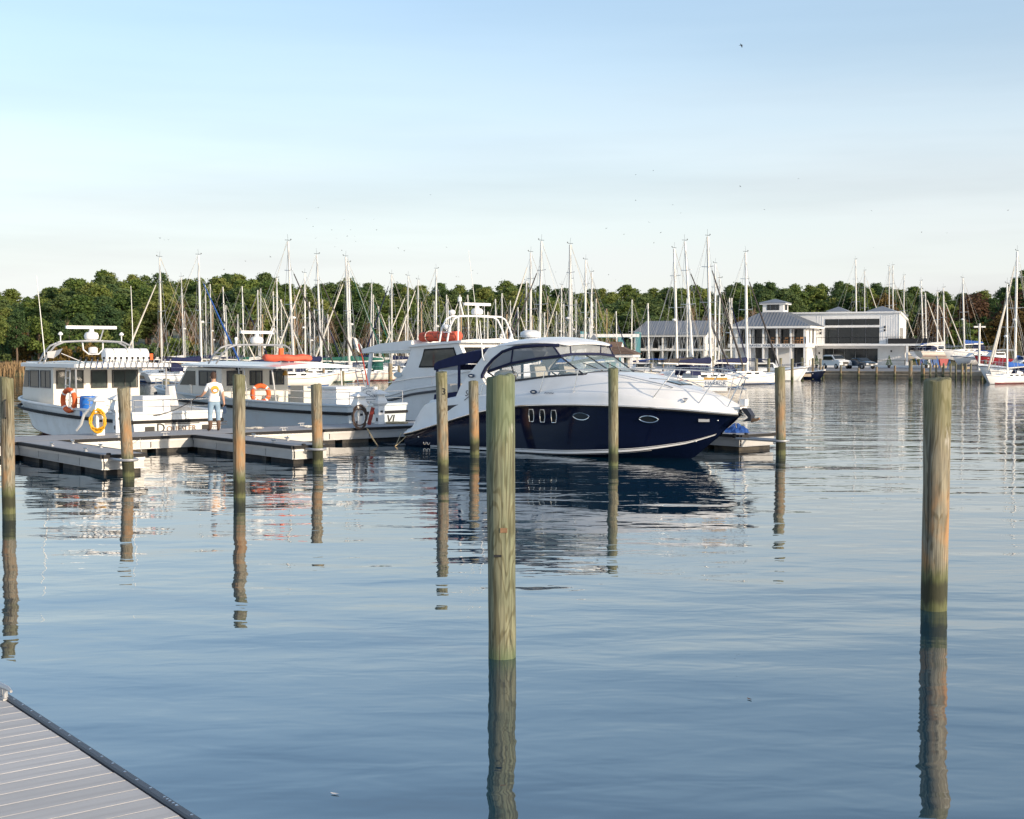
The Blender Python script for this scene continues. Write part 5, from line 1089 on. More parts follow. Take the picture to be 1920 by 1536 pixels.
# ---------------------------------------------------------------- sailing yachts
# top x, top y, foot x, bow side (+1 right / -1 left), furled jib colour, sail cover, hull, boot, mast material, mast radius, wanted height
SB = [
 (299,483,304,-1,'rope_white','navy_canvas','gelcoat','blue_boot','mast_alloy',.10),
 (340,520,345,1,None,'tan_cover','cream','red_boot','mast_alloy',.08),
 (372,479,378,1,'blue_cloth','navy_canvas','gelcoat','blue_boot','mast_white',.11),
 (385,535,387,1,None,'green_cloth','gelcoat','red_boot','mast_alloy',.08),
 (394,533,397,1,'rope_dark','navy_canvas','cream','blue_boot','mast_alloy',.09),
 (418,538,424,1,None,'tan_cover','gelcoat','green_boot','mast_white',.09),
 (454,537,458,1,'navy_canvas','navy_canvas','cream','blue_boot','mast_white',.09),
 (483,544,486,-1,None,'tan_cover','gelcoat','red_boot','mast_alloy',.09),
 (489,541,488,1,'rope_white','green_cloth','cream','blue_boot','mast_alloy',.07),
 (512,546,516,-1,None,'green_cloth','gelcoat','blue_boot','mast_white',.08),
 (519,522,520,1,'rope_white','tan_cover','gelcoat','red_boot','mast_white',.10),
 (540,453,551,1,'rope_dark','navy_canvas','cream','blue_boot','mast_alloy',.11),
 (571,513,573,-1,'rope_white','navy_canvas','gelcoat','red_boot','mast_white',.10),
 (580,566,583,1,None,'tan_cover','gelcoat','blue_boot','mast_white',.09),
 (594,478,603,1,'rope_dark','navy_canvas','cream','green_boot','mast_alloy',.11),
 (605,562,603,1,'navy_canvas','blue_cloth','gelcoat','blue_boot','mast_alloy',.07),
 (648,482,656,-1,'rope_white','green_cloth','cream','red_boot','mast_alloy',.12),
 (653,493,659,1,'green_cloth','green_cloth','gelcoat','green_boot','mast_white',.11),
 (697,532,694,1,'green_cloth','navy_canvas','cream','blue_boot','mast_alloy',.09),
 (734,515,735,-1,'navy_canvas','navy_canvas','gelcoat','red_boot','mast_alloy',.11),
 (765,518,764,-1,'rope_white','tan_cover','cream','blue_boot','mast_alloy',.09),
 (784,525,783,-1,'rope_white','blue_cloth','gelcoat','blue_boot','mast_alloy',.10),
 (818,505,817,1,None,'navy_canvas','gelcoat','red_boot','mast_alloy',.11),
 (837,553,838,-1,None,'tan_cover','cream','green_boot','mast_white',.08),
 (862,553,861,-1,'rope_white','blue_cloth','gelcoat','blue_boot','mast_white',.08),
 (877,553,880,1,None,'navy_canvas','cream','red_boot','mast_white',.10),
 (908,568,908,1,None,'tan_cover','gelcoat','blue_boot','mast_alloy',.07),
 (929,561,931,1,None,'navy_canvas','gelcoat','red_boot','mast_alloy',.09),
 (941,550,942,-1,None,'blue_cloth','cream','blue_boot','mast_alloy',.10),
 (957,564,957,1,None,'tan_cover','gelcoat','red_boot','mast_alloy',.07),
 (987,527,987,-1,'navy_canvas','blue_cloth','gelcoat','blue_boot','mast_alloy',.10),
 (995,474,995,-1,'rope_white','navy_canvas','cream','red_boot','mast_alloy',.11),
 (1015,453,1011,-1,'rope_dark','blue_cloth','gelcoat','blue_boot','mast_alloy',.12),
 (1021,586,1021,1,None,'tan_cover','cream','red_boot','mast_white',.07),
 (1043,584,1043,-1,None,'navy_canvas','gelcoat','blue_boot','mast_alloy',.08),
 (1053,535,1052,-1,'rope_white','blue_cloth','gelcoat','green_boot','mast_white',.09),
 (1069,459,1068,-1,None,'blue_cloth','cream','blue_boot','mast_alloy',.13),
 (1072,524,1073,1,None,'tan_cover','gelcoat','red_boot','mast_alloy',.08),
 (1098,488,1097,-1,None,'green_cloth','gelcoat','green_boot','mast_white',.11),
 (1110,511,1106,1,None,'navy_canvas','cream','blue_boot','mast_white',.11),
 (1111,566,1110,1,None,'tan_cover','gelcoat','red_boot','mast_white',.08),
 (1185,562,1184,-1,None,'tan_cover','cream','blue_boot','mast_white',.08),
 (1215,569,1216,1,None,'navy_canvas','gelcoat','red_boot','mast_white',.10),
 (1264,467,1270,-1,None,'navy_canvas','cream','blue_boot','mast_alloy',.13),
 (1284,453,1300,1,'rope_dark','rope_dark','gelcoat','red_boot','mast_white',.11),
 (1327,444,1333,1,'rope_dark','navy_canvas','cream','blue_boot','mast_alloy',.13),
 (1341,495,1341,-1,None,'rope_dark','gelcoat','blue_boot','mast_alloy',.10),
 (1350,523,1347,1,None,'tan_cover','gelcoat','red_boot','mast_alloy',.09),
 (1372,559,1371,1,None,'blue_cloth','cream','green_boot','mast_white',.09),
 (1398,474,1401,1,'rope_dark','navy_canvas','gelcoat','blue_boot','mast_white',.13),
 (1907,472,1903,-1,'rope_white','blue_cloth','gelcoat','blue_boot','mast_white',.13),
 (1888,533,1889,-1,'rope_white','blue_cloth','gelcoat','red_boot','mast_alloy',.08),
]
LANDB = [  # boats laid up on stands
 (1604,487,1606,1,None,'tan_cover','gelcoat','red_boot','mast_white',.13, 226),
 (1621,508,1621,1,'rope_white','blue_cloth','cream','blue_boot','mast_alloy',.10, 231),
 (1667,500,1667,-1,None,'tan_cover','gelcoat','red_boot','mast_alloy',.09, 236),
 (1674,498,1674,1,'rope_white','navy_canvas','gelcoat','blue_boot','mast_white',.11, 241),
 (1695,517,1694,1,None,'tan_cover','cream','red_boot','mast_alloy',.10, 230),
 (1727,527,1731,1,None,'navy_canvas','gelcoat','red_boot','mast_white',.11, 214),
 (1735,549,1737,1,'rope_white','tan_cover','cream','blue_boot','mast_white',.09, 206),
 (1758,547,1757,1,'rope_white','blue_cloth','gelcoat','blue_boot','mast_white',.10, 198),
 (1769,540,1770,1,'rope_white','tan_cover','cream','red_hull','mast_white',.10, 190),
 (1805,522,1808,-1,None,'blue_cloth','gelcoat','blue_boot','mast_white',.11, 178),
]
placed = []
_r = random.Random(21); _have = [b[0] for b in SB]
for _x in list(np.linspace(352, 690, 11)) + list(np.linspace(705, 1125, 17)) + [1140, 1160, 1292, 1312, 1360]:
    _x = round(float(_x) + _r.uniform(-9, 9), 1)
    if min(abs(_x - h) for h in _have) < 4: _x += 5.3
    if min(abs(_x - h) for h in _have) < 2.5: continue
    _have.append(_x); SB.append((_x, _r.uniform(552, 598), _x + _r.uniform(-1, 3), _r.choice((1, -1)), _r.choice((None, None, 'rope_white', 'navy_canvas')), _r.choice(('tan_cover', 'navy_canvas', 'green_cloth')), _r.choice(('gelcoat', 'cream')), _r.choice(('blue_boot', 'red_boot')), _r.choice(('mast_alloy', 'mast_white', 'mast_wood')), _r.uniform(.06, .08)))
SB.sort(key=lambda b: b[1])
def overlap(P, hd, L):
    for (p, h_, l) in placed:
        d = P - p; a = Vector((math.cos(h_), math.sin(h_), 0)); al = abs(d.dot(a)); ac = abs(d.dot(Vector((-a.y, a.x, 0))))
        if al < (L + l) / 2 * .98 and ac < 3.45: return True
    return False
REG = [(330, 'above the left workboat'), (470, 'behind the middle workboat bow'), (560, 'behind the middle workboat cabin'), (720, 'left of the wheelhouse boat'), (850, 'behind the wheelhouse boat cabin'), (975, 'behind the wheelhouse boat arch'), (1130, 'behind the navy cruiser hardtop'), (1250, 'before the teal gantry'), (1430, 'before the gabled house'), (1715, 'behind the flat roofed clubhouse'), (1850, 'in the yard right of the clubhouse'), (2000, 'at the right edge')]
def region(x):
    for lim, s_ in REG:
        if x < lim: return s_
allx = sorted([b[0] for b in SB] + [b[0] for b in LANDB])
def mast_label(b, kind):
    r_ = region(b[0]); same = [x for x in allx if region(x) == r_]; k = same.index(b[0])
    jib = {'blue_cloth': 'blue rolled jib', 'navy_canvas': 'navy rolled jib', 'green_cloth': 'green rolled jib', 'rope_dark': 'dark rolled jib', 'rope_white': 'white rolled jib', None: 'bare forestay'}[b[4]]
    if len(same) == 1: return f'{kind} with {jib}, its mast alone {r_}'
    return f'{kind} with {jib}, {ordinal(k)} mast from left {r_}'
def yacht(b, Y, hd, on_land=0.0):
    xt, yt, xb, dr, jib, cover, hm, boot, mm, mr = b[:10]
    P = at(xb, 690, Y); P.z = 0; Tp = at(xt, yt, Y); top_z = Tp.z
    L = min(max((top_z - on_land) * .82, 7.0), 12.5); bm_ = L * .31; s_ = L / 10.5
    z0 = on_land
    hullz = spl([0, .5, 1], [.95 * s_, .88 * s_, 1.25 * s_])
    t = thing('sailboat', mast_label(b, 'sailboat'), 'sailboat', (P.x, P.y, 0), hd, 'sailboats laid up on land' if on_land else 'sailboats in the marina')
    x0 = -L * .56                      # mast a little forward of middle
    bh = lambda q: bm_ / 2 * math.sin(math.pi * min(.30 + q * .70, 1) ** 1.15) ** .62 if q < .999 else .01
    bh = lambda q: max(bm_ / 2 * (.62 + .38 * math.sin(min(q / .45, 1) * math.pi / 2)) * (1 - max(0, (q - .45) / .55) ** 2) ** .8, .012)
    T = [i / 14 for i in range(15)]; mb = MB()
    def ring(q):
        b_ = bh(q); z = hullz(q); x = x0 + L * q; low = -.15 * s_ if not on_land else -.55 * s_; kx = x - (.9 * s_ * max(0, (q - .8) / .2)) + (.5 * s_ * max(0, (.12 - q) / .12))
        k = low + (.35 * s_) * max(0, (q - .8) / .2) + .25 * s_ * max(0, (.15 - q) / .15)
        h = [(x, -b_, z), (x, -b_ * 1.0, z - .1 * s_), ((x + kx) / 2, -b_ * .96, z * .45), (kx, -b_ * .72, .04 * s_), (kx, 0, k)]
        return [(a, c, d + z0) for a, c, d in h] + [(a, -c, d + z0) for a, c, d in h[::-1][1:]]
    mb.loft([ring(q) for q in T], closed=False); mb.poly(ring(0)); hull = mb.build('hull', hm, t, smooth=40)
    mb = MB(); mb.loft([[(x0 + L * q, -bh(q) + .02, hullz(q) - .03 + z0), (x0 + L * q, 0, hullz(q) + .05 * s_ + z0), (x0 + L * q, bh(q) - .02, hullz(q) - .03 + z0)] for q in T], closed=False); mb.build('deck', 'gelcoat', t, smooth=0)
    mb = MB()
    for sd_ in (-1, 1): mb.loft([[(p[0], p[1] + .012 * sd_, p[2]) for p in ((lambda r_: (r_[2:5] if sd_ < 0 else r_[::-1][2:5]))(ring(q)))][1:2] + [(lambda r_: Vector(r_[3]).lerp(Vector(r_[2]), .28))(ring(q) if sd_ < 0 else ring(q)[::-1]) + Vector((0, .014 * sd_, 0))] for q in T[:-1]], closed=False)
    mb.build('boot_stripe', boot, hull)
    mb = MB()
    for sd_ in (-1, 1): mb.tube([(x0 + L * q, sd_ * (bh(q) + .01), hullz(q) - .14 * s_ + z0) for q in T], .022 * s_, 4)
    mb.build('cove_stripe', 'lettering' if hm != 'cream' else 'red_paint', hull)
    dz = hullz(.5) + z0; cz = .42 * s_
    cab = MB().loft([[(x, -y, dz - .05), (x + ox, -y * .86, dz + h), (x + ox, y * .86, dz + h), (x, y, dz - .05)] for x, y, h, ox in ((-2.6 * s_, bm_ * .30, cz, .05), (-.2 * s_, bm_ * .31, cz, 0), (1.4 * s_, bm_ * .24, cz * .85, 0), (2.5 * s_, bm_ * .12, .10 * s_, -.1))]).build('cabin', 'gelcoat', t, smooth=0)
    for sd_ in (-1, 1):
        for x, w_ in ((-1.9 * s_, .75 * s_), (-.7 * s_, .75 * s_), (.45 * s_, .5 * s_)): MB().obox((x, sd_ * bm_ * .292, dz + cz * .52), (1, 0, 0), (0, 1, 0), (0, 0, 1), w_, .05, .16 * s_).build('window', 'glass_dark', cab, smooth=0)
    if on_land:
        MB().prism([(-1.2 * s_, z0 - .4 * s_), (.9 * s_, z0 - .4 * s_), (.4 * s_, LAND + .35), (-.9 * s_, LAND + .35)], -.14, .14).build('keel', boot, t, smooth=0)
        MB().box(-1.0 * s_, .5 * s_, -.3, .3, LAND + .012, LAND + .34).build('keel_block', 'dock_wood', t, smooth=0)
        for x in (-2.6 * s_, 1.8 * s_):
            for sd_ in (-1, 1): MB().tube([(x, sd_ * bm_ * .62, LAND + .014), (x, sd_ * bm_ * .36, z0 + .05)], .05, 5).build('jack_stand', 'blue_plastic', t)
    # spars; the mast foot and head lie on the measured line
    rot = Matrix.Rotation(-hd, 3, 'Z'); rake = rot @ Vector((Tp.x - P.x, 0, 0))
    rake = Vector((rake.x, rake.y, 0)); foot = Vector((0, 0, dz + cz * .9)); head = Vector((rake.x, rake.y, top_z))
    ml = lambda q: foot.lerp(head, q)
    mast = MB().tube([foot, ml(.7), head], [mr * 1.0, mr * .95, mr * .75], 8).build('mast', mm, t)
    MB().tube([head + Vector((-.3, 0, .12)), head + Vector((.28, 0, .12))], .018, 4).tube([head, head + Vector((-.05, 0, .62))], .010, 4).ell(head + Vector((.28, 0, .2)), .07, .03, .05, 6, 4).build('wind_vane', 'black_metal', mast)
    for q, wd in ((.52, 1.0), (.78, .7))[: 2 if top_z - z0 > 11.5 else 1]:
        p = ml(q); MB().tube([p + Vector((-.08, -wd * bm_ * .30, .05)), p, p + Vector((-.08, wd * bm_ * .30, .05))], .028, 4).build('spreader', mm, mast)
    if random.random() < .45: MB().ell(ml(.42) + Vector((.22, 0, 0)), .2, .2, .13, 8, 5).build('radar_dome', 'white_plastic', mast)
    bz = foot + Vector((0, 0, .75 * s_)); be = bz + Vector((-4.0 * s_, 0, .1))
    boom = MB().tube([bz, be], .07, 6).build('boom', mm, t)
    MB().loft([[(bz.lerp(be, q) + Vector((0, r_ * math.cos(a), .10 + h * .5 + h * .62 * math.sin(a)))) for a in np.linspace(0, 6.283, 8, endpoint=False)] for q, r_, h in ((.0, .10, .50), (.06, .15, .46), (.3, .16, .36), (.7, .13, .26), (.96, .08, .16), (1, .03, .08))]).build('sail_cover', cover, boom)
    bow = Vector((x0 + L * .985, 0, hullz(1) + z0)); jh = ml(.97 if random.random() < .6 else .84)
    fs = MB().tube([bow, jh], .016, 4).build('forestay', 'wire', t)
    if jib:
        a, c = bow.lerp(jh, .06), bow.lerp(jh, .90); MB().tube([a, a.lerp(c, .12), a.lerp(c, .5), c], [.045, .10, .085, .05], 6).build('furled_jib', jib, fs)
    st = MB(); bs_ = Vector((x0 + .1, 0, hullz(0) + z0)); st.tube([bs_, head], .014, 4)
    for sd_ in (-1, 1):
        ch = Vector((-.15, sd_ * bm_ * .46, hullz(.5) + z0)); sp = ml(.52) + Vector((-.08, sd_ * bm_ * .30, .05))
        st.tube([ch, sp, ml(.97)], .014, 4); st.tube([ch + Vector((.35, 0, 0)), ml(.50)], .014, 4); st.tube([ch + Vector((-.4, 0, 0)), ml(.52)], .014, 4)
    st.build('rigging', 'wire', t)
    ha = MB(); ha.tube([foot + Vector((.18, .06, .1)), head], .012, 3); ha.tube([be, head + Vector((-.12, 0, 0))], .012, 3); ha.build('halyards', 'rope_white' if random.random() < .6 else 'rope_tan', mast)
    rl = MB()
    for sd_ in (-1, 1):
        pts = [Vector((x0 + L * q, sd_ * max(bh(q) - .06, .03), hullz(q) + z0)) for q in (.03, .2, .4, .6, .8, .96)]
        rl.tube([p + Vector((0, 0, .6)) for p in pts], .012, 4)
        for p in pts: rl.tube([p, p + Vector((0, 0, .6))], .014, 4)
    rl.build('lifelines', 'steel', t)
    if random.random() < .7:
        MB().loft([[(x * s_, y, dz + z_) for y, z_ in ((-bm_ * .28, .25), (-bm_ * .24, h), (0, h + .14), (bm_ * .24, h), (bm_ * .28, .25))] for x, h in ((-2.2, .62 * s_), (-2.6, 1.0 * s_), (-3.5, 1.05 * s_))], closed=False).build('dodger', 'navy_canvas' if cover != 'green_cloth' else 'green_cloth', t)
    return t
for b in SB:
    want = 9.5 * 2500 / (660 - b[1]); want = min(max(want, 108), 190)
    if 1250 < b[0] < 1420: want = min(want, 140)
    if b[0] > 1850: want = 140 + (b[0] < 1900) * 16
    best = None
    for d in [0] + [s_ * k * 1.5 for k in range(1, 60) for s_ in (-1, 1)]:
        Y = want + d
        if Y < 100 or Y > 204: continue
        P = at(b[2], 690, Y); P.z = 0; H_ = at(b[0], b[1], Y).z
        if H_ < 7.2: continue
        hd = R(36 + random.uniform(-5, 5)) if b[3] > 0 else R(216 + random.uniform(-5, 5))
        L = min(max(H_ * .82, 7), 12.5)
        ctr = P + Vector((math.cos(hd), math.sin(hd), 0)) * (-.06 * L)
        if P.x > 18 and P.y > 165 - (P.x - 18) * .9: continue
        if not overlap(ctr, hd, L): best = (Y, hd, L, ctr); break
    if not best: print('NO PLACE', b[0]); continue
    placed.append((best[3], best[1], best[2])); yacht(b, best[0], best[1])
for b in LANDB:
    hd = R(20) if b[3] > 0 else R(205)
    yacht(b, b[10], hd, on_land=2.35 if b[10] < 212 else 2.2)
# ---------------------------------------------------------------- motor boats on the far piers
def small_cruiser(label, px, Y, hd, L, hm, boot, canvas='navy_canvas', group='motor boats at the far piers', z0=0, cover=False, name='motor_boat'):
    P = at(px, 690, Y); t = thing(name, label, 'motorboat', (P.x, P.y, 0), hd, group); b = L * .32; s_ = L / 8.5
    bh = lambda q: max(b / 2 * (.85 + .15 * math.sin(min(q / .4, 1) * 1.57)) * (1 - max(0, (q - .4) / .6) ** 2.2) ** .75, .01); hz = spl([0, .5, 1], [.85 * s_, 1.05 * s_, 1.45 * s_])
    T = [i / 14 for i in range(15)]; mb = MB()
    def ring(q):
        x = -L / 2 + L * q; kx = x - .8 * s_ * max(0, (q - .8) / .2); h = [(x, -bh(q), hz(q)), ((x + kx) / 2, -bh(q) * .92, hz(q) * .5), (kx, -bh(q) * .75, .08), (kx, 0, -.35 + .3 * max(0, (q - .75) / .25))]
        return [(a, c, d + z0) for a, c, d in h] + [(a, -c, d + z0) for a, c, d in h[::-1][1:]]
    mb.loft([ring(q) for q in T], closed=False); mb.poly(ring(0)); h = mb.build('hull', hm, t, smooth=40)
    MB().loft([[(-L / 2 + L * q, -bh(q), hz(q) + z0), (-L / 2 + L * q, 0, hz(q) + .18 * s_ * (q > .35) + z0), (-L / 2 + L * q, bh(q), hz(q) + z0)] for q in T], closed=False).build('deck', 'gelcoat', t, smooth=0)
    mb = MB()
    for sd_ in (-1, 1): mb.tube([(-L / 2 + L * q, sd_ * bh(q), hz(q) - .05 + z0) for q in T], .04, 5)
    mb.build('rub_rail', 'stripe_dark', h)
    c = MB().loft([[(x * s_, -y, .9 * s_ + z0), (x2 * s_, -y * .8, zt * s_ + z0), (x2 * s_, y * .8, zt * s_ + z0), (x * s_, y, .9 * s_ + z0)] for x, x2, y, zt in ((-1.2, -1.2, b * .42, 1.95), (.8, .5, b * .42, 1.95), (2.4, 1.2, b * .36, 1.45))]).build('cabin', 'gelcoat', t, smooth=0)
    for sd_ in (-1, 1): MB().obox((-.2 * s_, sd_ * b * .375, 1.62 * s_ + z0), (1, 0, 0), (0, 1, .15 * sd_), (0, 0, 1), 1.6 * s_, .06, .36 * s_).build('window', 'glass_dark', c, smooth=0)
    rows = [[(x * s_, y * b * .42, (zt + .12 * (1 - y * y)) * s_ + z0) for y in (-1, -.6, 0, .6, 1)] for x, zt in ((-3.6, 2.0), (-3.2, 2.25), (-1.2, 2.3), (.4, 2.15))]
    MB().loft(rows, closed=False).build('canvas_top', canvas, t, smooth=40)
    mb = MB()
    for sd_ in (-1, 1):
        for x in (-3.3, -1.4): mb.tube([(x * s_, sd_ * b * .42, .8 * s_ + z0), (x * s_, sd_ * b * .41, 2.2 * s_ + z0)], .02, 4)
        mb.tube([(-L / 2 + L * q, sd_ * max(bh(q) - .05, .02), hz(q) + .55 + z0) for q in (.55, .7, .85, .97)], .015, 4)
        for q in (.55, .7, .85, .97): mb.tube([(-L / 2 + L * q, sd_ * max(bh(q) - .05, .02), hz(q) + z0), (-L / 2 + L * q, sd_ * max(bh(q) - .05, .02), hz(q) + .55 + z0)], .014, 4)
    mb.build('bow_rail', 'steel', t)
    return t
small_cruiser('white express cruiser with navy canvas, moored before the clubhouse pavilion', 1440, 139, R(-14), 8.2, 'gelcoat', 'blue_boot')
small_cruiser('dark hulled runabout right of the express cruiser by the sea wall', 1500, 148, R(-20), 5.6, 'navy_hull', 'blue_boot')
small_cruiser('dark hulled motor boat moored left of the white express cruiser', 1378, 141, R(200), 7.5, 'navy_hull', 'red_boot')
small_cruiser('small pale motor boat with blue canvas below the teal gantry', 1205, 146, R(165), 8, 'cream', 'red_boot', 'blue_cloth')
small_cruiser('white cabin boat with dark windows at the right edge pier', 1920, 134, R(186), 9.6, 'gelcoat', 'blue_boot', 'tan_cover')
small_cruiser('red hulled motor boat under a white cover on the yard at right', 1866, 168, R(200), 6.5, 'red_hull', 'red_boot', 'tan_cover', 'boats on the yard', 1.5)
small_cruiser('white motor boat with a blue cover on the yard right of the clubhouse', 1826, 172, R(190), 6.0, 'gelcoat', 'blue_boot', 'blue_cloth', 'boats on the yard', 1.5)
for q in [q for q in COL.objects if q.get('group') == 'boats on the yard']:
    for x in (-2.2, 1.8):
        MB().box(x - .2, x + .2, -1.0, 1.0, LAND + .012, 1.5).build('cradle', 'dock_wood', q, smooth=0)
# ---------------------------------------------------------------- far piers and their pilings
def pier(label, a, b, wd, z=.75, m='dock_wood', n_post=5):
    a, b = Vector((a[0], a[1], 0)), Vector((b[0], b[1], 0)); d = (b - a); L = d.length; t = thing('pier', label, 'pier', a, math.atan2(d.y, d.x))
    MB().box(0, L, -wd / 2, wd / 2, z - .08, z).build('deck', m, t, smooth=0)
    for s_ in (-1, 1): MB().box(0, L, s_ * (wd / 2 + .03) - .025, s_ * (wd / 2 + .03) + .025, z - .3, z + .01).build('stringer', m, t, smooth=0)
    for k in range(n_post):
        for s_ in (-1, 1): MB().tube([(L * (k + .5) / n_post, s_ * wd * .35, -1), (L * (k + .5) / n_post, s_ * wd * .35, z - .05)], .12, 6).build('post', 'piling_rust', t)
    return t
g1, g2 = gp(1225, 722), gp(1540, 711)
pier('low wooden pier before the moored yachts, left of the clubhouse', (gp(1180, 716).x, 133), (gp(1520, 712).x, 147), 1.6, .6, n_post=9)
pier('wooden pier at the right edge beside the white cabin boat', (gp(1852, 715).x - 1, 138), (62, 131), 1.6, .85, n_post=6)
pier('long wooden pier far behind the workboats', (-38, 128), (-4, 152), 1.6, .7, n_post=12)
farp = [(1269, 719, 6, 682), (1285, 722, 4.5, 693), (1335, 717, 6, 668), (1365, 718, 6, 672), (1380, 716, 5, 674), (1393, 717, 6, 672), (1418, 717, 5.5, 673), (1441, 717, 5.5, 673), (1463.5, 714, 5, 672), (1485, 715, 5.5, 673), (1504, 714, 5.5, 671), (1524, 711, 5, 672), (1538, 710, 4.5, 673), (1707, 718, 7.5, 676), (1847, 715, 6.5, 675), (1864, 716, 5.5, 682), (1885, 716, 5.5, 680), (1902, 717, 5.5, 682),
        (312, 738, 12, 711), (209, 724, 6, 690), (1220, 716, 4.5, 682), (1243, 716, 4.5, 683), (1300, 718, 5, 680), (575, 722, 6, 694), (607, 722, 5, 690), (643, 722, 5, 696), (732, 722, 8, 682), (748, 722, 5, 686), (1143, 716, 5, 680)]
pl_reg = lambda x: 'left of the middle workboat' if x < 400 else ('behind the roof of the middle workboat' if x < 700 else ('behind the wheelhouse boat stern' if x < 900 else ('below the gabled house' if x < 1350 else ('before the clubhouse pavilion' if x < 1515 else ('before the parked cars' if x < 1700 else ('before the right end of the clubhouse' if x < 1800 else 'at the right edge pier'))))))
fx = sorted(q[0] for q in farp)
for px, py, wd, yt in farp:
    same = [x for x in fx if pl_reg(x) == pl_reg(px)]
    piling(px, py, wd, yt, 'piling_rust' if random.random() < .6 else 'piling_olive', f'slim far piling {pl_reg(px)}' + (f', {ordinal(same.index(px))} from the left' if len(same) > 1 else ''), group='far pilings', n=10)
# ---------------------------------------------------------------- sea wall along the yard
SW = [(34.2, 159.0), (45.9, 151.8), (65.9, 140.8)]
sw = thing('sea_wall', 'low timber sea wall along the yard below the parked cars', 'sea wall', (0, 0, 0))
for i in range(2):
    a, b = Vector((*SW[i], 0)), Vector((*SW[i + 1], 0)); d = (b - a).normalized(); n_ = Vector((d.y, -d.x, 0)); L = (b - a).length
    MB().obox((a + b) / 2 + n_ * .1 + Vector((0, 0, .0)), d, n_, (0, 0, 1), L, .12, 1.3).build('bulkhead', 'dock_wood', sw, smooth=0)
    MB().obox((a + b) / 2 + n_ * .05 + Vector((0, 0, .72)), d, n_, (0, 0, 1), L, .5, .14).build('cap', 'dock_wood', sw, smooth=0)
    MB().obox((a + b) / 2 + n_ * .22 + Vector((0, 0, .42)), d, n_, (0, 0, 1), L, .10, .16).build('waler', 'dock_wood', sw, smooth=0)
    for k in range(int(L / 2.1)):
        p = a + d * (1 + k * 2.1) + n_ * .32; MB().tube([p + Vector((0, 0, -.8)), p + Vector((0, 0, 1.15 + .15 * ((k * 7) % 3)))], .13, 7).build('post', 'piling_rust', sw)
for k, px in enumerate((1728, 1744, 1755, 1769, 1782, 1792, 1803, 1811, 1820)):
    p = gp(px, 710.5 + .2 * k); MB().tube([p + Vector((0, 0, -.8)), p + Vector((0, 0, 1.75))], .10, 7).build('tall_post', 'piling_olive', sw)
# ---------------------------------------------------------------- clubhouse
F = at(1508, 688, 198); F.z = LAND + .016
CH = thing('clubhouse', 'white two storey clubhouse with pavilion, cupola and flat roofed wing', 'building', F, R(-24))
def zpx(y, Y=200): return CAMH + (660 - y) / 2500 * Y - F.z
dk_, ev, tp = zpx(645, 198), zpx(613, 198), zpx(586, 204)
W_, D_ = 10.3, 9.4
MB().box(-W_ - 1, -.2, 1.9, D_, 0, ev).build('pavilion_wall', 'white_paint', CH, smooth=0)
MB().box(-W_ - 1.2, .25, -.25, D_, dk_ - .52, dk_ + .02).build('balcony_slab', 'trim_white', CH, smooth=0)
for k in range(6):
    x = -.0 - k * W_ / 5
    for z0, z1 in ((0, dk_ - .525), (dk_ + .02, ev)):
        MB().box(x - .13, x + .13, -.13, .13, z0, z1).build('column', 'trim_white', CH, smooth=0)
for k in range(5):
    x = -W_ / 5 * (k + .5)
    window(CH, (x, 1.89, dk_ + 1.15), (1, 0, 0), W_ / 5 - .3, 2.2, (0, -1, 0), .07, gm='glass_dark', mull=1)
    if k in (0, 2, 3): window(CH, (x, 1.89, 1.6 if k else 1.5), (1, 0, 0), W_ / 5 - (.2 if k == 0 else .7), 2.9, (0, -1, 0), .07, gm='glass_dark', mull=1)
window(CH, (-.19, 4.5, dk_ + 1.2), (0, 1, 0), 1.3, 2.2, (1, 0, 0), .08, fm='trim_white', gm='glass_dark', mull=1)
window(CH, (-.19, 7.2, dk_ + 1.2), (0, 1, 0), 1.3, 2.2, (1, 0, 0), .08, gm='glass_dark', mull=1)
# balcony furniture seen behind the rail: each chair stands on its own
def chair(x, y, rz_, i):
    P = CH.matrix_basis @ Vector((x, y, dk_ + .022)); t = thing('balcony_chair', f'wooden chair on the pavilion balcony, {ordinal(i)} from the left', 'chair', P, R(-24) + rz_, 'chairs on the pavilion balcony')
    for sx in (-1, 1):
        for sy in (-1, 1): MB().box(sx * .22 - .03, sx * .22 + .03, sy * .22 - .03, sy * .22 + .03, 0, .45 if sy < 0 else 1.05).build('leg', 'chair_wood', t, smooth=0)
    MB().box(-.26, .26, -.26, .26, .452, .52).build('seat', 'chair_wood', t, smooth=0); MB().box(-.19, .19, .2, .25, .75, 1.05).build('backrest', 'chair_wood', t, smooth=0)
for i, x in enumerate((-4.9, -4.1, -2.9, -2.1, -1.3, -.6)): chair(x, .7 + .15 * (i % 2), R(180 * (i % 2) + 25 * math.sin(i * 3)), i)
def rail_run(t, a, b, z, h=1.0, step=2.0, m='black_metal'):
    a, b = Vector(a), Vector(b); L = (b - a).length; mb = MB(); n_ = max(1, int(L / step))
    for k in range(n_ + 1):
        p = a.lerp(b, k / n_); mb.box(p.x - .03, p.x + .03, p.y - .03, p.y + .03, z, z + h)
    mb.tube([a + Vector((0, 0, z + h)), b + Vector((0, 0, z + h))], .035, 4)
    for q in (.3, .55, .8): mb.tube([a + Vector((0, 0, z + h * q)), b + Vector((0, 0, z + h * q))], .008, 3)
    return mb.build('railing', m, t, smooth=0)
rail_run(CH, (-W_ - 1, -.16, 0), (.15, -.16, 0), dk_ + .02); 
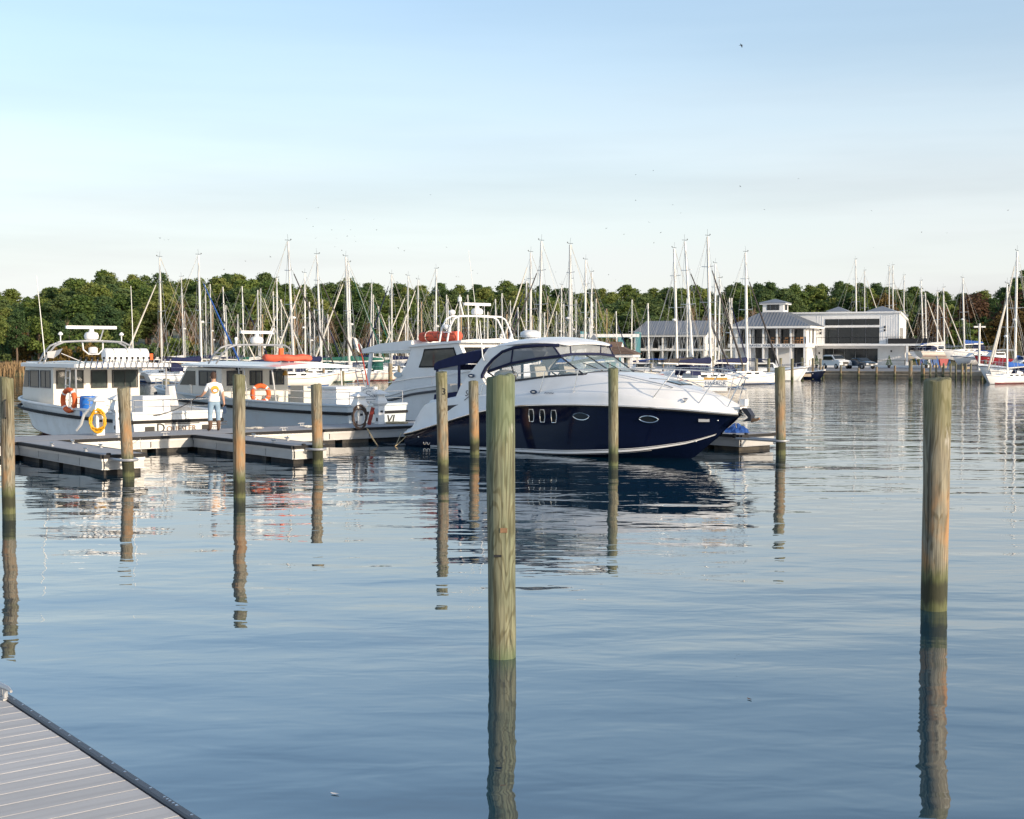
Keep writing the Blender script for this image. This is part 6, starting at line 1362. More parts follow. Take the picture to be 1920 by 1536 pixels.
# hip roof with standing seams
ov = .9; x0, x1, y0, y1 = -W_ - 1.0, .2 + ov, -ov - .1, D_ + ov; cx0, cx1, cy0, cy1 = -W_ / 2 - 2.1, -W_ / 2 + 1.5, D_ / 2 - 1.8, D_ / 2 + 1.8
lo = [(x0, y0, ev + .14), (x1, y0, ev + .14), (x1, y1, ev + .14), (x0, y1, ev + .14)]; hi = [(cx0, cy0, tp), (cx1, cy0, tp), (cx1, cy1, tp), (cx0, cy1, tp)]
rf_ = MB().loft([lo, hi]).build('roof', 'roof_metal', CH, smooth=0)
MB().box(x0 + .05, x1 - .05, y0 + .05, y1 - .05, ev - .18, ev + .135).build('fascia', 'trim_white', CH, smooth=0)
mb = MB()
def seams(A, B, C_, D__, n):       # quad A-B at the eave, D-C at the ridge
    A, B, C_, D__ = map(Vector, (A, B, C_, D__)); nn = (B - A).cross(D__ - A).normalized()
    if nn.z < 0: nn = -nn
    for k in range(n + 1):
        q = k / n; p = A.lerp(B, q)
        # run straight up the slope until it meets the hip
        dirv = ((D__ + C_) / 2 - (A + B) / 2); dirv -= (B - A).normalized() * dirv.dot((B - A).normalized())
        s0 = (A - D__).length; e = (B - A).normalized(); t_ = (p - A).dot(e); off1 = (D__ - A).dot(e); off2 = (B - C_).dot(e); Lb = (B - A).length
        f = min(1, t_ / off1 if off1 > .01 else 1, (Lb - t_) / off2 if off2 > .01 else 1)
        if f > .02: mb.obox(p + dirv * (f / 2) + nn * .03, dirv.normalized(), e, nn, dirv.length * f, .05, .07)
seams(lo[0], lo[1], hi[1], hi[0], 26); seams(lo[1], lo[2], hi[2], hi[1], 24)
stuff(mb.build('roof_seams', 'roof_metal', rf_, smooth=0))
cw = 1.6; ccx, ccy = (cx0 + cx1) / 2, D_ / 2; cup_e, cup_t = zpx(570, 204), zpx(562.5, 204)
cu = MB().box(ccx - cw, ccx + cw, ccy - cw, ccy + cw, tp - .02, cup_e).build('cupola', 'trim_white', CH, smooth=0)
window(CH, (ccx, ccy - cw - .01, (tp + cup_e) / 2 + .08), (1, 0, 0), 1.9, .85, (0, -1, 0), .07, gm='glass_dark', mull=3); window(CH, (ccx + cw + .01, ccy, (tp + cup_e) / 2 + .08), (0, 1, 0), 1.9, .85, (1, 0, 0), .07, gm='glass_dark', mull=1)
MB().loft([[(ccx + x * a, ccy + y * a, z) for x, y in ((-1, -1), (1, -1), (1, 1), (-1, 1))] for a, z in ((2.05, cup_e), (2.05, cup_e + .16), (.05, cup_t + .15))]).build('cupola_roof', 'roof_metal', cu, smooth=0)
MB().box(ccx - 2.0, ccx + 2.0, ccy - 2.0, ccy + 2.0, cup_e - .14, cup_e - .01).build('cupola_fascia', 'trim_white', cu, smooth=0)
for sx, zz, s_ in ((3.2, zpx(577, 212), 1.25), (12.2, zpx(577, 214), 2.0)):   # small roofs behind the wing
    pass
text('sign_lettering', 'HAVEN  HARBOUR  SOUTH', .50, 'lettering', CH, (-W_ / 2 + .3, -.262, dk_ - .26), (1, 0, 0), (0, 0, 1), .006, sx=1.12)
# flat roofed wing
wx0, wx1, wy0, wy1 = -4.2, 12.3, D_, D_ + 7.6; wt = zpx(588, 205)
MB().loft([[(wx0, wy0, dk_ + .02), (wx1, wy0, dk_ + .02), (wx1, wy1, dk_ + .02), (wx0, wy1, dk_ + .02)], [(wx0, wy0, wt), (wx1, wy0, wt), (wx1, wy1, wt - .95), (wx0, wy1, wt - .95)]]).build('wing_wall', 'white_paint', CH, smooth=0)
MB().loft([[(wx0 - .1, wy0 - .35, wt + .01), (wx1 + .3, wy0 - .35, wt + .01), (wx1 + .3, wy1 + .3, wt - 1.0), (wx0 - .1, wy1 + .3, wt - 1.0)], [(wx0 - .1, wy0 - .35, wt + .22), (wx1 + .3, wy0 - .35, wt + .22), (wx1 + .3, wy1 + .3, wt - .80), (wx0 - .1, wy1 + .3, wt - .80)]]).build('wing_roof', 'trim_white', CH, smooth=0)
MB().box(-.1, 13.2, D_ - .1, D_ + 7.6, 0, dk_ - .28).build('lower_wall', 'white_paint', CH, smooth=0)
MB().box(.3, 17.2, D_ - 3.2, D_ + 7.9, dk_ - .27, dk_ + .018).build('terrace_slab', 'trim_white', CH, smooth=0)
mb = MB()
for k in range(34):
    x = -.0 + k * .37
    if not 1.1 < x < 9.5: mb.box(x - .025, x + .025, wy0 - .03, wy0 + .01, dk_ + .1, wt - .02)
    if not .8 < x < 9.3: mb.box(x - .025, x + .025, D_ - .13, D_ - .09, .1, dk_ - .3)
stuff(mb.build('battens', 'white_paint', CH, smooth=0))
def band_px(xa, xb): 
    return xa, xb
u0, u1 = 1.1, 10.4
hz0, hz1 = zpx(609.5, 203), zpx(598, 203); lz0, lz1 = zpx(639.5, 203), zpx(614, 203)
def strip(xa, xb, za, zb, n, y):
    for k in range(n): window(CH, (xa + (xb - xa) * (k + .5) / n, y, (za + zb) / 2), (1, 0, 0), (xb - xa) / n - .04, zb - za, (0, -1, 0), .07, gm='glass_dark')
strip(1.2, 9.4, hz0, hz1, 4, wy0 - .02); strip(1.2, 9.4, dk_ + .1, lz1, 4, wy0 - .02)
strip(.9, 9.2, .15, zpx(654, 203), 5, D_ - .12)
for k in range(3): window(CH, (wx1 + .01, wy0 + 1.2 + 1.2 * k, zpx(628, 200)), (0, 1, 0), .55, 2.2, (1, 0, 0), .06, gm='glass_dark')
for k in range(2): window(CH, (13.21, D_ + 1.4 + 2.2 * k, 1.35), (0, 1, 0), 1.1, 2.5, (1, 0, 0), .07, gm='glass_dark')
for x, z in ((.4, 2.1), (11.2, 2.4), (.5, dk_ + 2.3), (.5, dk_ + 1.7), (10.2, dk_ + 2.6), (10.2, dk_ + 2.1)): MB().box(x - .1, x + .1, wy0 - .28 if z > dk_ else D_ - .3, wy0 - .02 if z > dk_ else D_ - .11, z - .15, z + .15).build('wall_lamp', 'black_metal', CH, smooth=0)
for x, y in ((13.9, D_ - 3.0), (17.0, D_ - 3.0), (17.0, D_ + .5), (17.0, D_ + 4), (17.0, D_ + 7.6), (.5, D_ - 3.0)):
    if x > 10: MB().box(x - .16, x + .16, y - .16, y + .16, 0, dk_ - .275).build('porch_post', 'trim_white', CH, smooth=0)
rail_run(CH, (.5, D_ - 3.1, 0), (17.1, D_ - 3.1, 0), dk_ + .02); rail_run(CH, (17.1, D_ - 3.1, 0), (17.1, D_ + 7.6, 0), dk_ + .02)
MB().box(10.8, 16.5, D_ - 1.0, D_ + 1.2, dk_ + .022, dk_ + .85).build('terrace_bar', 'black_metal', CH, smooth=0)
rail_run(CH, (.2, D_ - 6.5, 0), (16.0, D_ - 6.5, 0), .02, 1.05, 1.9); MB().box(0, 17, D_ - 6.7, D_ - .2, 0, .3).build('plinth', 'trim_white', CH, smooth=0)
for x, zz, s_, yb in ((1.6, zpx(577.5, 216), 1.7, D_ + 9), (8.0, zpx(577, 218), 3.6, D_ + 12)):
    MB().box(x - s_ * .8, x + s_ * .8, yb - s_ * .8, yb + s_ * .8, 0, zz - s_ * .38).build('rear_tower', 'white_paint', CH, smooth=0)
    MB().loft([[(x + a * s_ * q, yb + b * s_ * q, z) for a, b in ((-1, -1), (1, -1), (1, 1), (-1, 1))] for q, z in ((1, zz - s_ * .42), (1, zz - s_ * .36), (.03, zz + .1))]).build('rear_roof', 'roof_metal', CH, smooth=0)
# ---------------------------------------------------------------- gabled house
G = at(1322, 687, 232); G.z = LAND + .016
GH = thing('gabled_house', 'two storey white gabled house with balconies and grey metal roof', 'building', G, R(-20))
zg = lambda y, Y=232: CAMH + (660 - y) / 2500 * Y - G.z
ge, gr_, gb = zg(628), zg(603, 236), zg(655); GW = 12.6; GD = 7.5
MB().box(-GW, 0, 1.6, GD, 0, ge).build('wall', 'white_paint', GH, smooth=0)
MB().prism([(0.0, ge), (GD, ge), (GD / 2, gr_ - .12)], -.25, 0.0, 'x').build('gable', 'white_paint', GH, smooth=0)
MB().box(-.22, 0, 0, 1.6, 0, ge).build('end_wall', 'white_paint', GH, smooth=0)
rg = MB()
for (ya, yb_, s_) in ((-.7, GD / 2, 1), (GD + .5, GD / 2, -1)):
    za = ge - .05; A = [(-GW - .5, ya, za), (.45, ya, za), (.45, yb_, gr_), (-GW + 1.2, yb_, gr_)]
    rg.loft([A, [(x, y, z + .14) for x, y, z in A]])
rgo = rg.build('roof', 'roof_metal', GH, smooth=0)
mb = MB()
for k in range(32):
    q = k / 31; a = Vector((-GW - .5 + (GW + .95) * q, -.7, ge + .12)); b = Vector((max(a.x, -GW + 1.2) if q < .15 else a.x, GD / 2, gr_ + .165)); mb.obox((a + b) / 2, (b - a).normalized(), (1, 0, 0), (b - a).normalized().cross(Vector((1, 0, 0))), (b - a).length, .05, .07)
stuff(mb.build('roof_seams', 'roof_metal', rgo, smooth=0))
MB().box(-GW - .3, .3, -.62, -.5, ge - .3, ge + .02).build('fascia', 'trim_white', GH, smooth=0)
MB().box(-GW - .2, .2, -.35, 1.6, gb - .26, gb).build('balcony_slab', 'trim_white', GH, smooth=0)
for k in range(6):
    x = -.15 - k * (GW - .3) / 5
    for z0, z1 in ((0, gb - .265), (gb, ge - .06)): MB().box(x - .12, x + .12, -.3, -.06, z0, z1).build('column', 'trim_white', GH, smooth=0)
for k in range(5):
    x = -1.35 - k * 2.45
    window(GH, (x - .5, 1.59, gb + 1.15), (1, 0, 0), .95, 1.9, (0, -1, 0), .06, gm='glass_dark'); window(GH, (x + .55, 1.59, gb + 1.35), (1, 0, 0), .8, 1.4, (0, -1, 0), .06, gm='glass_dark', mull=1)
    window(GH, (x - .3, 1.59, 1.25), (1, 0, 0), 1.0, 2.0, (0, -1, 0), .06, gm='glass_dark')
for y in (3.0, 5.6): window(GH, (.02, y, gb + 1.5), (0, 1, 0), 1.0, 1.1, (1, 0, 0), .07, gm='glass_dark')
rail_run(GH, (-GW, -.28, 0), (.05, -.28, 0), gb, .95)
MB().box(0.02, 5.0, 2.0, 3.4, gb - .26, gb).build('walkway_slab', 'trim_white', GH, smooth=0)
MB().obox((3.4, 2.7, gb / 2 - .1), (.75, 0, -.66), (0, 1, 0), (.66, 0, .75), 5.2, 1.2, .2).build('stair', 'trim_white', GH, smooth=0)
# ---------------------------------------------------------------- open shed with shingle roof
Hs = at(1152, 706, 152); Hs.z = 0
SH = thing('pier_shed', 'open white shed with brown shingle roof and cupola near the teal gantry', 'shed', Hs, R(-14))
zh = lambda y: CAMH + (660 - y) / 2500 * 152
MB().box(-3.6, 2.6, -2.6, 2.6, .55, .75).build('floor', 'dock_wood', SH, smooth=0)
for x in (-3.3, -1.6, .0, 1.3, 2.3):
    for y in (-2.3, 2.3): MB().box(x - .13, x + .13, y - .13, y + .13, -.6 if False else .752, zh(670)).build('column', 'trim_white', SH, smooth=0)
for x in (-3.3, -.5, 2.3):
    for y in (-2.2, 2.2): MB().tube([(x, y, -1), (x, y, .56)], .14, 7).build('pile', 'piling_rust', SH)
MB().box(-3.6, 2.55, -2.55, 2.55, zh(670), zh(664.5)).build('fascia', 'trim_white', SH, smooth=0)
ez, rzz = zh(664.5), zh(641)
MB().loft([[(-3.8, -2.75, ez), (2.75, -2.75, ez), (2.75, 2.75, ez), (-3.8, 2.75, ez)], [(-3.8, -2.75, ez + .08), (2.75, -2.75, ez + .08), (2.75, 2.75, ez + .08), (-3.8, 2.75, ez + .08)], [(-2.6, -1.0, ez + .85), (1.0, -1.0, ez + .85), (1.0, 1.0, ez + .85), (-2.6, 1.0, ez + .85)]]).build('hip_roof', 'roof_shingle', SH, smooth=0)
MB().prism([(-1.25, ez + .65), (1.25, ez + .65), (0, rzz)], -2.7, .9, 'x').build('ridge_roof', 'roof_shingle', SH, smooth=0)
MB().prism([(-1.0, ez + .7), (1.0, ez + .7), (0, rzz - .15)], .9, .95, 'x').build('gable', 'trim_white', SH, smooth=0)
MB().prism([(-4.6, ez - .1), (-2.6, ez - .1), (-3.6, ez + .95)], -2.9, -2.6, 'y').build('front_gable', 'trim_white', SH, smooth=0)
c_x = -2.4
cpo = MB().box(c_x - .33, c_x + .33, -.33, .33, ez + .85, rzz + .25).build('cupola', 'trim_white', SH, smooth=0)
MB().loft([[(c_x + x * a, y * a, z) for x, y in ((-1, -1), (1, -1), (1, 1), (-1, 1))] for a, z in ((.46, rzz + .26), (.3, rzz + .42), (.02, rzz + .85))]).build('cupola_roof', 'roof_metal', cpo, smooth=0)
# ---------------------------------------------------------------- travel hoist
TL = at(1150, 690, 196); TL.z = 0
tl = thing('travel_hoist', 'teal steel boat hoist gantry left of the gabled house', 'gantry', (TL.x, TL.y, 0), R(-8))
zt_ = CAMH + (660 - 627) / 2500 * 196
for y, q in ((-2.8, 1), (3.2, 1)):
    MB().box(-4.6, 3.9, y - .2, y + .2, zt_ - .45, zt_).build('top_beam', 'teal_steel' if y > 0 else 'white_paint', tl, smooth=0)
    for x in (-4.3, 1.1, 3.6): MB().box(x - .22, x + .22, y - .22, y + .22, .75, zt_ - .46).build('leg', 'teal_steel', tl, smooth=0)
    MB().box(-4.6, 3.9, y - .25, y + .25, .5 + .3, 1.2).build('bottom_beam', 'teal_steel', tl, smooth=0)
    for x in (-4.0, 3.3): MB().lathe([(.2, -.2), (.5, -.18), (.5, .18), (.2, .2)], n=12).build('wheel', 'tyre', tl, loc=(x, y, .72)).rotation_euler = (R(90), 0, 0)
MB().box(-4.6, -4.2, -3.0, 3.4, zt_ + .002, zt_ + .4).build('cross_beam', 'teal_steel', tl, smooth=0)
for x in (-2.5, -1, .5, 2, 3): MB().tube([(x, -2.8, zt_), (x, -2.8, zt_ + .3)], .08, 6).build('sheave', 'black_metal', tl)
MB().box(3.3, 3.9, -3.0, 3.4, zt_ + .002, zt_ + .3).build('cross_beam', 'teal_steel', tl, smooth=0)
tlr = MB().box(TL.x - 6, TL.x + 6, TL.y - 5, TL.y + 6, -1, .24).build('hoist_pad', 'gravel', smooth=0); struct(tlr)
# ---------------------------------------------------------------- parked cars
def car(label, px, Y, kind, m, hd):
    P = at(px, 690, Y); t = thing('parked_car', label, 'car', (P.x, P.y, LAND + .016), hd, 'cars parked by the sea wall')
    if kind == 'suv': prof = [(-2.35, .45), (-2.4, .95), (-2.25, 1.15), (-2.05, 1.75), (-1.5, 1.84), (.25, 1.80), (.95, 1.22), (2.05, 1.10), (2.35, .85), (2.38, .45)]; Wd = .96; gl = [(-2.0, 1.18), (-1.85, 1.68), (.15, 1.70), (.78, 1.20)]; hoodz = 1.1
    else: prof = [(-2.35, .4), (-2.4, .80), (-2.2, 1.0), (-1.6, 1.05), (-1.0, 1.40), (.2, 1.44), (1.05, 1.0), (2.1, .88), (2.35, .68), (2.38, .38)]; Wd = .91; gl = [(-1.5, 1.05), (-.95, 1.34), (.15, 1.37), (.85, 1.0)]; hoodz = .9
    rings = []
    for y, ins in ((-1, .0), (-.93, .06), (0, .09), (.93, .06), (1, .0)):
        rings.append([(x * (1 if abs(y) < .99 else .985), y * Wd * (1 if z < 1.12 else .86), z + (ins if z > .6 else 0) * .6) for x, z in prof])
    b = MB().loft(rings).build('body', m, t, smooth=30)
    for s_ in (-1, 1): MB().prism(gl, s_ * Wd * .93, s_ * (Wd * .93 + .012)).build('side_window', 'glass_dark', b, smooth=0)
    ax, az = (.25, 1.80) if kind == 'suv' else (.2, 1.44); bx, bz = (.95, 1.22) if kind == 'suv' else (1.05, 1.0)
    d = Vector((bx - ax, 0, bz - az)); n_ = Vector((-d.z, 0, d.x)).normalized()
    if n_.z < 0: n_ = -n_
    MB().obox(Vector(((ax + bx) / 2, 0, (az + bz) / 2 + .05)) + n_ * .012, d.normalized(), (0, 1, 0), n_, d.length * .84, Wd * 1.55, .05).build('windscreen', 'glass_dark', b, smooth=0)
    for x in (-1.45, 1.45):
        for s_ in (-1, 1):
            wl = MB().lathe([(.2, -.12), (.34, -.11), (.36, -.06), (.36, .06), (.34, .11), (.2, .12)], n=16).build('wheel', 'tyre', t, loc=(x, s_ * (Wd - .1), .36)); wl.rotation_euler = (R(90), 0, 0)
            MB().lathe([(.05, -.125), (.21, -.122), (.21, .122), (.05, .125)], n=12).build('rim', 'alloy', wl)
    for s_ in (-1, 1): MB().box(2.30, 2.41, s_ * .72 - .17, s_ * .72 + .17, hoodz - .30, hoodz - .12).build('headlight', 'headlamp', b, smooth=0)
    MB().box(2.32, 2.405, -.42, .42, .56, hoodz - .14).build('grille', 'black_metal', b, smooth=0)
    MB().box(2.33, 2.42, -.8, .8, .36, .52).build('bumper', 'black_metal' if kind == 'suv' else m, b, smooth=0)
    MB().box(2.40, 2.425, -.2, .2, .48, .60).build('number_plate', 'white_plastic', b, smooth=0)
    for s_ in (-1, 1): MB().ell((.75, s_ * (Wd + .1), 1.15 if kind == 'suv' else .98), .08, .1, .07, 8, 5).build('mirror', m, b)
car('white off road car parked by the sea wall, left of the dark sedan', 1568, 182, 'suv', 'car_white', R(-72))
car('dark blue sedan parked by the sea wall, right of the white car', 1615, 180, 'sedan', 'car_blue', R(-70))
for i, px in enumerate((1531, 1667, 1737)):
    p = at(px, 690, 190); t = thing('potted_shrub', f'small dark conifer in a pot by the clubhouse, {ordinal(i)} from the left', 'shrub', (p.x, p.y, LAND + .016), 0, 'potted shrubs')
    MB().lathe([(.18, 0), (.26, .4), (.24, .42)], n=10).build('pot', 'black_metal', t)
    mb = MB(); rnd = random.Random(i)
    for k in range(260):
        z = .42 + 1.3 * rnd.random() ** 1.3; r_ = .42 * (1.75 - z) / 1.3; a = rnd.random() * 6.28; c = Vector((r_ * math.cos(a), r_ * math.sin(a), z)); d = Vector((rnd.uniform(-1, 1), rnd.uniform(-1, 1), rnd.uniform(-.3, 1))).normalized() * .12; e = d.orthogonal().normalized() * .06
        mb.poly([c - e, c + d, c + e])
    mb.build('foliage', 'leaf_dark', t, smooth=0)
lp = at(1836, 655, 165); t = thing('yard_lamp', 'tall yard lamp post with two heads among the laid up boats', 'lamp post', (lp.x, lp.y, LAND + .016), 0)
ht = at(1836, 607, 165).z - LAND
MB().tube([(0, 0, 0), (0, 0, ht)], .16, 8, r1=.12).build('pole', 'mast_alloy', t)
for s_, z in ((-1, ht - .5), (1, ht - .5), (-1, ht - 2.6)): MB().box(s_ * .2 if s_ > 0 else -.7, .7 if s_ > 0 else -.2, -.15, .15, z, z + .18).build('lamp_head', 'white_plastic', t, smooth=0)
# ---------------------------------------------------------------- wood behind the marina
def leaf_quads(centers, radii, per, size, rnd, flat=.75):
    V, Fc = [], []
    for (c, r_) in zip(centers, radii):
        k = int(per * (r_ / 1.2) ** 2) + 8
        d = rnd.normal(size=(k, 3)); d /= np.linalg.norm(d, axis=1)[:, None]; d[:, 2] = np.where(d[:, 2] < -.35, -d[:, 2], d[:, 2])
        p = c + d * np.array([r_, r_, r_ * flat]) * np.where(rnd.rand(k, 1) < .16, rnd.uniform(1.0, 1.45, (k, 1)), rnd.uniform(.62, 1.08, (k, 1)))
        n_ = d + rnd.normal(scale=.55, size=(k, 3)); n_ /= np.linalg.norm(n_, axis=1)[:, None]
        t = np.cross(n_, rnd.normal(size=(k, 3))); t /= np.linalg.norm(t, axis=1)[:, None] + 1e-9; b = np.cross(n_, t)
        s_ = size * rnd.uniform(.6, 1.25, (k, 1))
        A = p - t * s_ - b * s_ * .35; B = p + t * s_ * .2 - b * s_ * .7; C_ = p + t * s_ + b * s_ * .2; D_ = p - t * s_ * .15 + b * s_ * .65
        for i in range(k):
            q = len(V); V += [tuple(A[i]), tuple(B[i]), tuple(C_[i]), tuple(D_[i])]; Fc.append((q, q + 1, q + 2, q + 3))
    return V, Fc
def raw_mesh(name, V, Fc, m):
    me = bpy.data.meshes.new(name); me.from_pydata(V, [], Fc); me.materials.append(MATS[m]); me.update(); return me
def make_tree(kind, seed, h):
    rnd = np.random.RandomState(seed); tr = MB(); C_, Rr_ = [], []
    lean = rnd.uniform(-.4, .4, 2)
    ax = lambda z: np.array([lean[0] * z / h + .15 * math.sin(z * .5 + seed), lean[1] * z / h + .15 * math.cos(z * .45 + seed), z])
    tr.tube([tuple(ax(z)) for z in np.linspace(-.6, h * .93, 8)], [.26, .23, .21, .18, .15, .12, .08, .04], 7)
    if kind == 'pine':
        z0 = h * rnd.uniform(.34, .46); n_ = 52
        for i in range(n_):
            q = (i + .5) / n_; z = z0 + (h - z0) * q; ln = (.30 + 1.0 * math.sin(math.pi * min(q * .92 + .12, 1)) ** .8) * h * .120 * rnd.uniform(.6, 1.15); a = i * 2.4 + rnd.uniform(-.5, .5)
            tip = ax(z) + np.array([ln * math.cos(a), ln * math.sin(a), ln * .28]); tr.tube([tuple(ax(z - .3)), tuple((ax(z) + tip) / 2 + np.array([0, 0, .05])), tuple(tip)], [.06, .045, .02], 4)
            C_.append(tip); Rr_.append(rnd.uniform(.55, 1.05)); 
            if ln > 1.0: C_.append(ax(z) * .45 + tip * .55 + rnd.uniform(-.3, .3, 3)); Rr_.append(rnd.uniform(.55, .95))
        C_.append(ax(h * .97)); Rr_.append(.9); flat = .74; size = .23; per = 92
    elif kind == 'broad':
        for i in range(52):
            d = rnd.normal(size=3); d /= np.linalg.norm(d); q = rnd.uniform(.55, 1) ; c = ax(h * .60) + d * np.array([h * .21, h * .21, h * .34]) * q
            C_.append(c); Rr_.append(rnd.uniform(.6, 1.15))
            if i % 3 == 0: tr.tube([tuple(ax(h * rnd.uniform(.3, .5))), tuple((ax(h * .5) + c) / 2), tuple(c)], [.09, .06, .02], 4)
        flat = .8; size = .25; per = 80
    elif kind == 'shrub':
        for i in range(22):
            d = rnd.normal(size=3); d /= np.linalg.norm(d); c = np.array([0, 0, h * .5]) + d * np.array([h * .55, h * .45, h * .42]) * rnd.uniform(.4, 1); C_.append(c); Rr_.append(rnd.uniform(.5, .95))
        flat = .8; size = .22; per = 56
    else:   # bare
        for i in range(46):
            z = h * rnd.uniform(.25, .9); a = rnd.uniform(0, 6.28); ln = h * .22 * rnd.uniform(.5, 1.1) * (1.15 - z / h); tip = ax(z) + np.array([ln * math.cos(a), ln * math.sin(a), ln * 1.3])
            tr.tube([tuple(ax(z)), tuple((ax(z) + tip) / 2 - np.array([0, 0, .1])), tuple(tip)], [.05, .035, .012], 3)
            for k in range(4):
                t2 = tip + rnd.normal(size=3) * .55 + np.array([0, 0, .35]); m2 = ax(z) + (tip - ax(z)) * rnd.uniform(.4, .9); tr.tube([tuple(m2), tuple(t2)], [.025, .008], 3)
    tm = tr.mesh('trunk', 'bark' if kind != 'bare' else 'twig', 50)
    if not C_: return tm, None
    V, Fc = leaf_quads(C_, Rr_, per, size, rnd, flat); return tm, raw_mesh('crown', V, Fc, 'leaf_pine')
TV = {'pine': [make_tree('pine', s_, 14) for s_ in (1, 2, 3, 4, 5, 6)], 'broad': [make_tree('broad', s_, 11) for s_ in (11, 12, 13, 14)], 'shrub': [make_tree('shrub', s_, 3.6) for s_ in (21, 22, 23)], 'bare': [make_tree('bare', s_, 9) for s_ in (31, 32)]}
TH = {'pine': 14, 'broad': 11, 'shrub': 3.6, 'bare': 9}
prof_x = [-120, 0, 18, 47, 72, 98, 156, 193, 218, 255, 277, 300, 348, 372, 400, 441, 471, 506, 527, 542, 584, 612, 659, 680, 716, 752, 801, 831, 850, 907, 924, 940, 963, 1015, 1046, 1087, 1129, 1191, 1247, 1321, 1358, 1377, 1436, 1474, 1540, 1600, 1647, 1692, 1747, 1797, 1826, 1855, 1888, 1905, 1925, 2060]
prof_y = [540, 549, 545, 562, 550, 538, 520, 512, 521, 517, 515, 517, 532, 523, 517, 512, 512, 519, 525, 535, 529, 531, 519, 527, 541, 539, 537, 533, 539, 537, 545, 536, 532, 537, 543, 540, 545, 540, 539, 538, 545, 537, 534, 531, 537, 534, 535, 541, 546, 555, 549, 547, 545, 530, 500, 490]
pf = lambda x: float(np.interp(x, prof_x, prof_y))
def hillz(x, Y): return float(np.interp(Y - 4 * math.sin(x * .03) - (14 if x > 36 else 0), [214, 232, 260, 300, 340], [.7, 1.5, 3.8, 7.2, 13]))
GRP = {'pine': 'pines of the wood behind the marina', 'broad': 'leafy trees of the wood behind the marina', 'bare': 'leafless brown trees at the edge of the wood', 'shrub': 'bushes along the foot of the wood'}
LAB = {('pine', 'leaf_pine'): 'mid green pine standing in the wood behind the masts', ('pine', 'leaf_dark'): 'dark green pine standing in the wood behind the masts', ('pine', 'leaf_green'): 'yellowish green pine standing in the wood behind the masts',
       ('broad', 'leaf_green'): 'round leafy green tree in the wood behind the masts', ('broad', 'leaf_dark'): 'round dark green tree in the wood behind the masts', ('broad', 'leaf_autumn'): 'rust brown autumn tree at the edge of the wood', ('broad', 'leaf_red'): 'reddish autumn tree at the edge of the wood',
       ('bare', None): 'leafless brown tree at the edge of the wood', ('shrub', 'leaf_dark'): 'low dark bush along the foot of the wood', ('shrub', 'leaf_autumn'): 'low rusty bush along the foot of the wood', ('shrub', 'leaf_green'): 'low green bush along the foot of the wood'}
def tree_reg(x):
    for lim, s_ in ((240, 'above the left workboat'), (560, 'above the middle workboat'), (760, 'left of the wheelhouse boat arch'), (980, 'above the wheelhouse boat'), (1200, 'above the navy cruiser'), (1420, 'above the gabled house'), (1720, 'above the clubhouse')):
        if x < lim: return s_
    return 'right of the clubhouse'
def plant(kind, px, Y, ytop, leaf, zbase=None, wide=1.0):
    P = at(px, 660, Y); zb = hillz(P.x, Y) if zbase is None else zbase; H_ = at(px, ytop, Y).z - zb; H_ = max(H_, 2.0); s_ = H_ / TH[kind]
    k = random.randrange(len(TV[kind])); tm, cm = TV[kind][k]
    t = thing({'pine': 'pine_tree', 'broad': 'leafy_tree', 'bare': 'bare_tree', 'shrub': 'bush'}[kind], LAB[(kind, leaf)], 'bush' if kind == 'shrub' else 'tree', (P.x, P.y, zb), random.uniform(0, 6.28), GRP[kind] if kind != 'broad' or leaf in ('leaf_green', 'leaf_dark') else 'autumn coloured trees')
    lb = LAB[(kind, leaf)].replace(' standing', '').replace(' behind the masts', '') + ' ' + tree_reg(px); t['label'] = lb; t['group'] = lb + (' bushes' if kind == 'shrub' else ' trees')
    w_ = wide * random.uniform(.85, 1.15) * (1.0 if s_ > .8 else 1.15); t.scale = (s_ * w_, s_ * w_, s_)
    link('trunk', tm, t)
    if cm:
        c = link('crown', cm, t); c.material_slots[0].link = 'OBJECT'; c.material_slots[0].material = MATS[leaf]
random.seed(11)
rows = [(296, 0, 29, 'pine'), (276, 9, 31, 'pine'), (258, 20, 33, 'mix'), (243, 33, 36, 'mix'), (230, 48, 40, 'mix')]
for ri, (Yr, off, step, kd) in enumerate(rows):
    x = -90 + ri * 13
    while x < 2020:
        px = x + random.uniform(-12, 12); Y = Yr + random.uniform(-6, 6)
        if px > 1120: Y += 16
        yt = pf(px) + off * random.uniform(.75, 1.15) + random.uniform(-4, 7)
        if ri >= 3 and 1250 < px < 1720: x += step; continue
        broad = kd == 'mix' and random.random() < (.75 if 1100 < px < 1260 or px > 1700 else .25)
        leaf = random.choice(['leaf_pine', 'leaf_pine', 'leaf_green', 'leaf_dark']) if px < 1000 else random.choice(['leaf_dark', 'leaf_pine', 'leaf_dark', 'leaf_green'])
        if broad:
            leaf = random.choice(['leaf_green', 'leaf_dark'])
            if px > 1720 and random.random() < .35: leaf = random.choice(['leaf_autumn', 'leaf_red'])
        plant('broad' if broad else 'pine', px, Y, yt, leaf, wide=1.2 if ri == 0 else 1.35)
        x += step * random.uniform(.85, 1.15)
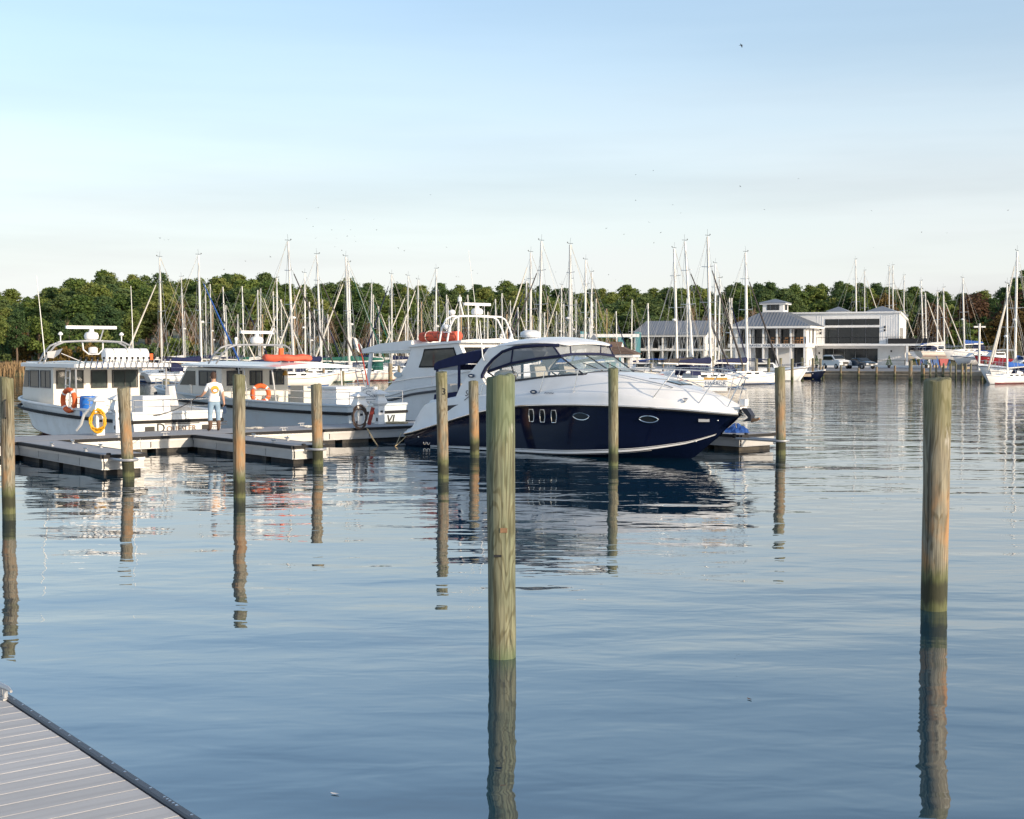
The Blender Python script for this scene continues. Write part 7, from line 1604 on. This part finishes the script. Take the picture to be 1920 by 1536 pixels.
# particular trees the eye can find
for px, Y, yt, lf in ((1390, 238, 592, 'leaf_autumn'), (1376, 240, 602, 'leaf_autumn'), (1333, 246, 585, 'leaf_red'), (1753, 236, 563, 'leaf_red'), (1828, 250, 547, 'leaf_red'), (10, 196, 596, 'leaf_autumn'), (1893, 215, 560, 'leaf_autumn'), (1150, 226, 630, 'leaf_autumn'), (1178, 224, 640, 'leaf_autumn'), (1650, 250, 545, 'leaf_autumn'), (-25, 190, 575, 'leaf_autumn')):
    plant('broad', px, Y, yt, lf, zbase=1.0)
for px, Y, yt in ((128, 205, 600), (345, 222, 565), (360, 220, 590), (420, 222, 600), (560, 222, 585), (620, 222, 590), (690, 222, 600), (760, 222, 600), (880, 224, 600), (935, 224, 590), (1300, 245, 575), (1410, 240, 580), (40, 205, 600), (470, 222, 600), (300, 220, 600)):
    plant('bare', px, Y, yt, None, zbase=.9)
for i in range(46):
    px = -60 + i * 28 + random.uniform(-8, 8)
    if px > 1190: px += 520
    Y = random.uniform(213, 219) if px > 240 else random.uniform(176, 190)
    plant('shrub', px, Y, 660 - random.uniform(6, 30) * (1 if px > 200 else 1.6), random.choice(['leaf_dark', 'leaf_dark', 'leaf_green', 'leaf_autumn']), zbase=.72)
for px, Y, yt, lf in ((30, 178, 585, 'leaf_dark'), (75, 180, 590, 'leaf_green'), (150, 184, 592, 'leaf_dark'), (-10, 176, 590, 'leaf_pine'), (205, 190, 580, 'leaf_dark'), (110, 182, 605, 'leaf_dark'), (180, 186, 610, 'leaf_green'), (245, 200, 585, 'leaf_pine')): plant('pine' if lf != 'leaf_green' else 'broad', px, Y, yt, lf, zbase=.8, wide=1.15)
# ---------------------------------------------------------------- reeds on the left shore
rnd = np.random.RandomState(5); V, Fc = [], []
for i in range(15000):
    x = rnd.uniform(-100, -40) ; y0 = np.interp(x, [-140, -100, -62, -48, -38], [158, 160, 164, 176, 206]); y = y0 + rnd.uniform(.3, 9) ; h = rnd.uniform(.8, 1.5) * (1 - .25 * abs(math.sin(x * .35))); w_ = rnd.uniform(.02, .05); dx, dy = rnd.normal(scale=.22, size=2); zb = .1 + .5 * min((y - y0) / 2.2, 1); a = rnd.uniform(0, 3.14); wx, wy = w_ * math.cos(a), w_ * math.sin(a)
    q = len(V); V += [(x - wx, y - wy, zb - .3), (x + wx, y + wy, zb - .3), (x + dx * .4 + wx, y + dy * .4 + wy, zb + h * .6), (x + dx * .4 - wx, y + dy * .4 - wy, zb + h * .6), (x + dx, y + dy, zb + h)]
    Fc += [(q, q + 1, q + 2, q + 3), (q + 3, q + 2, q + 4)]
ro = stuff(link('reeds', raw_mesh('reeds', V, Fc, 'reed'))); ro['label'] = 'tan reeds along the left shore behind the left workboat'; ro['category'] = 'reeds'
# ---------------------------------------------------------------- gulls
def bird_mesh(flap):
    mb = MB(); mb.loft([[(x, r_ * math.cos(a), r_ * .8 * math.sin(a)) for a in np.linspace(0, 6.283, 6, endpoint=False)] for x, r_ in ((-.28, .01), (-.15, .06), (0, .085), (.15, .06), (.24, .035), (.30, .01))])
    for s_ in (-1, 1): mb.loft([[(.10, s_ * .04, .02), (-.10, s_ * .04, .02)], [(.12, s_ * .32, .02 + flap), (-.06, s_ * .32, .02 + flap)], [(0, s_ * .68, .0 + flap * .9), (-.06, s_ * .68, flap * .9)]], closed=False)
    mb.poly([(-.24, -.03, 0), (-.40, -.07, 0), (-.40, .07, 0), (-.24, .03, 0)]); return mb.mesh('bird', 'bird_dark', 0)
BM = [bird_mesh(.16), bird_mesh(-.08), bird_mesh(.30)]
birds = [(1390, 85, 11), (1192, 328, 4), (1225, 320, 3), (1388, 350, 5), (1497, 335, 4), (807, 365, 4), (592, 390, 3), (597, 390, 3), (575, 410, 4), (587, 425, 3), (645, 412, 4), (701, 411, 3), (622, 431, 4), (657, 431, 4), (651, 443, 3), (665, 443, 3), (706, 431, 5), (667, 453, 3), (592, 447, 3), (631, 447, 3), (628, 463, 3), (641, 470, 4), (747, 465, 4), (758, 470, 3), (837, 464, 4), (1192, 376, 4), (1261, 384, 6), (1276, 400, 4), (1433, 393, 5), (1217, 417, 4), (1137, 428, 5), (1239, 436, 5), (1170, 440, 3), (1226, 455, 3), (1638, 464, 3), (1728, 436, 4), (1776, 437, 5), (1634, 395, 3), (1890, 395, 4), (860, 519, 3), (886, 507, 4), (895, 513, 3), (856, 519, 4), (940, 522, 4), (1042, 510, 3), (1141, 515, 4), (300, 447, 5), (308, 450, 4), (316, 450, 4), (295, 473, 4), (420, 506, 4), (460, 490, 4), (507, 482, 5), (1079, 499, 3), (1154, 525, 3)]
for px, py, wpx in birds:
    Y = 1.36 * 2500 / max(wpx, 3) * .72; Y = min(max(Y, 150), 640)
    o_ = link('gull', random.choice(BM), None, at(px, py, Y), random.uniform(0, 6.28)); o_.rotation_euler.x = random.uniform(-.5, .5)
    tag(o_, 'tiny dark bird flying in the sky above the masts' if wpx < 9 else 'lone larger bird high in the sky at upper right', 'bird', 'birds over the marina' if wpx < 9 else None)

# ---------------------------------------------------------------- bits floating on the water
for px, py, lb in ((1405, 1312, 'small dark leaf floating right of the foreground piling'), (628, 1490, 'tiny pale feather floating near the bottom of the picture'), (1120, 1050, 'small leaf floating before the cruiser reflection')):
    p = gp(px, py); a = random.uniform(0, 6.28); mb = MB()
    mb.loft([[(p.x + t * .035 * math.cos(a) - w_ * math.sin(a), p.y + t * .035 * math.sin(a) + w_ * math.cos(a), .004 + .006 * t * t + abs(w_) * .3) for w_ in (-.011 * (1 - t * t) - .001, 0, .011 * (1 - t * t) + .001)] for t in np.linspace(-1, 1, 7)], closed=False)
    tag(mb.build('floating_leaf', 'flag_cloth' if 'feather' in lb else 'boots'), lb, 'leaf')
